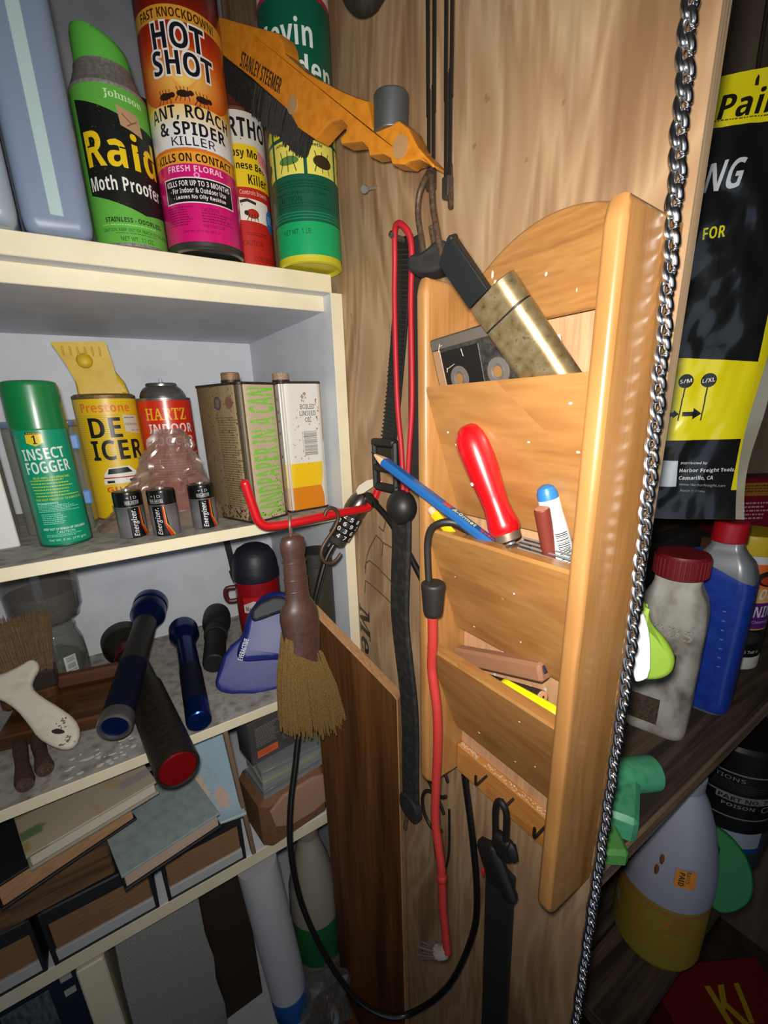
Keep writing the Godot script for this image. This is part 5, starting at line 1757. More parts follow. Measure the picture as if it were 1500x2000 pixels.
func build_low_shelf() -> void:
	var Y := 0.32
	# photo album, white board, foam sheet, paper roll, jug
	var al := thing("photo_album", "dark blue album with grey pictures standing at the lower left", "album", Vector3(-0.565, Y, -0.06))
	var b := MB.new()
	b.box(Vector3(0, 0.19, 0), Vector3(0.17, 0.38, 0.03), 0.002)
	part(al, "cover", b, mat(rgb(22, 28, 46), 0.5))
	var ph := mottled([rgb(50, 56, 58), rgb(86, 92, 94), rgb(112, 118, 118)], 0.1, 0.03, 0.5, 141, Vector3(2, 0.6, 1))
	for k in [[-0.045, 0.25, 0.06, 0.2], [0.018, 0.2, 0.055, 0.3]]:
		b = MB.new()
		b.box(Vector3(k[0], k[1], 0.0156), Vector3(k[2], k[3], 0.0012), 0.0003)
		part(al, "picture", b, ph)
	for k in [0.355, 0.325]:
		b = MB.new()
		b.box(Vector3(0.067, k, 0.0158), Vector3(0.014, 0.012, 0.0014), 0.0003)
		part(al, "tag", b, mat(rgb(170, 172, 160), 0.6))
	var wb := thing("white_board", "narrow white painted board standing beside the dark album", "board", Vector3(-0.46, Y, -0.05))
	b = MB.new()
	b.box(Vector3(0, 0.2, 0), Vector3(0.034, 0.40, 0.09), 0.002)
	part(wb, "board", b, M.cream)
	var fs := thing("foam_sheet", "rough grey-white foam sheet leaning under the book shelf", "foam sheet", Vector3(-0.372, Y, -0.045), deg_to_rad(8))
	var p := PackedVector2Array([Vector2(-0.068, 0.0), Vector2(0.062, 0.0), Vector2(0.066, 0.08), Vector2(0.06, 0.16), Vector2(0.064, 0.21), Vector2(0.058, 0.28), Vector2(0.06, 0.405), Vector2(-0.06, 0.405), Vector2(-0.066, 0.3), Vector2(-0.07, 0.12)])
	b = MB.new()
	b.prism(p, -0.012, 0.012, 0.002)
	part(fs, "sheet", b, mottled([rgb(118, 116, 110), rgb(146, 144, 138), rgb(160, 158, 152)], 0.05, 0.06, 0.95, 142), 30)
	var dp := thing("added_gap_plank", "added dark plank filling the gap between foam sheet and paper roll", "plank", Vector3(-0.278, Y, -0.075))  # added board, coloured to darken the gap before the pale back panel
	b = MB.new()
	b.box(Vector3(0, 0.2, 0), Vector3(0.088, 0.40, 0.02), 0.002)
	part(dp, "plank", b, mat(rgb(50, 34, 22), 0.7))
	var pr := thing("paper_roll", "thick roll of white paper leaning right of the foam sheet", "paper roll", Vector3(-0.222, Y, -0.02))
	var q0 := Vector3(-0.196, Y + 0.032, 0.012)
	b = world(pr)
	b.tube(PackedVector3Array([q0, q0 + Vector3(-0.02, 0.36, -0.035)]), 0.034, 28)
	part(pr, "roll", b, mat(rgb(178, 178, 180), 0.9), 50)
	b = world(pr)
	b.tube(PackedVector3Array([q0 + Vector3(-0.0005, 0.02, 0), q0 + Vector3(-0.003, 0.065, -0.004)]), 0.0352, 28)
	part(pr, "blue_wrap", b, mat(rgb(24, 84, 150), 0.5), 50, "blue wrapper round the foot")
	# jug with green label
	var at := Vector3(-0.112, Y, -0.045)
	var j := thing("green_label_jug", "white plastic jug with a green label under the leather pouch", "jug", at, facing(at, 0))
	lathed(j, "body", [0.0, 0.0, 0.045, 0.0, 0.05, 0.006, 0.05, 0.18, 0.047, 0.24, 0.034, 0.30, 0.021, 0.345, 0.018, 0.36, 0.018, 0.375], mat(rgb(150, 142, 126), 0.45), 40, 50)
	lathed(j, "label", [0.0504, 0.07, 0.0504, 0.175], mottled([rgb(16, 78, 36), rgb(22, 100, 48), rgb(34, 112, 60)], 0.08, 0.05, 0.6, 144, Vector3(1, 5, 1)), 40, 50)
	lathed(j, "cap", [0.0195, 0.362, 0.02, 0.364, 0.02, 0.385, 0.0, 0.386], mat(rgb(130, 120, 104), 0.5), 24)
	# crumpled blue tarpaulin and a clear bag on the floor of the case
	var nz := FastNoiseLite.new()
	nz.seed = 3
	nz.frequency = 14.0
	for c in [["blue_tarpaulin", "crumpled bright blue tarpaulin below the paper roll", "tarpaulin", Vector3(-0.275, Y, 0.058), Vector3(0.06, 0.045, 0.03), mat(rgb(18, 84, 156), 0.5)], ["clear_bag", "crumpled clear plastic bag on the bottom shelf by the brown board", "plastic bag", Vector3(-0.145, Y, 0.055), Vector3(0.04, 0.07, 0.03), clear(rgb(110, 110, 108), 0.28, 0.2)]]:
		var o := thing(c[0], c[1], c[2], c[3])
		b = MB.new()
		b.ball(Vector3(0, c[4].y, 0), c[4], 40)
		for i in b.P.size():
			var d: Vector3 = b.P[i] - Vector3(0, c[4].y, 0)
			b.P[i] += d * nz.get_noise_3dv(b.P[i] * 1.5 + Vector3(c[3].x, 0, 0) * 9.0) * 0.9
			b.P[i].y = maxf(0.0, b.P[i].y)
		part(o, "film", b, c[5], 25)
	# bottom deck in front of the case on which they stand
	var dk := thing("low_crate", "dark wooden crate on the floor in front of the bookcase", "crate", Vector3(-0.345, 0.0, 0.06))
	b = MB.new()
	b.box(Vector3(0, 0.155, 0), Vector3(0.5, 0.31, 0.11), 0.004)
	part(dk, "body", b, M.brownwood)
	b = MB.new()
	b.box(Vector3(0, 0.315, 0), Vector3(0.5, 0.01, 0.115), 0.002)
	part(dk, "lid", b, M.brownwood)

# ---------------------------------------------------------------- things hung on the plywood
func build_hanging() -> void:
	steam_brush()
	# dark mallet head at the top
	var mk := thing("wooden_mallet", "dark scorched wooden mallet head hanging at the top of the plywood", "mallet", Vector3(-0.03, 1.835, 0.125))
	var b := MB.new()
	b.ball(Vector3(0, 0.004, 0), Vector3(0.024, 0.030, 0.030), 20)
	b.ball(Vector3(-0.004, -0.022, 0.006), Vector3(0.012, 0.010, 0.013), 12)
	part(mk, "head", b, mottled([rgb(22, 18, 14), rgb(38, 31, 24), rgb(54, 45, 35)], 0.05, 0.04, 0.8, 151), 60)
	b = MB.new()
	b.tube(path3([0.0, 0.01, 0.0, 0.032, 0.02, 0.0]), 0.006, 10)
	part(mk, "peg", b, M.brownwood)
	# two long wire hangers
	for k in [[0.2075, 0.0042, 1.644, "left of two long wire hangers reaching down from above", 1.662], [0.2300, 0.0035, 1.630, "right of two long wire hangers reaching down from above", 1.672]]:
		var w := thing("wire_hanger", k[3], "wire hanger", Vector3(-0.02, k[2], k[0]), 0.0, "long wire hangers")
		var z: float = k[0]
		var h: float = k[1]
		b = world(w)
		var lo: float = k[2]
		b.tube(path3([-0.02, 2.1, z - h, -0.02, 1.725, z - h, -0.02, 1.715, z - h * 0.75, -0.02, lo + 0.02, z - h * 0.75, -0.02, lo + 0.004, z - h * 0.6, -0.0205, lo, z, -0.02, lo + 0.004, z + h * 0.6, -0.02, lo + 0.02, z + h * 0.75, -0.02, 1.715, z + h * 0.75, -0.02, 1.725, z + h, -0.02, 2.1, z + h], 3), 0.0016, 8)
		part(w, "wire", b, M.darkwire)
		b = world(w)
		b.box(Vector3(-0.02, lo + 0.004, z), Vector3(0.007, 0.016, 0.009), 0.001)
		part(w, "crimp", b, mat(rgb(90, 84, 76), 0.4, 0.7))
	# rusty hook over the hangers, its rubber block on the rack's corner
	var rh := thing("rusty_hook", "rusty bent steel hook linking the wire hangers to a black rubber block", "hook", Vector3(-0.032, 1.575, 0.222))
	b = world(rh)
	b.tube(path3([-0.030, 1.576, 0.2105, -0.030, 1.60, 0.2055, -0.030, 1.621, 0.2005, -0.030, 1.636, 0.2025, -0.030, 1.6445, 0.2105, -0.031, 1.646, 0.219, -0.033, 1.638, 0.2235, -0.034, 1.62, 0.2265, -0.035, 1.600, 0.2325, -0.035, 1.577, 0.2400], 4), 0.0027, 10)
	part(rh, "bent_rod", b, M.rust)
	b = world(rh)
	b.tube(path3([-0.034, 1.604, 0.2245, -0.034, 1.575, 0.2325]), 0.0026, 10)
	part(rh, "pin", b, M.rust)
	b = world(rh)
	b.tube(path3([-0.012, 1.655, 0.224, -0.020, 1.630, 0.234, -0.024, 1.616, 0.2385], 3), 0.0024, 8)
	part(rh, "rear_hook", b, M.rust)
	b = world(rh)
	b.X = b.X * plane_at(Vector3(-0.03, 1.5765, 0.226), Vector3(-0.9, 0.1, 0.4))
	b.prism(soften(PackedVector2Array([Vector2(-0.026, -0.006), Vector2(-0.006, -0.012), Vector2(0.016, -0.0105), Vector2(0.020, 0.006), Vector2(0.006, 0.016), Vector2(-0.010, 0.006), Vector2(-0.024, 0.008)]), 2), -0.010, 0.010, 0.003)
	part(rh, "rubber_block", b, M.rubber, 60)
	# nail, webbing, bungee, buckle
	var nl := thing("bent_nail", "steel nail in the plywood holding red cord and webbing", "nail", Vector3(0, 1.6216, 0.142))
	b = world(nl)
	b.tube(path3([0.006, 1.618, 0.146, -0.020, 1.6195, 0.150, -0.026, 1.622, 0.150]), 0.0028, 8)
	part(nl, "shank", b, M.rust)
	var ws := thing("webbing_strap", "black ribbed nylon webbing strap with a plastic buckle beside the rack", "strap", Vector3(-0.006, 1.38, 0.11))
	b = world(ws)
	var wp := path3([-0.0065, 1.622, 0.148, -0.0062, 1.56, 0.140, -0.006, 1.50, 0.129, -0.006, 1.44, 0.117, -0.0075, 1.39, 0.106], 10)
	b.sweep(wp, rounded_rect(0.0285, 0.003, 0.001, 2), PackedFloat32Array(), false, true, Vector3.RIGHT)
	var web := part(ws, "webbing", b, M.black, 40)
	for k in 46:
		var f := k / 45.0
		var p := wp[mini(int(f * (wp.size() - 1)), wp.size() - 1)]
		p.y = lerpf(1.61, 1.40, f)
		b = world(ws)
		b.tube(PackedVector3Array([p + Vector3(-0.0012, 0.003, -0.0128), p + Vector3(-0.0012, -0.003, 0.0128)]), 0.0011, 5)
		part(web, "rib", b, M.webrib)
	b = world(ws)
	b.sweep(path3([-0.004, 1.618, 0.1605, -0.004, 1.50, 0.161, -0.004, 1.36, 0.157], 4), rounded_rect(0.022, 0.0024, 0.001, 2), PackedFloat32Array(), false, true, Vector3.RIGHT)
	part(ws, "second_webbing", b, mat(rgb(38, 33, 30), 0.9))
	for y in [1.408, 1.376, 1.351]:
		b = world(ws)
		b.box(Vector3(-0.0115, y, 0.1065 + (1.408 - y) * 0.1), Vector3(0.011, 0.010, 0.050), 0.0025)
		part(ws, "buckle_bar", b, M.black)
	for z in [0.086, 0.132]:
		b = world(ws)
		b.box(Vector3(-0.0115, 1.379, z), Vector3(0.010, 0.062, 0.008), 0.0025)
		part(ws, "buckle_side", b, M.black)
	b = world(ws)
	b.box(Vector3(-0.010, 1.392, 0.109), Vector3(0.008, 0.024, 0.038), 0.002)
	part(ws, "buckle_tongue", b, mat(rgb(16, 16, 17), 0.4))
	var cordm := mat(rgb(176, 22, 34), 0.55)
	var rc := thing("bungee_loop", "thin red elastic cord looped over the nail down to a black ball", "bungee cord", Vector3(-0.014, 1.35, 0.155))
	b = world(rc)
	b.tube(path3([-0.016, 1.345, 0.1515, -0.015, 1.40, 0.1475, -0.0145, 1.459, 0.1405, -0.0145, 1.556, 0.1392, -0.016, 1.600, 0.1435, -0.022, 1.6255, 0.1535, -0.022, 1.6245, 0.166, -0.017, 1.606, 0.1735, -0.0145, 1.551, 0.1685, -0.0145, 1.458, 0.1685, -0.015, 1.40, 0.1625, -0.016, 1.345, 0.1575], 6), 0.0031, 10)
	part(rc, "cord", b, cordm)
	# rubber tie-down strap
	var rs := thing("rubber_strap", "thick black rubber tie-down strap with ball end hanging beside the rack", "strap", Vector3(-0.018, 0.85, 0.157))
	b = world(rs)
	b.ball(Vector3(-0.021, 1.3335, 0.1535), Vector3(0.018, 0.0215, 0.0205), 24)
	part(rs, "ball_end", b, mat(rgb(30, 29, 28), 0.5), 60)
	b = world(rs)
	b.sweep(path3([-0.019, 1.325, 0.1505, -0.018, 1.28, 0.1475, -0.018, 1.235, 0.1435, -0.019, 1.18, 0.1425, -0.018, 1.12, 0.1485, -0.017, 1.06, 0.156, -0.016, 1.00, 0.1575, -0.016, 0.93, 0.156, -0.016, 0.882, 0.156], 5), rounded_rect(0.036, 0.007, 0.003, 3), PackedFloat32Array(), false, true, Vector3.RIGHT)
	part(rs, "band", b, M.rubber, 50)
	b = world(rs)
	b.X = b.X * plane_at(Vector3(-0.017, 0.868, 0.157), Vector3(-1, 0, 0))
	b.prism(rounded_rect(0.044, 0.04, 0.016, 6), -0.006, 0.007, 0.003)
	part(rs, "thick_end", b, M.rubber, 60)
	b = world(rs)
	b.tube(path3([-0.017, 0.862, 0.148, -0.020, 0.845, 0.150, -0.024, 0.834, 0.152, -0.026, 0.826, 0.1525], 3), 0.003, 8)
	part(rs, "steel_hook", b, M.rust)
	# red vinyl utility hook
	var uh := thing("utility_hook", "bright red vinyl-coated utility hook jutting from the plywood", "hook", Vector3(0, 1.33, 0.07))
	b = world(uh)
	b.tube(path3([0.004, 1.356, 0.076, -0.002, 1.345, 0.0745, -0.007, 1.331, 0.0715, -0.016, 1.3205, 0.07, -0.030, 1.3185, 0.07, -0.075, 1.3183, 0.07, -0.120, 1.3165, 0.07, -0.150, 1.3165, 0.07, -0.1645, 1.319, 0.07, -0.1725, 1.327, 0.07, -0.1765, 1.341, 0.07, -0.1830, 1.372, 0.07], 4), 0.0056, 14)
	b.ball(Vector3(-0.1830, 1.372, 0.07), Vector3(0.0055, 0.0055, 0.0055), 12)
	part(uh, "coated_rod", b, coat(mat(rgb(190, 16, 24), 0.35), 0.5, 0.15), 60)
	whisk_broom()
	var sh := thing("s_hook", "rusty wire S-hook hanging empty on the red hook", "hook", Vector3(-0.08, 1.29, 0.073))
	b = world(sh)
	b.tube(path3([-0.0885, 1.3205, 0.078, -0.084, 1.3275, 0.078, -0.076, 1.3285, 0.0775, -0.0695, 1.3225, 0.077, -0.0685, 1.312, 0.076, -0.0745, 1.2995, 0.075, -0.0865, 1.2865, 0.075, -0.0945, 1.2755, 0.075, -0.0955, 1.2650, 0.075, -0.0905, 1.2565, 0.075, -0.0815, 1.2535, 0.075, -0.0730, 1.2570, 0.075, -0.0660, 1.2640, 0.075], 4), 0.0024, 10)
	part(sh, "wire", b, mat(rgb(84, 64, 50), 0.5, 0.4))
	bike_lock()
	brown_board()
	# spare wire hooks below the rack's left corner
	for k in [[Vector3(-0.012, 0.965, 0.215), 0.026, 0.020, "dark wire ring showing below the left corner of the rack"], [Vector3(-0.014, 0.905, 0.208), 0.032, 0.022, "looped dark wire hook hanging below the rack behind the red bungee"]]:
		var rg := thing("wire_ring", k[3], "wire ring", k[0], 0.0, "spare wire rings")
		b = world(rg)
		var pth := PackedVector3Array()
		for i in 25:
			var a := TAU * i / 29.0 + 0.4
			pth.append(k[0] + Vector3(-0.004 * sin(a * 0.5), sin(a) * k[1], cos(a) * k[2]))
		b.tube(pth, 0.0024, 8)
		part(rg, "wire", b, M.darkwire)
	var wl := thing("wire_loop", "long narrow wire loop hanging behind the red bungee", "wire loop", Vector3(-0.012, 0.87, 0.215))
	b = world(wl)
	b.tube(path3([-0.012, 0.955, 0.206, -0.012, 0.90, 0.205, -0.012, 0.84, 0.206, -0.013, 0.818, 0.212, -0.013, 0.81, 0.222, -0.013, 0.822, 0.232, -0.012, 0.86, 0.237, -0.012, 0.93, 0.236], 4), 0.0017, 8)
	part(wl, "wire", b, M.darkwire)
	clip_belt()

func steam_brush() -> void:
	var t := thing("carpet_brush", "orange plastic carpet brush with black bristles hung above the cans", "brush", BRUSH_BODY_AT)
	t.transform = plane_at(BRUSH_BODY_AT, BRUSH_BODY_N)
	var om := coat(mottled([rgb(186, 112, 24), rgb(206, 128, 30), rgb(212, 138, 40)], 0.09, 0.03, 0.45, 161), 0.3, 0.25)
	var b := MB.new()
	b.prism(flat2(BRUSH_BODY), -0.018, 0.004, 0.0022)
	part(t, "handle_and_block", b, om, 32)
	# bristle block: tufts, with a dense core
	b = MB.new()
	var hp := flat2(BRUSH_HAIR)
	b.prism(hp, -0.0155, 0.0005, 0.002)
	var base := b.P.size()
	for k in 700:
		var f := rng.randf()
		var a := hp[1].lerp(hp[2], f)
		var c := hp[4].lerp(hp[3], f)
		var z := rng.randf_range(-0.017, 0.003)
		var p0 := Vector3(a.x, a.y, z)
		var p1 := Vector3(c.x + rng.randf_range(-0.003, 0.003), c.y + rng.randf_range(-0.003, 0.002), z + rng.randf_range(-0.002, 0.002))
		b.tube(PackedVector3Array([p0, (p0 + p1) / 2 + Vector3(0, 0, 0.001), p1]), 0.0007, 3)
	var hair := part(t, "bristles", b, mottled([rgb(16, 15, 13), rgb(30, 27, 23), rgb(46, 42, 36)], 0.03, 0.03, 0.8, 162), 50)
	hair.set_meta("kind", "stuff")
	var mk := flat2(BRUSH_MARKS)
	var mid := (mk[0] + mk[1]) / 2
	lettering(t, "stamped_name", "STANLEY STEEMER", Vector3(mid.x, mid.y, 0.0042), mk[0].distance_to(mk[1]), 0.012, rad_to_deg((mk[1] - mk[0]).angle()), mat(rgb(58, 36, 14), 0.6))
	for k in [[2, 0.008], [5, 0.009]]:
		b = MB.new()
		b.X = Transform3D(Basis(Vector3.RIGHT, PI / 2), Vector3(mk[k[0]].x, mk[k[0]].y, 0.0038))
		b.lathe([Vector2(0.0, -0.001), Vector2(k[1], -0.001), Vector2(k[1] * 0.95, 0.0008), Vector2(0.0, 0.001)], 20)
		part(t, "wax_dab", b, mat(rgb(168, 128, 84), 0.7))
	b = MB.new()
	b.X = along(Vector3(mk[4].x, mk[4].y - 0.004, -0.006), Vector3(mk[3].x + 0.001, mk[3].y + 0.006, -0.006))
	b.lathe([Vector2(0.0, 0.0), Vector2(0.0155, 0.0), Vector2(0.0158, 0.001), Vector2(0.0158, 0.026), Vector2(0.0148, 0.0275), Vector2(0.0, 0.0275)], 32)
	part(t, "steel_ferrule", b, mat(rgb(112, 114, 114), 0.45, 0.75), 35, "grey metal ferrule")

func whisk_broom() -> void:
	var t := thing("whisk_broom", "whisk broom with brown plastic-wrapped handle hanging on the red hook", "broom", Vector3(-0.133, 1.0, 0.072))
	var vm := coat(mottled([rgb(70, 46, 39), rgb(82, 56, 48), rgb(88, 61, 53)], 0.08, 0.03, 0.42, 164), 0.5, 0.2)
	var prof := [0.0, 0.302, 0.011, 0.301, 0.0158, 0.296, 0.0168, 0.288, 0.0162, 0.279, 0.0140, 0.272, 0.0150, 0.268, 0.0147, 0.262, 0.0155, 0.258, 0.0152, 0.245, 0.0160, 0.240, 0.0158, 0.225, 0.0172, 0.214, 0.0225, 0.205, 0.0262, 0.196, 0.0270, 0.180, 0.0258, 0.160, 0.0252, 0.142, 0.0262, 0.132, 0.0, 0.131]
	var b := MB.new()
	var p := []
	for i in range(prof.size() - 2, -1, -2):
		p.append(Vector2(prof[i], prof[i + 1]))
	b.lathe(p, 36, 0.66)
	for i in b.P.size():
		var q := b.P[i]
		if q.y < 0.2:
			q.y -= q.x * 0.75 * clampf((0.2 - q.y) / 0.05, 0.0, 1.0)
		b.P[i] = q
	var grip := part(t, "wrapped_handle", b, vm, 50)
	for y in [0.2665, 0.2435, 0.2275, 0.215]:
		b = MB.new()
		var ring := PackedVector3Array()
		for i in 30:
			var a := TAU * i / 30
			ring.append(Vector3(sin(a) * 0.0158, y, cos(a) * 0.0158 * 0.66))
		b.tube(ring, 0.0009, 6, PackedFloat32Array(), true)
		part(grip, "wire_binding", b, vm)
	b = MB.new()
	b.tube(path3([-0.002, 0.296, 0.002, -0.003, 0.312, 0.004, -0.001, 0.3235, 0.001, 0.002, 0.3265, -0.004, 0.003, 0.320, -0.009, 0.002, 0.296, -0.004], 4), 0.0017, 8)
	part(grip, "hanging_loop", b, mat(rgb(110, 84, 74), 0.4))
	b = MB.new()
	for k in 620:
		var f := rng.randf_range(-1, 1)
		var g := rng.randf_range(-1, 1)
		var a := Vector3(f * 0.024, 0.15 - f * 0.018, g * 0.013)
		var l := rng.randf_range(-0.016, 0.014) + (1.0 - absf(f)) * -0.012 - f * 0.012
		var c := Vector3(f * 0.046 + 0.006 + rng.randf_range(-0.004, 0.004), 0.022 + l, g * 0.018 + rng.randf_range(-0.003, 0.003))
		b.tube(PackedVector3Array([a, a.lerp(c, 0.5) + Vector3(f * 0.004, 0, g * 0.003), c]), rng.randf_range(0.0006, 0.0011), 3)
	var st := part(t, "straws", b, mottled([rgb(74, 55, 26), rgb(104, 79, 38), rgb(128, 100, 52), rgb(90, 68, 36)], 0.02, 0.03, 0.6, 165), 50)
	st.set_meta("kind", "stuff")

func bike_lock() -> void:
	var a := Vector3(-0.015, 1.337, 0.060)
	var c := Vector3(-0.0545, 1.2665, 0.036)
	var t := thing("cable_lock", "black cable lock with number dials hanging behind the red hook", "lock", c)
	t.transform = along(c, a)
	face_out(t)
	var l := a.distance_to(c)
	var cv := CV.new(1024, 512, rgb(20, 18, 17))
	for r in 4:
		for k in 10:
			cv.text(str((k * 3 + r * 4) % 10), bold, 20 + k * 102 + (r % 2) * 44, 14 + r * 128, 46, 84, rgb(206, 204, 196))
		cv.rect(0, 124 + r * 128, 1024, 4, rgb(60, 56, 52))
	var prof := []
	for r in 4:
		var y := 0.012 + r * 0.0095
		prof.append_array([Vector2(0.0150, y), Vector2(0.0166, y + 0.0012), Vector2(0.0166, y + 0.0083), Vector2(0.0150, y + 0.0094)])
	var b := MB.new()
	b.lathe(prof, 40)
	part(t, "number_dials", b, printed(cv, 0.45), 30)
	lathed(t, "lower_collar", [0.0, 0.0, 0.010, 0.0, 0.0135, 0.003, 0.0145, 0.012], mat(rgb(92, 88, 82), 0.35, 0.7), 32)
	lathed(t, "steel_barrel", [0.0150, 0.0495, 0.0150, 0.051, 0.0162, 0.056, 0.0162, 0.064, 0.0145, 0.074, 0.0105, l - 0.003, 0.0, l], mat(rgb(112, 106, 100), 0.28, 0.9), 32)
	var w := world(t)
	w.tube(path3([-0.054, 1.268, 0.036, -0.069, 1.246, 0.034, -0.085, 1.208, 0.034, -0.098, 1.166, 0.032, -0.115, 1.095, 0.032, -0.136, 1.011, 0.043, -0.156, 0.953, 0.060, -0.176, 0.896, 0.075, -0.187, 0.825, 0.085, -0.183, 0.727, 0.095, -0.162, 0.621, 0.115, -0.128, 0.525, 0.145, -0.086, 0.488, 0.18, -0.045, 0.500, 0.205, -0.022, 0.612, 0.253, -0.015, 0.757, 0.288, -0.010, 0.831, 0.289, -0.009, 0.917, 0.277, -0.009, 0.984, 0.264, -0.009, 1.006, 0.260], 6), 0.0045, 10)
	part(t, "long_cable", w, coat(mat(rgb(16, 15, 14), 0.4), 0.4, 0.2), 60)
	w = world(t)
	w.tube(path3([-0.014, 1.336, 0.064, -0.014, 1.326, 0.085, -0.009, 1.305, 0.112, -0.0065, 1.275, 0.142, -0.0065, 1.234, 0.182, -0.0065, 1.195, 0.214, -0.0065, 1.18, 0.228], 5), 0.0042, 10)
	part(t, "short_cable", w, mat(rgb(18, 17, 16), 0.4), 60)
	w = world(t)
	w.tube(path3([-0.0142, 1.334, 0.068, -0.0142, 1.326, 0.084]), 0.0062, 12)
	part(t, "cable_sleeve", w, mat(rgb(24, 23, 22), 0.35))
	w = world(t)
	w.X = w.X * plane_at(Vector3(-0.0205, 1.3475, 0.080), Vector3(-0.5, 0.15, 0.85))
	w.prism(flat2(TAG), -0.0008, 0.0008, 0.0002)
	part(t, "paper_tag", w, mat(rgb(196, 182, 162), 0.7), 60, "scrap of white paper tag")

func brown_board() -> void:
	var t := thing("brown_board", "dark brown veneered board with pale raw edges leaning in the corner", "board", Vector3(-0.045, 0.0, 0.07))
	var p0 := Vector3(-0.088, 0, 0.010)
	var p1 := Vector3(-0.0115, 0, 0.1235)
	var u := (p1 - p0).normalized()
	var n := Vector3(-u.z, 0, u.x)
	var w := p0.distance_to(p1)
	var b := world(t)
	b.X = b.X * Transform3D(Basis(u, Vector3.UP, u.cross(Vector3.UP)), p0)
	var q := PackedVector2Array([Vector2(0, 0), Vector2(w, 0), Vector2(w, 1.041), Vector2(w - 0.006, 1.049), Vector2(0, 1.168)])
	b.prism(q, -0.0085, 0.0085, 0.0004)
	part(t, "veneered_panel", b, M.brownwood, 30)
	var raw := mottled([rgb(150, 108, 70), rgb(180, 136, 92), rgb(194, 152, 108)], 0.05, 0.03, 0.75, 171, Vector3(1, 0.2, 1))
	b = world(t)
	b.X = b.X * Transform3D(Basis(u, Vector3.UP, u.cross(Vector3.UP)), p0)
	b.prism(PackedVector2Array([Vector2(w, 0), Vector2(w + 0.002, 0), Vector2(w + 0.002, 1.042), Vector2(w - 0.005, 1.051), Vector2(0, 1.171), Vector2(0, 1.168), Vector2(w - 0.006, 1.049), Vector2(w, 1.041)]), -0.0089, 0.0089, 0.0004)
	part(t, "raw_edge", b, raw, 30, "pale raw wood edge")

func clip_belt() -> void:
	var t := thing("clip_belt", "black nylon belt with a plastic clip hanging from the middle cup hook", "belt", Vector3(-0.024, 0.6, 0.338))
	var bm := mat(rgb(15, 13, 12), 0.6)
	var b := world(t)
	b.tube(path3([-0.030, 0.985, 0.331, -0.032, 1.020, 0.330, -0.0335, 1.040, 0.3325, -0.034, 1.0475, 0.3385, -0.0335, 1.040, 0.3450, -0.032, 1.018, 0.3455, -0.030, 0.985, 0.3440], 4), 0.0036, 10)
	part(t, "snap_ring", b, bm, 60)
	for k in [[Vector3(-0.030, 0.985, 0.340), Vector3(0.014, 0.03, 0.026), 0.0], [Vector3(-0.034, 0.955, 0.333), Vector3(0.016, 0.05, 0.03), -0.5], [Vector3(-0.034, 0.952, 0.346), Vector3(0.014, 0.056, 0.018), -0.6], [Vector3(-0.030, 0.990, 0.354), Vector3(0.012, 0.022, 0.012), -0.3]]:
		b = world(t)
		b.X = b.X * Transform3D(Basis(Vector3.RIGHT, k[2]), k[0])
		b.box(Vector3.ZERO, k[1], 0.005)
		part(t, "clip_piece", b, bm, 60)
	b = world(t)
	b.box(Vector3(-0.0425, 0.9395, 0.3255), Vector3(0.002, 0.010, 0.004), 0.0008)
	part(t, "red_tab", b, M.red, 40, "tiny red tab")
	b = world(t)
	b.sweep(path3([-0.028, 0.955, 0.338, -0.026, 0.90, 0.337, -0.023, 0.80, 0.3365, -0.021, 0.66, 0.3375, -0.020, 0.45, 0.340], 4), rounded_rect(0.0405, 0.005, 0.002, 3), PackedFloat32Array([0.55]), false, true, Vector3.RIGHT)
	part(t, "belt", b, mottled([rgb(12, 9, 8), rgb(18, 14, 12), rgb(24, 19, 16)], 0.04, 0.05, 0.85, 172))

# ---------------------------------------------------------------- what the rack holds
# a frame on the rack: x runs along the rack (towards the room), y up, z out from the plywood
func rack_frame(at: Vector3, roll: float, lean := 0.0) -> Transform3D:
	return Transform3D(Basis(Vector3(0, 0, 1), Vector3(0, 1, 0), Vector3(-1, 0, 0)) * Basis(Vector3.BACK, deg_to_rad(roll)) * Basis(Vector3.RIGHT, deg_to_rad(lean)), at)

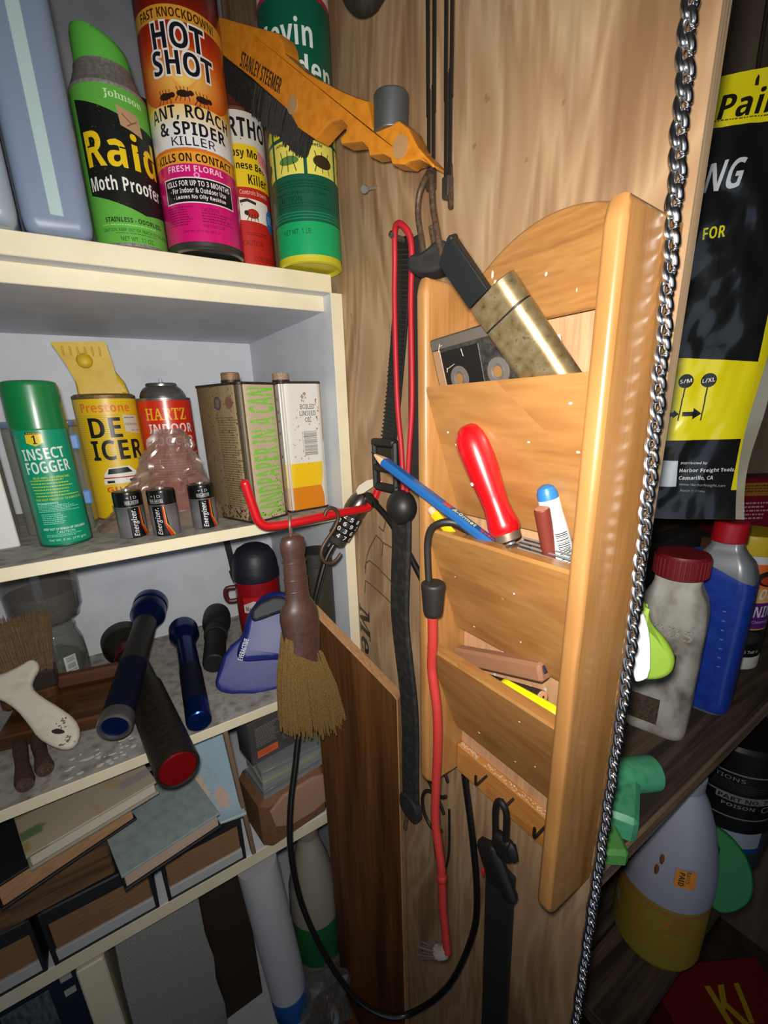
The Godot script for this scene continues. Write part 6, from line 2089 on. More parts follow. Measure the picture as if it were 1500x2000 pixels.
func build_rack_contents() -> void:
	cassette()
	metal_case()
	# red handled tool
	var top := Vector3(-0.052, 1.4335, 0.2925)
	var bot := Vector3(-0.043, 1.2400, 0.3840)
	bot = top + (Vector3(-0.040, 1.3405, 0.3330) - top).normalized() * 0.118
	var t := thing("red_handled_tool", "hand tool with a chipped red wooden handle in the middle pocket", "hand tool", top)
	t.transform = along(top, bot)
	lathed(t, "handle", [0.0, 0.0, 0.006, 0.0008, 0.011, 0.004, 0.0142, 0.011, 0.0150, 0.020, 0.0146, 0.032, 0.0132, 0.050, 0.0116, 0.066, 0.0112, 0.074, 0.0122, 0.084, 0.0136, 0.091, 0.0136, 0.096, 0.0118, 0.0995, 0.0, 0.1], coat(mat(rgb(186, 10, 18), 0.3), 0.8, 0.12), 40, 60)
	lathed(t, "ferrule", [0.0112, 0.0985, 0.0115, 0.100, 0.0112, 0.106, 0.009, 0.1075, 0.0, 0.108], mat(rgb(120, 104, 88), 0.45, 0.6), 28)
	lathed(t, "shank", [0.0042, 0.107, 0.004, 0.15, 0.0, 0.152], M.steel, 12)
	for k in [[0.05, 2.3], [0.013, 2.45], [0.019, 2.75]]:
		var b := MB.new()
		var r := 0.0136
		b.ball(Vector3(sin(k[1]) * r, k[0], cos(k[1]) * r), Vector3(0.0012, 0.0018, 0.0012), 6)
		part(t, "paint_chip", b, M.white)
	var wc := thing("wire_comb", "row of thin steel wires beside the red handle in the pocket", "wire comb", Vector3(-0.045, 1.328, 0.36))
	for k in 5:
		var b := world(wc)
		b.tube(path3([-0.050 + k * 0.004, 1.333 + k * 0.0018, 0.345, -0.047 + k * 0.004, 1.330 + k * 0.0022, 0.395], 3), 0.0009, 6)
		part(wc, "tine", b, M.steel)
	var bb := world(wc)
	bb.box(Vector3(-0.042, 1.332, 0.3465), Vector3(0.026, 0.010, 0.006), 0.001)
	part(wc, "clamp_plate", bb, M.rust)
	pencils()
	# white tube with blue cap, brown crayon
	var gt := thing("glue_tube", "white tube with a blue cap and barcode in the middle pocket", "tube", Vector3(-0.030, 1.29, 0.383))
	gt.transform = along(Vector3(-0.0165, 1.288, 0.388), Vector3(-0.038, 1.3875, 0.3655))
	face_out(gt, 22)
	var cv := CV.new(256, 320, rgb(206, 206, 204))
	cv.bars(104, 60, 44, 130, rgb(40, 40, 44), false)
	cv.text("GLUE", sans, 110, 240, 40, 14, rgb(120, 130, 150))
	cv.rect(0, 300, 256, 20, rgb(60, 120, 190))
	lathed(gt, "tube", [0.0, 0.0, 0.0092, 0.0, 0.0092, 0.068, 0.0088, 0.074, 0.0082, 0.082], printed(cv, 0.4), 28)
	lathed(gt, "collar", [0.0082, 0.080, 0.0084, 0.0815, 0.0082, 0.0935, 0.007, 0.0945], mat(rgb(208, 208, 204), 0.4), 28)
	lathed(gt, "cap", [0.0076, 0.088, 0.0080, 0.0895, 0.0078, 0.0985, 0.006, 0.103, 0.003, 0.1048, 0.0, 0.105], mat(rgb(42, 112, 176), 0.4), 28)
	var cr := thing("brown_crayon", "short reddish-brown round stick standing before the white tube", "crayon", Vector3(-0.045, 1.27, 0.372))
	cr.transform = along(Vector3(-0.0145, 1.2680, 0.3755), Vector3(-0.0465, 1.3705, 0.3705))
	lathed(cr, "stick", [0.0, 0.0, 0.0058, 0.0, 0.0060, 0.001, 0.0060, 0.1075, 0.0054, 0.1088, 0.0, 0.109], mat(rgb(112, 46, 34), 0.5), 24)
	lathed(cr, "cut_end", [0.0052, 0.1089, 0.0, 0.1093], mat(rgb(176, 116, 92), 0.7), 20)
	# lower pocket
	var wd := thing("wood_block", "brown flat-sided wooden stick lying in the lowest pocket", "wooden stick", Vector3(-0.034, 1.19, 0.33))
	wd.transform = along(Vector3(-0.0225, 1.182, 0.258), Vector3(-0.0215, 1.2155, 0.365))
	var hx := MB.new()
	hx.box(Vector3(0, 0.058, 0), Vector3(0.015, 0.116, 0.019), 0.003)
	part(wd, "stick", hx, mat(rgb(150, 106, 76), 0.7))
	hx = MB.new()
	hx.box(Vector3(0.0, 0.1165, 0.0025), Vector3(0.006, 0.0012, 0.008), 0.0004)
	part(wd, "ink_mark", hx, mat(rgb(40, 44, 60), 0.5))
	var pn := thing("stub_pencil", "short dark pencil with a pale round end in the lowest pocket", "pencil", Vector3(-0.046, 1.18, 0.35))
	pn.transform = along(Vector3(-0.0265, 1.172, 0.29), Vector3(-0.0375, 1.2035, 0.3805))
	lathed(pn, "shaft", [0.0, 0.0, 0.0058, 0.0, 0.0058, 0.094, 0.0054, 0.0945], mat(rgb(44, 36, 28), 0.45), 20)
	lathed(pn, "end", [0.0055, 0.0940, 0.0050, 0.0952, 0.0, 0.0955], mat(rgb(196, 146, 104), 0.7), 20)
	lathed(pn, "lead", [0.0015, 0.0953, 0.0, 0.0960], M.black, 10)
	var yl := thing("yellow_tag", "bright yellow plastic token with black lettering in the lowest pocket", "token", Vector3(-0.054, 1.165, 0.36))
	yl.transform = rack_frame(Vector3(-0.0395, 1.1905, 0.3700), 3, 24)
	var yb := MB.new()
	yb.prism(rounded_rect(0.070, 0.030, 0.012, 5), -0.004, 0.004, 0.002)
	part(yl, "body", yb, mat(rgb(214, 214, 12), 0.4), 50)
	lettering(yl, "lettering", "IN CENT.", Vector3(-0.008, 0.009, 0.0041), 0.030, 0.007, 0, M.black)
	yb = MB.new()
	yb.X = Transform3D(Basis(Vector3.RIGHT, PI / 2), Vector3(0.028, 0.002, 0.0038))
	yb.lathe([Vector2(0, 0), Vector2(0.006, 0), Vector2(0.0055, 0.001), Vector2(0, 0.0012)], 20)
	part(yl, "white_spot", yb, M.white)
	bungee()

func cassette() -> void:
	var t := thing("audio_cassette", "dusty clear-shelled audio cassette leaning in the top pocket", "cassette", Vector3(-0.052, 1.48, 0.305))
	t.transform = rack_frame(Vector3(-0.0470, 1.4780, 0.3020), 3, 15)
	var shell := coat(mottled([rgb(30, 27, 25), rgb(50, 46, 43), rgb(72, 67, 63)], 0.05, 0.03, 0.35, 182), 0.8, 0.1)
	var b := MB.new()
	b.prism(rounded_rect(0.100, 0.064, 0.003, 3), -0.0055, 0.0035, 0.001)
	part(t, "shell", b, shell, 40)
	b = MB.new()
	b.box(Vector3(0, -0.024, -0.001), Vector3(0.078, 0.014, 0.0125), 0.001)
	part(t, "head_block", b, shell)
	b = MB.new()
	b.box(Vector3(0.0, 0.027, 0.0037), Vector3(0.096, 0.008, 0.0008), 0.0002)
	part(t, "top_strip", b, mat(rgb(92, 84, 78), 0.3))
	b = MB.new()
	b.box(Vector3(-0.0435, -0.003, 0.0037), Vector3(0.009, 0.050, 0.0008), 0.0002)
	part(t, "side_window", b, mat(rgb(150, 118, 88), 0.4))
	b = MB.new()
	b.box(Vector3(-0.016, 0.003, 0.0037), Vector3(0.044, 0.034, 0.0008), 0.0002)
	part(t, "label", b, mat(rgb(24, 21, 20), 0.45))
	for x in [-0.021, 0.0215]:
		b = MB.new()
		b.X = Transform3D(Basis(Vector3.RIGHT, PI / 2), Vector3(x, -0.004, 0.004))
		b.lathe([Vector2(0.0045, -0.001), Vector2(0.0045, 0.0006), Vector2(0.0058, 0.0014), Vector2(0.0062, 0.0014), Vector2(0.0062, 0.0004), Vector2(0.0105, 0.0004), Vector2(0.0110, -0.001)], 28)
		var hub := part(t, "reel_hub", b, mat(rgb(98, 92, 88), 0.35))
		b = MB.new()
		b.X = Transform3D(Basis(Vector3.RIGHT, PI / 2), Vector3(x, -0.004, 0.0042))
		b.lathe([Vector2(0, 0), Vector2(0.0044, 0.0)], 20)
		part(hub, "reel_hole", b, mat(rgb(138, 98, 52), 0.6))
	b = MB.new()
	b.X = Transform3D(Basis(Vector3.RIGHT, PI / 2), Vector3(0.034, 0.022, 0.0036))
	b.lathe([Vector2(0, 0.0002), Vector2(0.0012, 0.0002), Vector2(0.0015, 0.0008), Vector2(0.0042, 0.0008), Vector2(0.0045, 0.0)], 20)
	part(t, "corner_screw", b, mat(rgb(150, 146, 142), 0.4, 0.4))
	b = MB.new()
	b.box(Vector3(-0.026, -0.0125, 0.0042), Vector3(0.006, 0.003, 0.0006), 0.0002)
	part(t, "red_mark", b, M.red)
	b = MB.new()
	for k in [[-0.034, 0.0055, -0.024, 0.0085], [-0.0335, 0.0065, -0.0345, 0.003], [-0.040, 0.021, -0.037, 0.027], [-0.038, 0.025, -0.034, 0.0255], [-0.012, 0.013, -0.013, 0.019]]:
		b.tube(PackedVector3Array([Vector3(k[0], k[1], 0.0042), Vector3(k[2], k[3], 0.0042)]), 0.0003, 4)
	part(t, "scratches", b, mat(rgb(196, 186, 172), 0.6))
	# card behind
	var cd := thing("white_card", "white printed card slipped between cassette and metal case", "card", Vector3(-0.034, 1.46, 0.345))
	cd.transform = rack_frame(Vector3(-0.030, 1.468, 0.345), 8, 12)
	b = MB.new()
	b.box(Vector3(0, 0, 0), Vector3(0.05, 0.05, 0.0008), 0.0002)
	part(cd, "card", b, M.white)

func metal_case() -> void:
	# a worn oval tin tube with a black plate slid into its mouth
	var t := thing("worn_metal_case", "worn brassy oval metal case leaning in the top pocket", "case", Vector3(-0.044, 1.47, 0.36))
	t.transform = rack_frame(Vector3(-0.0530, 1.4935, 0.3500), 28, 24)
	var worn := mottled([rgb(92, 74, 48), rgb(146, 126, 86), rgb(158, 138, 98), rgb(166, 148, 110), rgb(178, 162, 128), rgb(118, 96, 62)], 0.06, 0.02, 0.34, 183, Vector3.ONE, 5, 0.75)
	var b := MB.new()
	b.prism(soften(rounded_rect(0.0385, 0.021, 0.0102, 7)), -0.048, 0.020, 0.0008)
	b.P = turn_up(b.P)
	part(t, "body", b, worn, 50)
	b = MB.new()
	b.prism(soften(rounded_rect(0.0388, 0.0213, 0.0103, 7)), 0.0208, 0.041, 0.0008)
	b.P = turn_up(b.P)
	part(t, "upper_sleeve", b, worn, 50)
	b = MB.new()
	b.prism(soften(rounded_rect(0.0378, 0.0204, 0.0099, 7)), 0.0195, 0.0213, 0.0)
	b.P = turn_up(b.P)
	part(t, "dark_joint", b, mat(rgb(30, 28, 24), 0.5, 0.4), 50)
	var p := thing("black_plate", "black plastic plate sticking out of the worn metal case", "plate", Vector3(-0.044, 1.54, 0.30))
	p.transform = rack_frame(Vector3(-0.0560, 1.4935, 0.3500), 28, 24)
	b = MB.new()
	b.prism(PackedVector2Array([Vector2(-0.0185, 0.0415), Vector2(0.0015, 0.0415), Vector2(0.0015, 0.082), Vector2(-0.004, 0.086), Vector2(-0.0185, 0.080)]), -0.004, 0.003, 0.0008)
	part(p, "plate", b, coat(mat(rgb(20, 22, 24), 0.45), 0.3, 0.25))
	b = MB.new()
	b.box(Vector3(-0.0005, 0.084, 0.0), Vector3(0.005, 0.004, 0.009), 0.001)
	part(p, "lug", b, M.black)

func pencils() -> void:
	var a := Vector3(-0.088, 1.407, 0.1965)
	var d := (Vector3(-0.0465, 1.333, 0.3195) - a).normalized()
	var t := thing("carpenter_pencil", "flat blue carpenter pencil sticking out leftward over the rack side", "pencil", a)
	t.transform = along(a, a + d)
	var bl := coat(mat(rgb(26, 84, 142), 0.4), 0.5, 0.15)
	var b := MB.new()
	var oct := PackedVector2Array([Vector2(-0.0062, -0.002), Vector2(-0.004, -0.0042), Vector2(0.004, -0.0042), Vector2(0.0062, -0.002), Vector2(0.0062, 0.002), Vector2(0.004, 0.0042), Vector2(-0.004, 0.0042), Vector2(-0.0062, 0.002)])
	b.sweep(PackedVector3Array([Vector3(0, 0.0175, 0), Vector3(0, 0.165, 0)]), oct, PackedFloat32Array(), false, true, Vector3.BACK)
	part(t, "shaft", b, bl, 20)
	b = MB.new()
	b.sweep(PackedVector3Array([Vector3(0, 0.0035, 0), Vector3(0, 0.012, 0), Vector3(0, 0.018, 0)]), oct, PackedFloat32Array([0.22, 0.72, 0.98]), false, true, Vector3.BACK)
	part(t, "sharpened_wood", b, mat(rgb(206, 168, 130), 0.7), 20)
	b = MB.new()
	b.sweep(PackedVector3Array([Vector3(0, -0.0015, 0), Vector3(0, 0.0036, 0)]), oct, PackedFloat32Array([0.06, 0.23]), false, true, Vector3.BACK)
	part(t, "lead", b, M.black, 20)
	var xt := Transform3D(Basis(Vector3(0, 1, 0), Vector3(1, 0, 0), Vector3(0, 0, -1)), Vector3.ZERO)
	for q in [["A-Ormet", 0.118, 0.026, 0.0052, mat(rgb(206, 196, 120), 0.5)], ["Quality", 0.147, 0.022, 0.0056, mat(rgb(206, 40, 48), 0.5)]]:
		var o := lettering(t, "stamped_print", q[0], Vector3.ZERO, q[2], q[3], 0, q[4])
		o.transform = Transform3D(Basis(Vector3(0, 1, 0), -Vector3(1, 0, 0), Vector3(0, 0, 1)), Vector3(0, q[1], 0.0043)) * o.transform
	b = MB.new()
	b.box(Vector3(0.0, 0.098, 0.0043), Vector3(0.006, 0.008, 0.0005), 0.0002)
	part(t, "red_emblem", b, mat(rgb(196, 60, 56), 0.5))
	var y0 := Vector3(-0.058, 1.353, 0.2525)
	var y1 := Vector3(-0.040, 1.285, 0.335)
	var y := thing("yellow_pencil", "short yellow pencil tucked beneath the blue pencil", "pencil", y0)
	y.transform = along(y0, y1)
	lathed(y, "shaft", [0.0, 0.006, 0.0048, 0.006, 0.0048, 0.11, 0.0, 0.11], mat(rgb(214, 176, 20), 0.4), 6, 20)
	lathed(y, "eraser", [0.0, -0.002, 0.0032, -0.0015, 0.004, 0.0, 0.004, 0.006], mat(rgb(206, 166, 136), 0.7), 12)

func bungee() -> void:
	var t := thing("red_bungee", "thick red bungee cord hooked on the middle pocket's edge", "bungee cord", Vector3(-0.07, 1.25, 0.271))
	var b := world(t)
	b.tube(path3([-0.046, 1.334, 0.2985, -0.054, 1.3425, 0.294, -0.062, 1.3475, 0.288, -0.069, 1.3465, 0.2795, -0.0725, 1.3395, 0.2705, -0.073, 1.326, 0.2655, -0.0725, 1.305, 0.265, -0.072, 1.276, 0.2665], 4), 0.0035, 10)
	part(t, "coated_hook", b, mat(rgb(34, 31, 29), 0.5), 60)
	b = world(t)
	b.X = b.X * Transform3D(Basis(), Vector3(-0.072, 1.250, 0.2725))
	b.lathe([Vector2(0.0, 0.0), Vector2(0.0072, 0.0), Vector2(0.0090, 0.0015), Vector2(0.0098, 0.005), Vector2(0.0119, 0.032), Vector2(0.0117, 0.0345), Vector2(0.010, 0.036), Vector2(0.0, 0.0365)], 32)
	part(t, "plastic_cap", b, mat(rgb(32, 30, 29), 0.55), 45)
	var pts := path3([-0.072, 1.252, 0.2715, -0.070, 1.22, 0.2695, -0.069, 1.189, 0.267, -0.069, 1.172, 0.2695, -0.069, 1.14, 0.2755, -0.0685, 1.097, 0.2765, -0.068, 1.04, 0.2735, -0.068, 0.984, 0.2725, -0.068, 0.95, 0.278, -0.068, 0.916, 0.284, -0.068, 0.86, 0.287, -0.068, 0.837, 0.290, -0.068, 0.79, 0.2965], 12)
	var red := mottled([rgb(162, 34, 32), rgb(184, 52, 46), rgb(204, 84, 72)], 0.012, 0.06, 0.5, 184, Vector3(1, 2.5, 1))
	b = world(t)
	var sc := PackedFloat32Array()
	for i in pts.size():
		sc.append(1.0 + 0.05 * (i % 2))
	b.tube(pts, 0.0050, 12, sc)
	part(t, "cord", b, red, 60)
	for y in [0.916]:
		b = world(t)
		b.ball(Vector3(-0.068, 0.905, 0.2848), Vector3(0.0064, 0.009, 0.0064), 12)
		part(t, "knot", b, red, 60)
	b = world(t)
	b.tube(path3([-0.068, 0.797, 0.2955, -0.069, 0.783, 0.291, -0.070, 0.773, 0.283]), 0.0078, 10, PackedFloat32Array([0.6, 1.0, 1.15]))
	part(t, "taped_end", b, mat(rgb(176, 166, 156), 0.7))
	b = world(t)
	for k in 26:
		var o := Vector3(rng.randf_range(-0.008, 0.008), rng.randf_range(-0.008, 0.008), rng.randf_range(-0.003, 0.003))
		b.tube(PackedVector3Array([Vector3(-0.070, 0.774, 0.283) + o, Vector3(-0.071, 0.748, 0.258) + o * 1.6]), 0.0007, 4)
	var fr := part(t, "frayed_threads", b, mat(rgb(120, 112, 106), 0.8))
	fr.set_meta("kind", "stuff")

# ---------------------------------------------------------------- twisted chain down the plywood's edge
func build_chain() -> void:
	var t := thing("steel_chain", "bright twisted steel chain hanging down the edge of the plywood", "chain", Vector3(-0.022, 0.85, 0.43))
	var chrome := mat(rgb(206, 206, 208), 0.22, 1.0)
	# one twisted link: an oval ring whose two ends are turned against each other
	var b := MB.new()
	var ring := PackedVector3Array()
	for i in 28:
		var a := TAU * i / 28
		var x := cos(a) * 0.0027
		var y := sin(a) * 0.0074
		var tw := y / 0.0074 * deg_to_rad(55.0)
		ring.append(Vector3(x * cos(tw), y, x * sin(tw)))
	b.tube(ring, 0.0022, 9, PackedFloat32Array(), true)
	var lm := b.mesh(70)
	var n := 78
	for k in n:
		var f := k / float(n - 1)
		var y := lerpf(1.705, 0.83, f)
		var p := Vector3(lerpf(-0.0240, -0.0200, f), y, 0.4165 + 0.021 * sin(clampf((1.705 - y) / 0.5, 0.0, 1.0) * PI / 2) + 0.0006 * sin(k * 1.7))
		var o := MeshInstance3D.new()
		o.name = "link"
		o.mesh = lm
		o.material_override = chrome
		o.transform = t.transform.affine_inverse() * Transform3D(Basis(Vector3.UP, deg_to_rad(-58.0 + 7.0 * sin(k * 0.9))), p)
		t.add_child(o, true)
	b = world(t)
	b.tube(path3([-0.020, 0.832, 0.4375, -0.0195, 0.815, 0.438, -0.0195, 0.80, 0.438]), 0.0022, 8, PackedFloat32Array([1.0, 1.0, 0.3]))
	part(t, "end_link", b, chrome)

# ---------------------------------------------------------------- the bench behind the partition
func build_bench() -> void:
	var Y := 1.0
	var t := thing("work_bench", "weathered plank bench behind the plywood edge carrying bottles", "bench", Vector3(0.6, 0.0, 0.15))
	var pm := board_mat(wood_image(192, 512, [rgb(38, 29, 21), rgb(56, 44, 32), rgb(74, 58, 43), rgb(86, 70, 53)], 0.05, 0.004, 191, 0.1), 0.2, 0.8, 0.8)
	var zz := [0.418, 0.322, 0.218, 0.112, 0.0, -0.12]
	for k in 5:
		slab("plank", Vector3(0.0135, Y - 0.022, zz[k + 1] + 0.0015), Vector3(0.955, Y - 0.0002 - 0.0006 * (k % 2), zz[k]), pm, 0.002, t, 0)
	slab("front_rail", Vector3(0.0135, Y - 0.052, 0.36), Vector3(0.955, Y - 0.0225, 0.398), pm, 0.002, t, 0)
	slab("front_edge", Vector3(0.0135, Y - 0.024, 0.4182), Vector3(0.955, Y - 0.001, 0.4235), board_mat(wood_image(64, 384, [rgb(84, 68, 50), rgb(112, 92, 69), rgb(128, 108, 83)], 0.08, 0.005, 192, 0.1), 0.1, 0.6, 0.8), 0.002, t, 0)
	for x in [0.04, 0.89]:
		slab("leg", Vector3(x, 0.0, 0.28), Vector3(x + 0.05, Y - 0.0525, 0.33), pm, 0.002, t)
	var ls := thing("low_plank_shelf", "dark plank shelf under the bench where the jug stands", "shelf", Vector3(0.6, 0.6, 0.3))
	for k in 3:
		slab("plank", Vector3(0.12, 0.595, 0.17 + k * 0.09), Vector3(0.955, 0.62, 0.258 + k * 0.09), pm, 0.002, ls, 0)
	for x in [0.16, 0.88]:
		slab("post", Vector3(x, 0.0, 0.24), Vector3(x + 0.04, 0.595, 0.28), pm, 0.002, ls)
	package()
	dirty_bottle(Y)
	blue_bottle(Y)
	wipes(Y)
	vest()
	green_gun(Y)
	# dark cartons at the back
	var db := thing("dark_carton", "dark carton at the back of the bench behind the bottles", "carton", Vector3(0.52, Y, 0.18))
	var b := MB.new()
	b.box(Vector3(0, 0.105, 0), Vector3(0.22, 0.21, 0.12), 0.003)
	part(db, "box", b, mat(rgb(36, 31, 27), 0.7))
	b = MB.new()
	b.box(Vector3(0, 0.2115, 0), Vector3(0.22, 0.003, 0.05), 0.001)
	part(db, "flap", b, mat(rgb(52, 44, 36), 0.7))
	var rb := thing("red_carton", "small dark red printed carton standing on a case at the right edge", "carton", Vector3(0.735, Y + 0.19, 0.26), deg_to_rad(-35))
	var cv := CV.new(256, 256, rgb(112, 16, 34))
	cv.rect(40, 20, 180, 60, rgb(150, 104, 40))
	cv.fine(60, 30, 140, 40, 3, rgb(90, 50, 20))
	cv.fine(50, 110, 150, 90, 5, rgb(190, 150, 150))
	b = MB.new()
	b.box(Vector3(0, 0.055, 0), Vector3(0.13, 0.11, 0.05), 0.002)
	part(rb, "box", b, mat(rgb(96, 14, 30), 0.5))
	b = MB.new()
	b.grid([PackedVector3Array([Vector3(-0.064, 0.002, 0.0255), Vector3(-0.064, 0.108, 0.0255)]), PackedVector3Array([Vector3(0.064, 0.002, 0.0255), Vector3(0.064, 0.108, 0.0255)])])
	part(rb, "printed_face", b, printed(cv, 0.4))
	var cs := thing("brown_case", "brown wooden case under the dark red carton at the right edge", "case", Vector3(0.76, Y, 0.24))
	b = MB.new()
	b.box(Vector3(0, 0.094, 0), Vector3(0.24, 0.188, 0.2), 0.003)
	part(cs, "body", b, M.brownwood)
	b = MB.new()
	b.box(Vector3(0, 0.1885, 0), Vector3(0.244, 0.003, 0.204), 0.001)
	part(cs, "lid", b, mat(rgb(50, 40, 30), 0.7))
	gallon_jug()
	drum()
	var gl := thing("green_scoop", "bright green plastic scoop lying between the jug and the drum", "scoop", Vector3(0.385, 0.62, 0.425))
	b = MB.new()
	b.X = plane_at(Vector3(0.0, 0.125, 0.0), Vector3(-0.7, 0.35, 0.5))
	b.prism(soften(PackedVector2Array([Vector2(-0.055, 0.045), Vector2(-0.015, 0.06), Vector2(0.03, 0.035), Vector2(0.05, -0.01), Vector2(0.045, -0.055), Vector2(0.0, -0.085), Vector2(-0.03, -0.03)]), 2), -0.006, 0.006, 0.003)
	part(gl, "bowl", b, mat(rgb(26, 126, 56), 0.4), 60)
	b = MB.new()
	b.tube(path3([-0.012, 0.15, -0.005, -0.04, 0.19, -0.03]), 0.012, 10)
	part(gl, "handle", b, mat(rgb(30, 110, 60), 0.4))
	var bp := thing("blue_pipe", "short blue-grey plastic pipe hanging behind the lower chain", "pipe", Vector3(0.045, 0.86, 0.40))
	b = MB.new()
	b.lathe([Vector2(0.0, 0.0), Vector2(0.011, 0.0), Vector2(0.0125, 0.002), Vector2(0.0125, 0.0865), Vector2(0.0, 0.0868)], 20)
	part(bp, "pipe", b, mat(rgb(66, 84, 112), 0.5))
	var rk := thing("red_box", "red carton with yellow lettering low at the right corner", "carton", Vector3(0.375, 0.0, 0.485), deg_to_rad(-30))
	b = MB.new()
	b.box(Vector3(0, 0.25, 0), Vector3(0.20, 0.50, 0.12), 0.003)
	part(rk, "box", b, mat(rgb(120, 16, 14), 0.6))
	var lt := lettering(rk, "lettering", "K/", Vector3.ZERO, 0.06, 0.05, 0, mat(rgb(190, 160, 24), 0.5))
	lt.transform = Transform3D(Basis(Vector3(1, 0, 0), Vector3(0, 0, -1), Vector3(0, 1, 0)), Vector3(0.01, 0.5004, 0.0)) * lt.transform

func package() -> void:
	var S := 1.24
	var at := Vector3(0.2363, 1.5362, 0.3537)
	var n := Vector3(-0.73, 0, 0.683)
	var t := thing("glove_package", "black and yellow plastic packet hanging behind the plywood edge", "packet", at)
	t.transform = plane_at(at, n)
	# printed pouch, bulging; local x -0.075..0.05, y -0.22..0.19
	var x0 := -0.085
	var x1 := 0.055
	var y0 := -0.222
	var y1 := 0.190
	var W := 560
	var H := 1648
	var k := W / (x1 - x0)
	var cv := CV.new(W, H, rgb(20, 20, 20))
	var X := func(v: float) -> float: return (v * S - x0) * k
	var Yf := func(v: float) -> float: return (y1 - v * S) * k
	cv.rect(0, 0, W, Yf.call(0.121), rgb(220, 206, 20))
	cv.text("1 Pair", bold, X.call(-0.040), Yf.call(0.142), 0.056 * S * k, 0.016 * S * k, rgb(24, 22, 16), -2, 0.2)
	cv.fine(X.call(-0.04), Yf.call(0.1255), 0.06 * S * k, 10, 1, rgb(90, 84, 20))
	cv.text("WORKING", bold, X.call(-0.086), Yf.call(0.097), 0.086 * S * k, 0.019 * S * k, rgb(196, 200, 204), -4, 0.25)
	cv.text("FOR", bold, X.call(-0.022), Yf.call(0.056), 0.016 * S * k, 0.008 * S * k, rgb(206, 200, 20), -4)
	cv.pl([0, Yf.call(-0.034), W, Yf.call(-0.045), W, Yf.call(-0.1065), 0, Yf.call(-0.1065)], rgb(220, 206, 20))
	for m in [[-0.0175, "S/M"], [0.0, "L/XL"]]:
		var cx: float = X.call(m[0])
		var cy: float = Yf.call(-0.057)
		cv.oval(cx, cy, 28, 28, rgb(24, 22, 18))
		cv.text(m[1], bold, cx - 22, cy - 8, 44, 16, rgb(214, 210, 200), -6)
		cv.line([cx, cy + 28, cx - 4, cy + 160], 5, rgb(24, 22, 18))
	var ax: float = X.call(-0.016)
	var ay: float = Yf.call(-0.084)
	cv.pl([ax, ay - 9, ax + 40, ay - 9, ax + 40, ay - 24, ax + 74, ay, ax + 40, ay + 24, ax + 40, ay + 9, ax, ay + 9], rgb(24, 22, 18))
	cv.pl([ax - 50, ay - 9, ax - 34, ay - 9, ax - 34, ay - 18, ax - 12, ay, ax - 34, ay + 18, ax - 34, ay + 9, ax - 50, ay + 9], rgb(24, 22, 18))
	cv.rect(W - 44, Yf.call(0.06), 44, Yf.call(-0.152) - Yf.call(0.06), rgb(214, 200, 24))
	cv.text("Distributed by", bold, X.call(-0.010), Yf.call(-0.1255), 0.021 * S * k, 15, rgb(190, 190, 188))
	cv.text("Harbor Freight Tools,", bold, X.call(-0.010), Yf.call(-0.1315), 0.046 * S * k, 21, rgb(210, 210, 208))
	cv.text("Camarillo, CA", bold, X.call(-0.0095), Yf.call(-0.1382), 0.028 * S * k, 20, rgb(210, 210, 208))
	cv.text("www.HarborFreight.com", sans, X.call(-0.008), Yf.call(-0.1455), 0.038 * S * k, 15, rgb(170, 170, 168), 3)
	cv.text("Made in China", sans, X.call(-0.006), Yf.call(-0.151), 0.02 * S * k, 11, rgb(150, 150, 148), 3)
	cv.pl([X.call(-0.030), Yf.call(-0.124), X.call(-0.013), Yf.call(-0.1245), X.call(-0.0105), Yf.call(-0.148), X.call(-0.030), Yf.call(-0.148)], rgb(184, 190, 196))
	cv.bars(X.call(-0.028), Yf.call(-0.127), 12, 70, rgb(60, 60, 66), false)
	var rows := []
	var uvs := []
	var nz := FastNoiseLite.new()
	nz.seed = 8
	nz.frequency = 9.0
	for i in 29:
		var u := i / 28.0
		var row := PackedVector3Array()
		var uv := PackedVector2Array()
		for j in 57:
			var v := j / 56.0
			var y := lerpf(y0, y1, v)
			var right := x1 - 0.012 * v - 0.006 * sin(v * 9.0) - (0.012 if v > 0.55 else 0.0) * 0.3
			var x := lerpf(x0, right, u)
			var bulge := 0.012 * pow(sin(u * PI), 0.7) * pow(sin(clampf(v, 0.02, 0.98) * PI), 0.5)
			bulge += 0.0045 * nz.get_noise_2d(x * 3.0, y * 2.0) * sin(u * PI)
			row.append(Vector3(x, y, bulge))
			uv.append(Vector2((x - x0) / (x1 - x0), (y1 - y) / (y1 - y0)))
		rows.append(row)
		uvs.append(uv)
	var b := MB.new()
	b.grid(rows, false, uvs)
	part(t, "printed_front", b, coat(printed(cv, 0.3), 0.8, 0.12), 60)
	var back := []
	for i in 29:
		var r := PackedVector3Array()
		for q in rows[28 - i]:
			r.append(Vector3(q.x, q.y, -q.z - 0.0005))
		back.append(r)
	b = MB.new()
	b.grid(back)
	part(t, "back_film", b, mat(rgb(24, 24, 24), 0.35), 60)
	b = MB.new()
	var e0 := PackedVector3Array()
	var e1 := PackedVector3Array()
	for q in rows[28]:
		e0.append(q)
		e1.append(q + Vector3(0.010 + 0.003 * sin(q.y * 40.0), 0, 0.002 * sin(q.y * 55.0)))
	b.grid([e0, e1])
	part(t, "clear_seam", b, clear(rgb(206, 204, 180), 0.35, 0.1), 60)
	b = MB.new()
	b.tube(PackedVector3Array([Vector3(0, y1 - 0.012, 0.003), Vector3(0.0, y1 + 0.01, 0.0), Vector3(0.0, y1 + 0.6, -0.02)]), 0.002, 8)
	part(t, "hanging_string", b, M.darkwire)

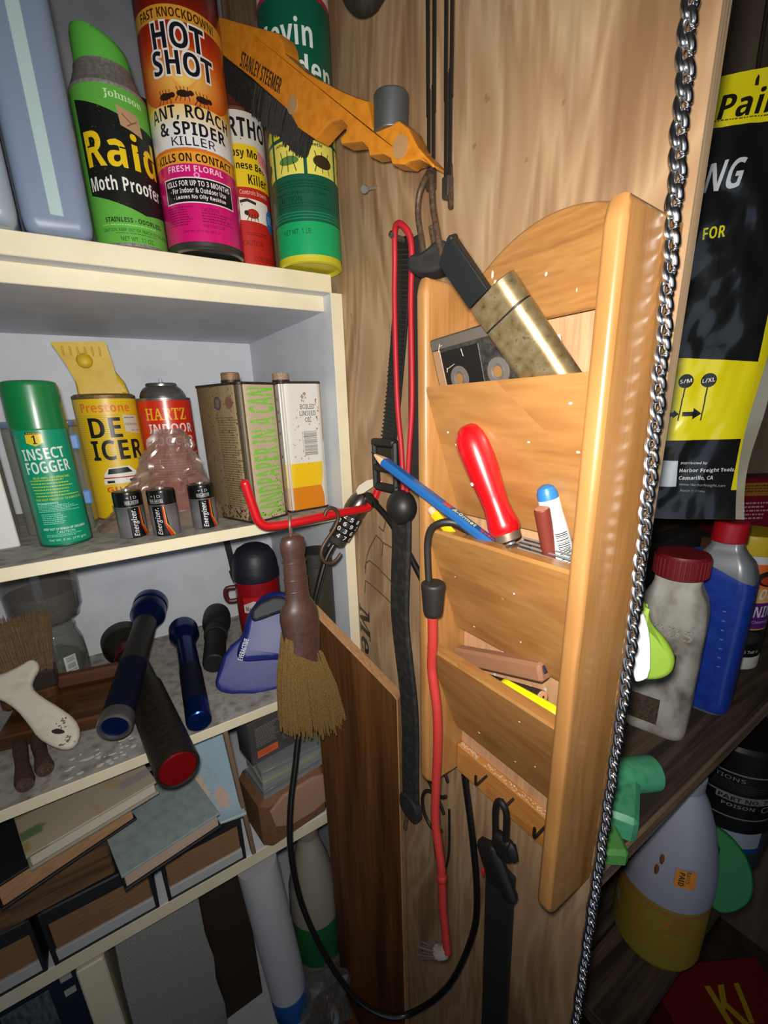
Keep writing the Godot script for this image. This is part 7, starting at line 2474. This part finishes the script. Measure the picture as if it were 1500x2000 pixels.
func dirty_bottle(Y: float) -> void:
	var at := Vector3(0.282, Y, 0.345)
	var t := thing("oil_bottle", "grimy white plastic bottle with a ribbed dark red cap", "bottle", at, facing(at, -6))
	var grime := mottled([rgb(78, 70, 62), rgb(130, 124, 114), rgb(164, 160, 150), rgb(176, 172, 162), rgb(104, 95, 86)], 0.16, 0.014, 0.55, 201, Vector3(1, 0.6, 1), 5)
	var sec := rounded_rect(0.078, 0.055, 0.014, 5)
	var lev := [[0.0, 0.88], [0.004, 0.97], [0.012, 1.0], [0.06, 1.0], [0.064, 0.97], [0.072, 0.97], [0.076, 1.0], [0.165, 1.0], [0.185, 0.97], [0.202, 0.88], [0.214, 0.72], [0.222, 0.66], [0.232, 0.66]]
	var rows := []
	for i in sec.size() + 1:
		var q: Vector2 = sec[i % sec.size()]
		var row := PackedVector3Array([Vector3.ZERO])
		for l in lev:
			row.append(Vector3(q.x * l[1], l[0], -q.y * l[1]))
		rows.append(row)
	var b := MB.new()
	b.grid(rows)
	part(t, "body", b, grime, 45)
	b = MB.new()
	b.grid([PackedVector3Array([Vector3(-0.030, 0.018, 0.0278), Vector3(-0.030, 0.058, 0.0278)]), PackedVector3Array([Vector3(0.006, 0.018, 0.0278), Vector3(0.006, 0.058, 0.0278)])])
	part(t, "torn_label", b, mottled([rgb(40, 33, 28), rgb(72, 58, 46), rgb(98, 78, 60)], 0.04, 0.03, 0.6, 202))
	b = MB.new()
	b.prism(rounded_rect(0.03, 0.022, 0.004), 0.0272, 0.0284, 0.0004)
	for i in b.P.size():
		b.P[i].y += 0.12
	part(t, "dark_sticker", b, mat(rgb(48, 42, 40), 0.5))
	lettering(t, "embossed_word", "RDS", Vector3(0.006, 0.160, 0.0276), 0.044, 0.016, 0, grime)
	var capm := mat(rgb(112, 18, 26), 0.5)
	var cap := lathed(t, "cap", [0.0285, 0.230, 0.030, 0.2315, 0.030, 0.258, 0.0285, 0.2605, 0.0, 0.261], capm, 40)
	for k in 36:
		b = MB.new()
		var a := TAU * k / 36
		b.X = Transform3D(Basis(Vector3.UP, a), Vector3(sin(a) * 0.0302, 0.2445, cos(a) * 0.0302))
		b.box(Vector3.ZERO, Vector3(0.0026, 0.024, 0.002), 0.0006)
		part(cap, "cap_rib", b, capm)

func blue_bottle(Y: float) -> void:
	var at := Vector3(0.388, Y, 0.356)
	var t := thing("coolant_bottle", "grey bottle with a large blue label and bright red cap", "bottle", at, facing(at, -10))
	var sec := rounded_rect(0.082, 0.052, 0.018, 6)
	var lev := [[0.0, 0.9], [0.004, 0.97], [0.012, 1.0], [0.19, 1.0], [0.215, 0.95], [0.232, 0.82], [0.245, 0.56], [0.252, 0.46], [0.262, 0.44]]
	for c in [[0, 1.0, "body", coat(mat(rgb(122, 126, 130), 0.4, 0.2), 0.3, 0.2)]]:
		var rows := []
		for i in sec.size() + 1:
			var q: Vector2 = sec[i % sec.size()]
			var row := PackedVector3Array([Vector3.ZERO])
			for l in lev:
				row.append(Vector3(q.x * l[1], l[0], -q.y * l[1]))
			rows.append(row)
		var b := MB.new()
		b.grid(rows)
		part(t, c[2], b, c[3], 45)
	var rows2 := []
	for i in sec.size() + 1:
		var q: Vector2 = sec[i % sec.size()]
		var row := PackedVector3Array()
		var topy := 0.222 - 0.016 * clampf(q.x / 0.04, -1, 1)
		for l in [[0.004, 0.985], [0.012, 1.012], [0.12, 1.012], [0.19, 1.012], [0.19 + (topy - 0.19) * 0.7, 1.005], [topy, 0.965]]:
			row.append(Vector3(q.x * l[1], l[0], -q.y * l[1]))
		rows2.append(row)
	var b2 := MB.new()
	b2.grid(rows2)
	part(t, "blue_label", b2, coat(mottled([rgb(16, 44, 132), rgb(22, 56, 152), rgb(30, 66, 158)], 0.12, 0.02, 0.4, 203), 0.4, 0.15), 45)
	for k in 7:
		var b := MB.new()
		b.box(Vector3(0.016 + 0.001 * k, 0.165 - k * 0.014, 0.0268), Vector3(0.004, 0.002, 0.0012), 0.0004)
		part(t, "level_mark", b, mat(rgb(90, 120, 190), 0.4))
	lathed(t, "cap", [0.0195, 0.258, 0.0205, 0.2595, 0.0200, 0.284, 0.0185, 0.286, 0.0, 0.2865], mat(rgb(166, 18, 30), 0.4), 32)

func wipes(Y: float) -> void:
	var cv := CV.new(1024, 900, rgb(224, 110, 30))
	var x0 := 512.0
	cv.bands(0, 60, 1024, 340, [rgb(226, 96, 26), rgb(230, 130, 40), rgb(236, 190, 120)])
	cv.rect(0, 0, 1024, 70, rgb(206, 206, 206))
	cv.oval(x0 + 90, 190, 90, 70, rgb(40, 28, 24))
	cv.oval(x0 + 90, 206, 62, 40, rgb(190, 60, 26))
	cv.text("ARMOR", bold, x0 - 110, 280, 240, 92, rgb(226, 220, 214), -3, 0.15)
	cv.rect(0, 400, 1024, 240, rgb(92, 34, 130))
	cv.text("CLEANING", bold, x0 - 140, 430, 350, 100, rgb(222, 216, 226), -3, 0.1)
	cv.text("Powerful Cleaning", sans, x0 - 120, 556, 280, 34, rgb(200, 190, 210))
	cv.rect(0, 632, 1024, 12, rgb(206, 170, 40))
	cv.rect(0, 644, 1024, 256, rgb(22, 22, 24))
	cv.oval(x0 + 20, 720, 100, 60, rgb(48, 48, 52))
	cv.text("25 WIPES 7x8 in", bold, x0 - 90, 836, 220, 28, rgb(196, 196, 196))
	var at := Vector3(0.562, Y, 0.335)
	var t := thing("wipes_canister", "orange and purple wipes canister with a yellow lid", "canister", at, facing(at, 20))
	lathed(t, "base", [0.0, 0.0, 0.038, 0.0, 0.041, 0.003, 0.041, 0.024, 0.040, 0.026], M.white, 40)
	lathed(t, "label", [0.0405, 0.025, 0.0405, 0.205], coat(printed(cv, 0.35), 0.4, 0.2), 48, 50)
	lathed(t, "lid", [0.0415, 0.204, 0.0425, 0.206, 0.0425, 0.232, 0.040, 0.236, 0.0, 0.237], mat(rgb(200, 168, 14), 0.45), 40)

func vest() -> void:
	var t := thing("safety_vest", "fold of lime mesh safety vest with a glaring reflective strip", "vest", HIVIS_AT)
	t.transform = plane_at(HIVIS_AT, HIVIS_N)
	var b := MB.new()
	var o := soften(flat2(HIVIS), 1)
	b.prism(o, -0.014, 0.0, 0.005)
	var lime := mottled([rgb(124, 160, 44), rgb(144, 178, 54), rgb(154, 188, 66)], 0.008, 0.06, 0.6, 204)
	part(t, "mesh_fold", b, lime, 60)
	b = MB.new()
	b.X = t.transform.affine_inverse() * plane_at(HIVIS_STRIP_AT, HIVIS_STRIP_N)
	b.prism(soften(flat2(HIVIS_STRIP), 1), -0.004, 0.001, 0.0015)
	part(t, "reflective_strip", b, mat(rgb(236, 238, 240), 0.3), 60)
	b = MB.new()
	b.tube(path3([-0.02, 0.05, -0.007, -0.018, 0.14, -0.007, -0.018, 0.32, -0.007], 3), 0.003, 8)
	part(t, "hanging_tape", b, lime, 60)

func green_gun(Y: float) -> void:
	var t := thing("green_sprayer", "mint green plastic sprayer lying on the bench edge behind the chain", "sprayer", Vector3(0.10, Y, 0.39))
	var gm := mottled([rgb(58, 140, 100), rgb(76, 160, 118), rgb(86, 170, 126)], 0.1, 0.03, 0.45, 205)
	var gd := mat(rgb(84, 146, 70), 0.45)
	var b := world(t)
	b.tube(path3([0.105, Y + 0.026, 0.372, 0.163, Y + 0.021, 0.398]), 0.020, 24)
	part(t, "barrel", b, gm, 40)
	b = world(t)
	b.X = b.X * Transform3D(Basis(Vector3.UP, 0.45), Vector3(0.095, Y + 0.017, 0.398))
	b.box(Vector3.ZERO, Vector3(0.07, 0.032, 0.035), 0.005)
	part(t, "housing", b, gm, 40)
	b = world(t)
	b.X = b.X * Transform3D(Basis(Vector3.UP, 0.9), Vector3(0.055, Y + 0.011, 0.398))
	b.box(Vector3.ZERO, Vector3(0.075, 0.02, 0.03), 0.004)
	part(t, "grip", b, gd, 40)
	b = world(t)
	b.X = b.X * Transform3D(Basis(Vector3.UP, 0.3), Vector3(0.17, Y + 0.03, 0.345))
	b.prism(PackedVector2Array([Vector2(-0.05, -0.029), Vector2(0.035, -0.029), Vector2(0.04, 0.0), Vector2(-0.02, 0.045), Vector2(-0.05, 0.04)]), -0.006, 0.006, 0.002)
	part(t, "fin", b, mat(rgb(44, 116, 64), 0.45), 30)
	var y := thing("yellow_level", "amber yellow plastic tool standing behind the green sprayer", "level", Vector3(0.20, Y, 0.30), 0.3)
	b = MB.new()
	b.box(Vector3(0, 0.014, 0), Vector3(0.16, 0.028, 0.04), 0.003)
	part(y, "body", b, mat(rgb(180, 118, 24), 0.5))
	b = MB.new()
	b.tube(path3([-0.03, 0.029, 0, 0.03, 0.029, 0]), 0.006, 10)
	part(y, "vial", b, mat(rgb(150, 170, 60), 0.2))

func gallon_jug() -> void:
	var Y := 0.62
	var at := Vector3(0.292, Y, 0.392)
	var t := thing("gallon_jug", "translucent jug half full of amber liquid with an orange price sticker", "jug", at, facing(at, 0))
	t.scale = Vector3(1.17, 1.28, 1.17)
	lathed(t, "upper_shell", [0.0515, 0.104, 0.0513, 0.124, 0.0495, 0.142, 0.0450, 0.168, 0.0375, 0.198, 0.0285, 0.222, 0.021, 0.236, 0.019, 0.244], mat(rgb(158, 160, 176), 0.45), 44, 50)
	var cv := CV.new(1024, 400, rgb(150, 132, 46))
	for k in 5:
		var yy := 60.0 + k * 44
		for q in 4:
			cv.line([300 + q * 110 + k * 9, yy + q * 12, 360 + q * 110 + k * 9, yy + q * 12 + 9], 16, rgb(176, 116, 30))
	cv.line([240, 12, 520, 30, 800, 18], 18, rgb(164, 104, 72))
	cv.pl([310, 130, 352, 150, 360, 210, 318, 190], rgb(150, 152, 140))
	cv.rect(560, 40, 70, 100, rgb(160, 116, 42))
	lathed(t, "filled_shell", [0.0, 0.0, 0.040, 0.0, 0.048, 0.005, 0.0515, 0.014, 0.0515, 0.104], printed(cv, 0.4), 44, 50)
	lathed(t, "cap", [0.0205, 0.238, 0.0212, 0.2395, 0.0212, 0.254, 0.0, 0.255], mat(rgb(150, 150, 156), 0.5), 24)
	var b := MB.new()
	var rows := []
	var st := CV.new(128, 128, rgb(224, 140, 44))
	st.text("Marcs", sans, 40 - 10, 44 - 22, 100, 30, rgb(70, 50, 30), 90)
	st.text("PAID", bold, -8, 48, 96, 34, rgb(30, 24, 20), 90)
	for i in 7:
		var a := 0.42 + (i / 6.0 - 0.5) * 0.44
		rows.append(PackedVector3Array([Vector3(sin(a) * 0.0503, 0.140, cos(a) * 0.0503), Vector3(sin(a) * 0.0476, 0.162, cos(a) * 0.0476)]))
	b.grid(rows)
	for i in b.P.size():
		b.P[i] *= Vector3(1.004, 1.0, 1.004)
	part(t, "price_sticker", b, printed(st, 0.5), 60)
	for k in [[-0.12, 0.163], [-0.18, 0.148]]:
		b = MB.new()
		var rr := 0.0458 if k[1] > 0.16 else 0.0484
		b.X = Transform3D(Basis(), Vector3(sin(k[0]) * rr, k[1], cos(k[0]) * rr))
		b.ball(Vector3.ZERO, Vector3(0.0026, 0.008, 0.002), 8)
		part(t, "rust_drip", b, mat(rgb(120, 68, 24), 0.7), 60)

func drum() -> void:
	var cv := CV.new(1400, 1000, rgb(18, 18, 20))
	var x0 := 560.0
	for y in [150, 330, 520]:
		cv.rect(0, y, 1400, 12, rgb(130, 130, 128))
	cv.text("DIRECTIONS", sans, x0 - 160, 185, 260, 30, rgb(150, 150, 148))
	cv.fine(x0 - 160, 230, 420, 80, 5, rgb(60, 60, 60))
	cv.text("DANGER", bold, x0 - 210, 380, 150, 34, rgb(120, 120, 118))
	cv.rect(x0 - 10, 342, 400, 48, rgb(130, 130, 128))
	cv.text("PART NO. 7010", bold, x0, 348, 300, 34, rgb(30, 30, 30))
	cv.text("POISON", bold, x0 + 20, 410, 150, 28, rgb(140, 140, 138))
	cv.oval(x0 + 230, 430, 26, 26, rgb(150, 150, 148))
	cv.oval(x0 + 230, 430, 19, 19, rgb(18, 18, 20))
	cv.fine(x0 - 210, 430, 200, 70, 6, rgb(70, 70, 70))
	cv.rect(0, 660, 1400, 340, rgb(58, 64, 78))
	cv.rect(x0 - 90, 650, 340, 140, rgb(168, 178, 190))
	cv.rect(x0 - 90, 790, 340, 40, rgb(20, 80, 160))
	cv.text("SEVEN", bold, x0 - 60, 850, 190, 40, rgb(150, 158, 170))
	cv.rect(x0 + 60, 900, 100, 50, rgb(110, 130, 160))
	var at := Vector3(0.56, 0.62, 0.375)
	var t := thing("black_drum", "large black plastic drum with pale bands and warning text under bench", "drum", at, facing(at, 30))
	lathed(t, "body", [0.0, 0.0, 0.068, 0.0, 0.071, 0.003, 0.071, 0.255, 0.066, 0.262, 0.0, 0.264], mat(rgb(22, 22, 24), 0.45), 44)
	lathed(t, "label", [0.0715, 0.006, 0.0715, 0.25], printed(cv, 0.45), 48, 50)
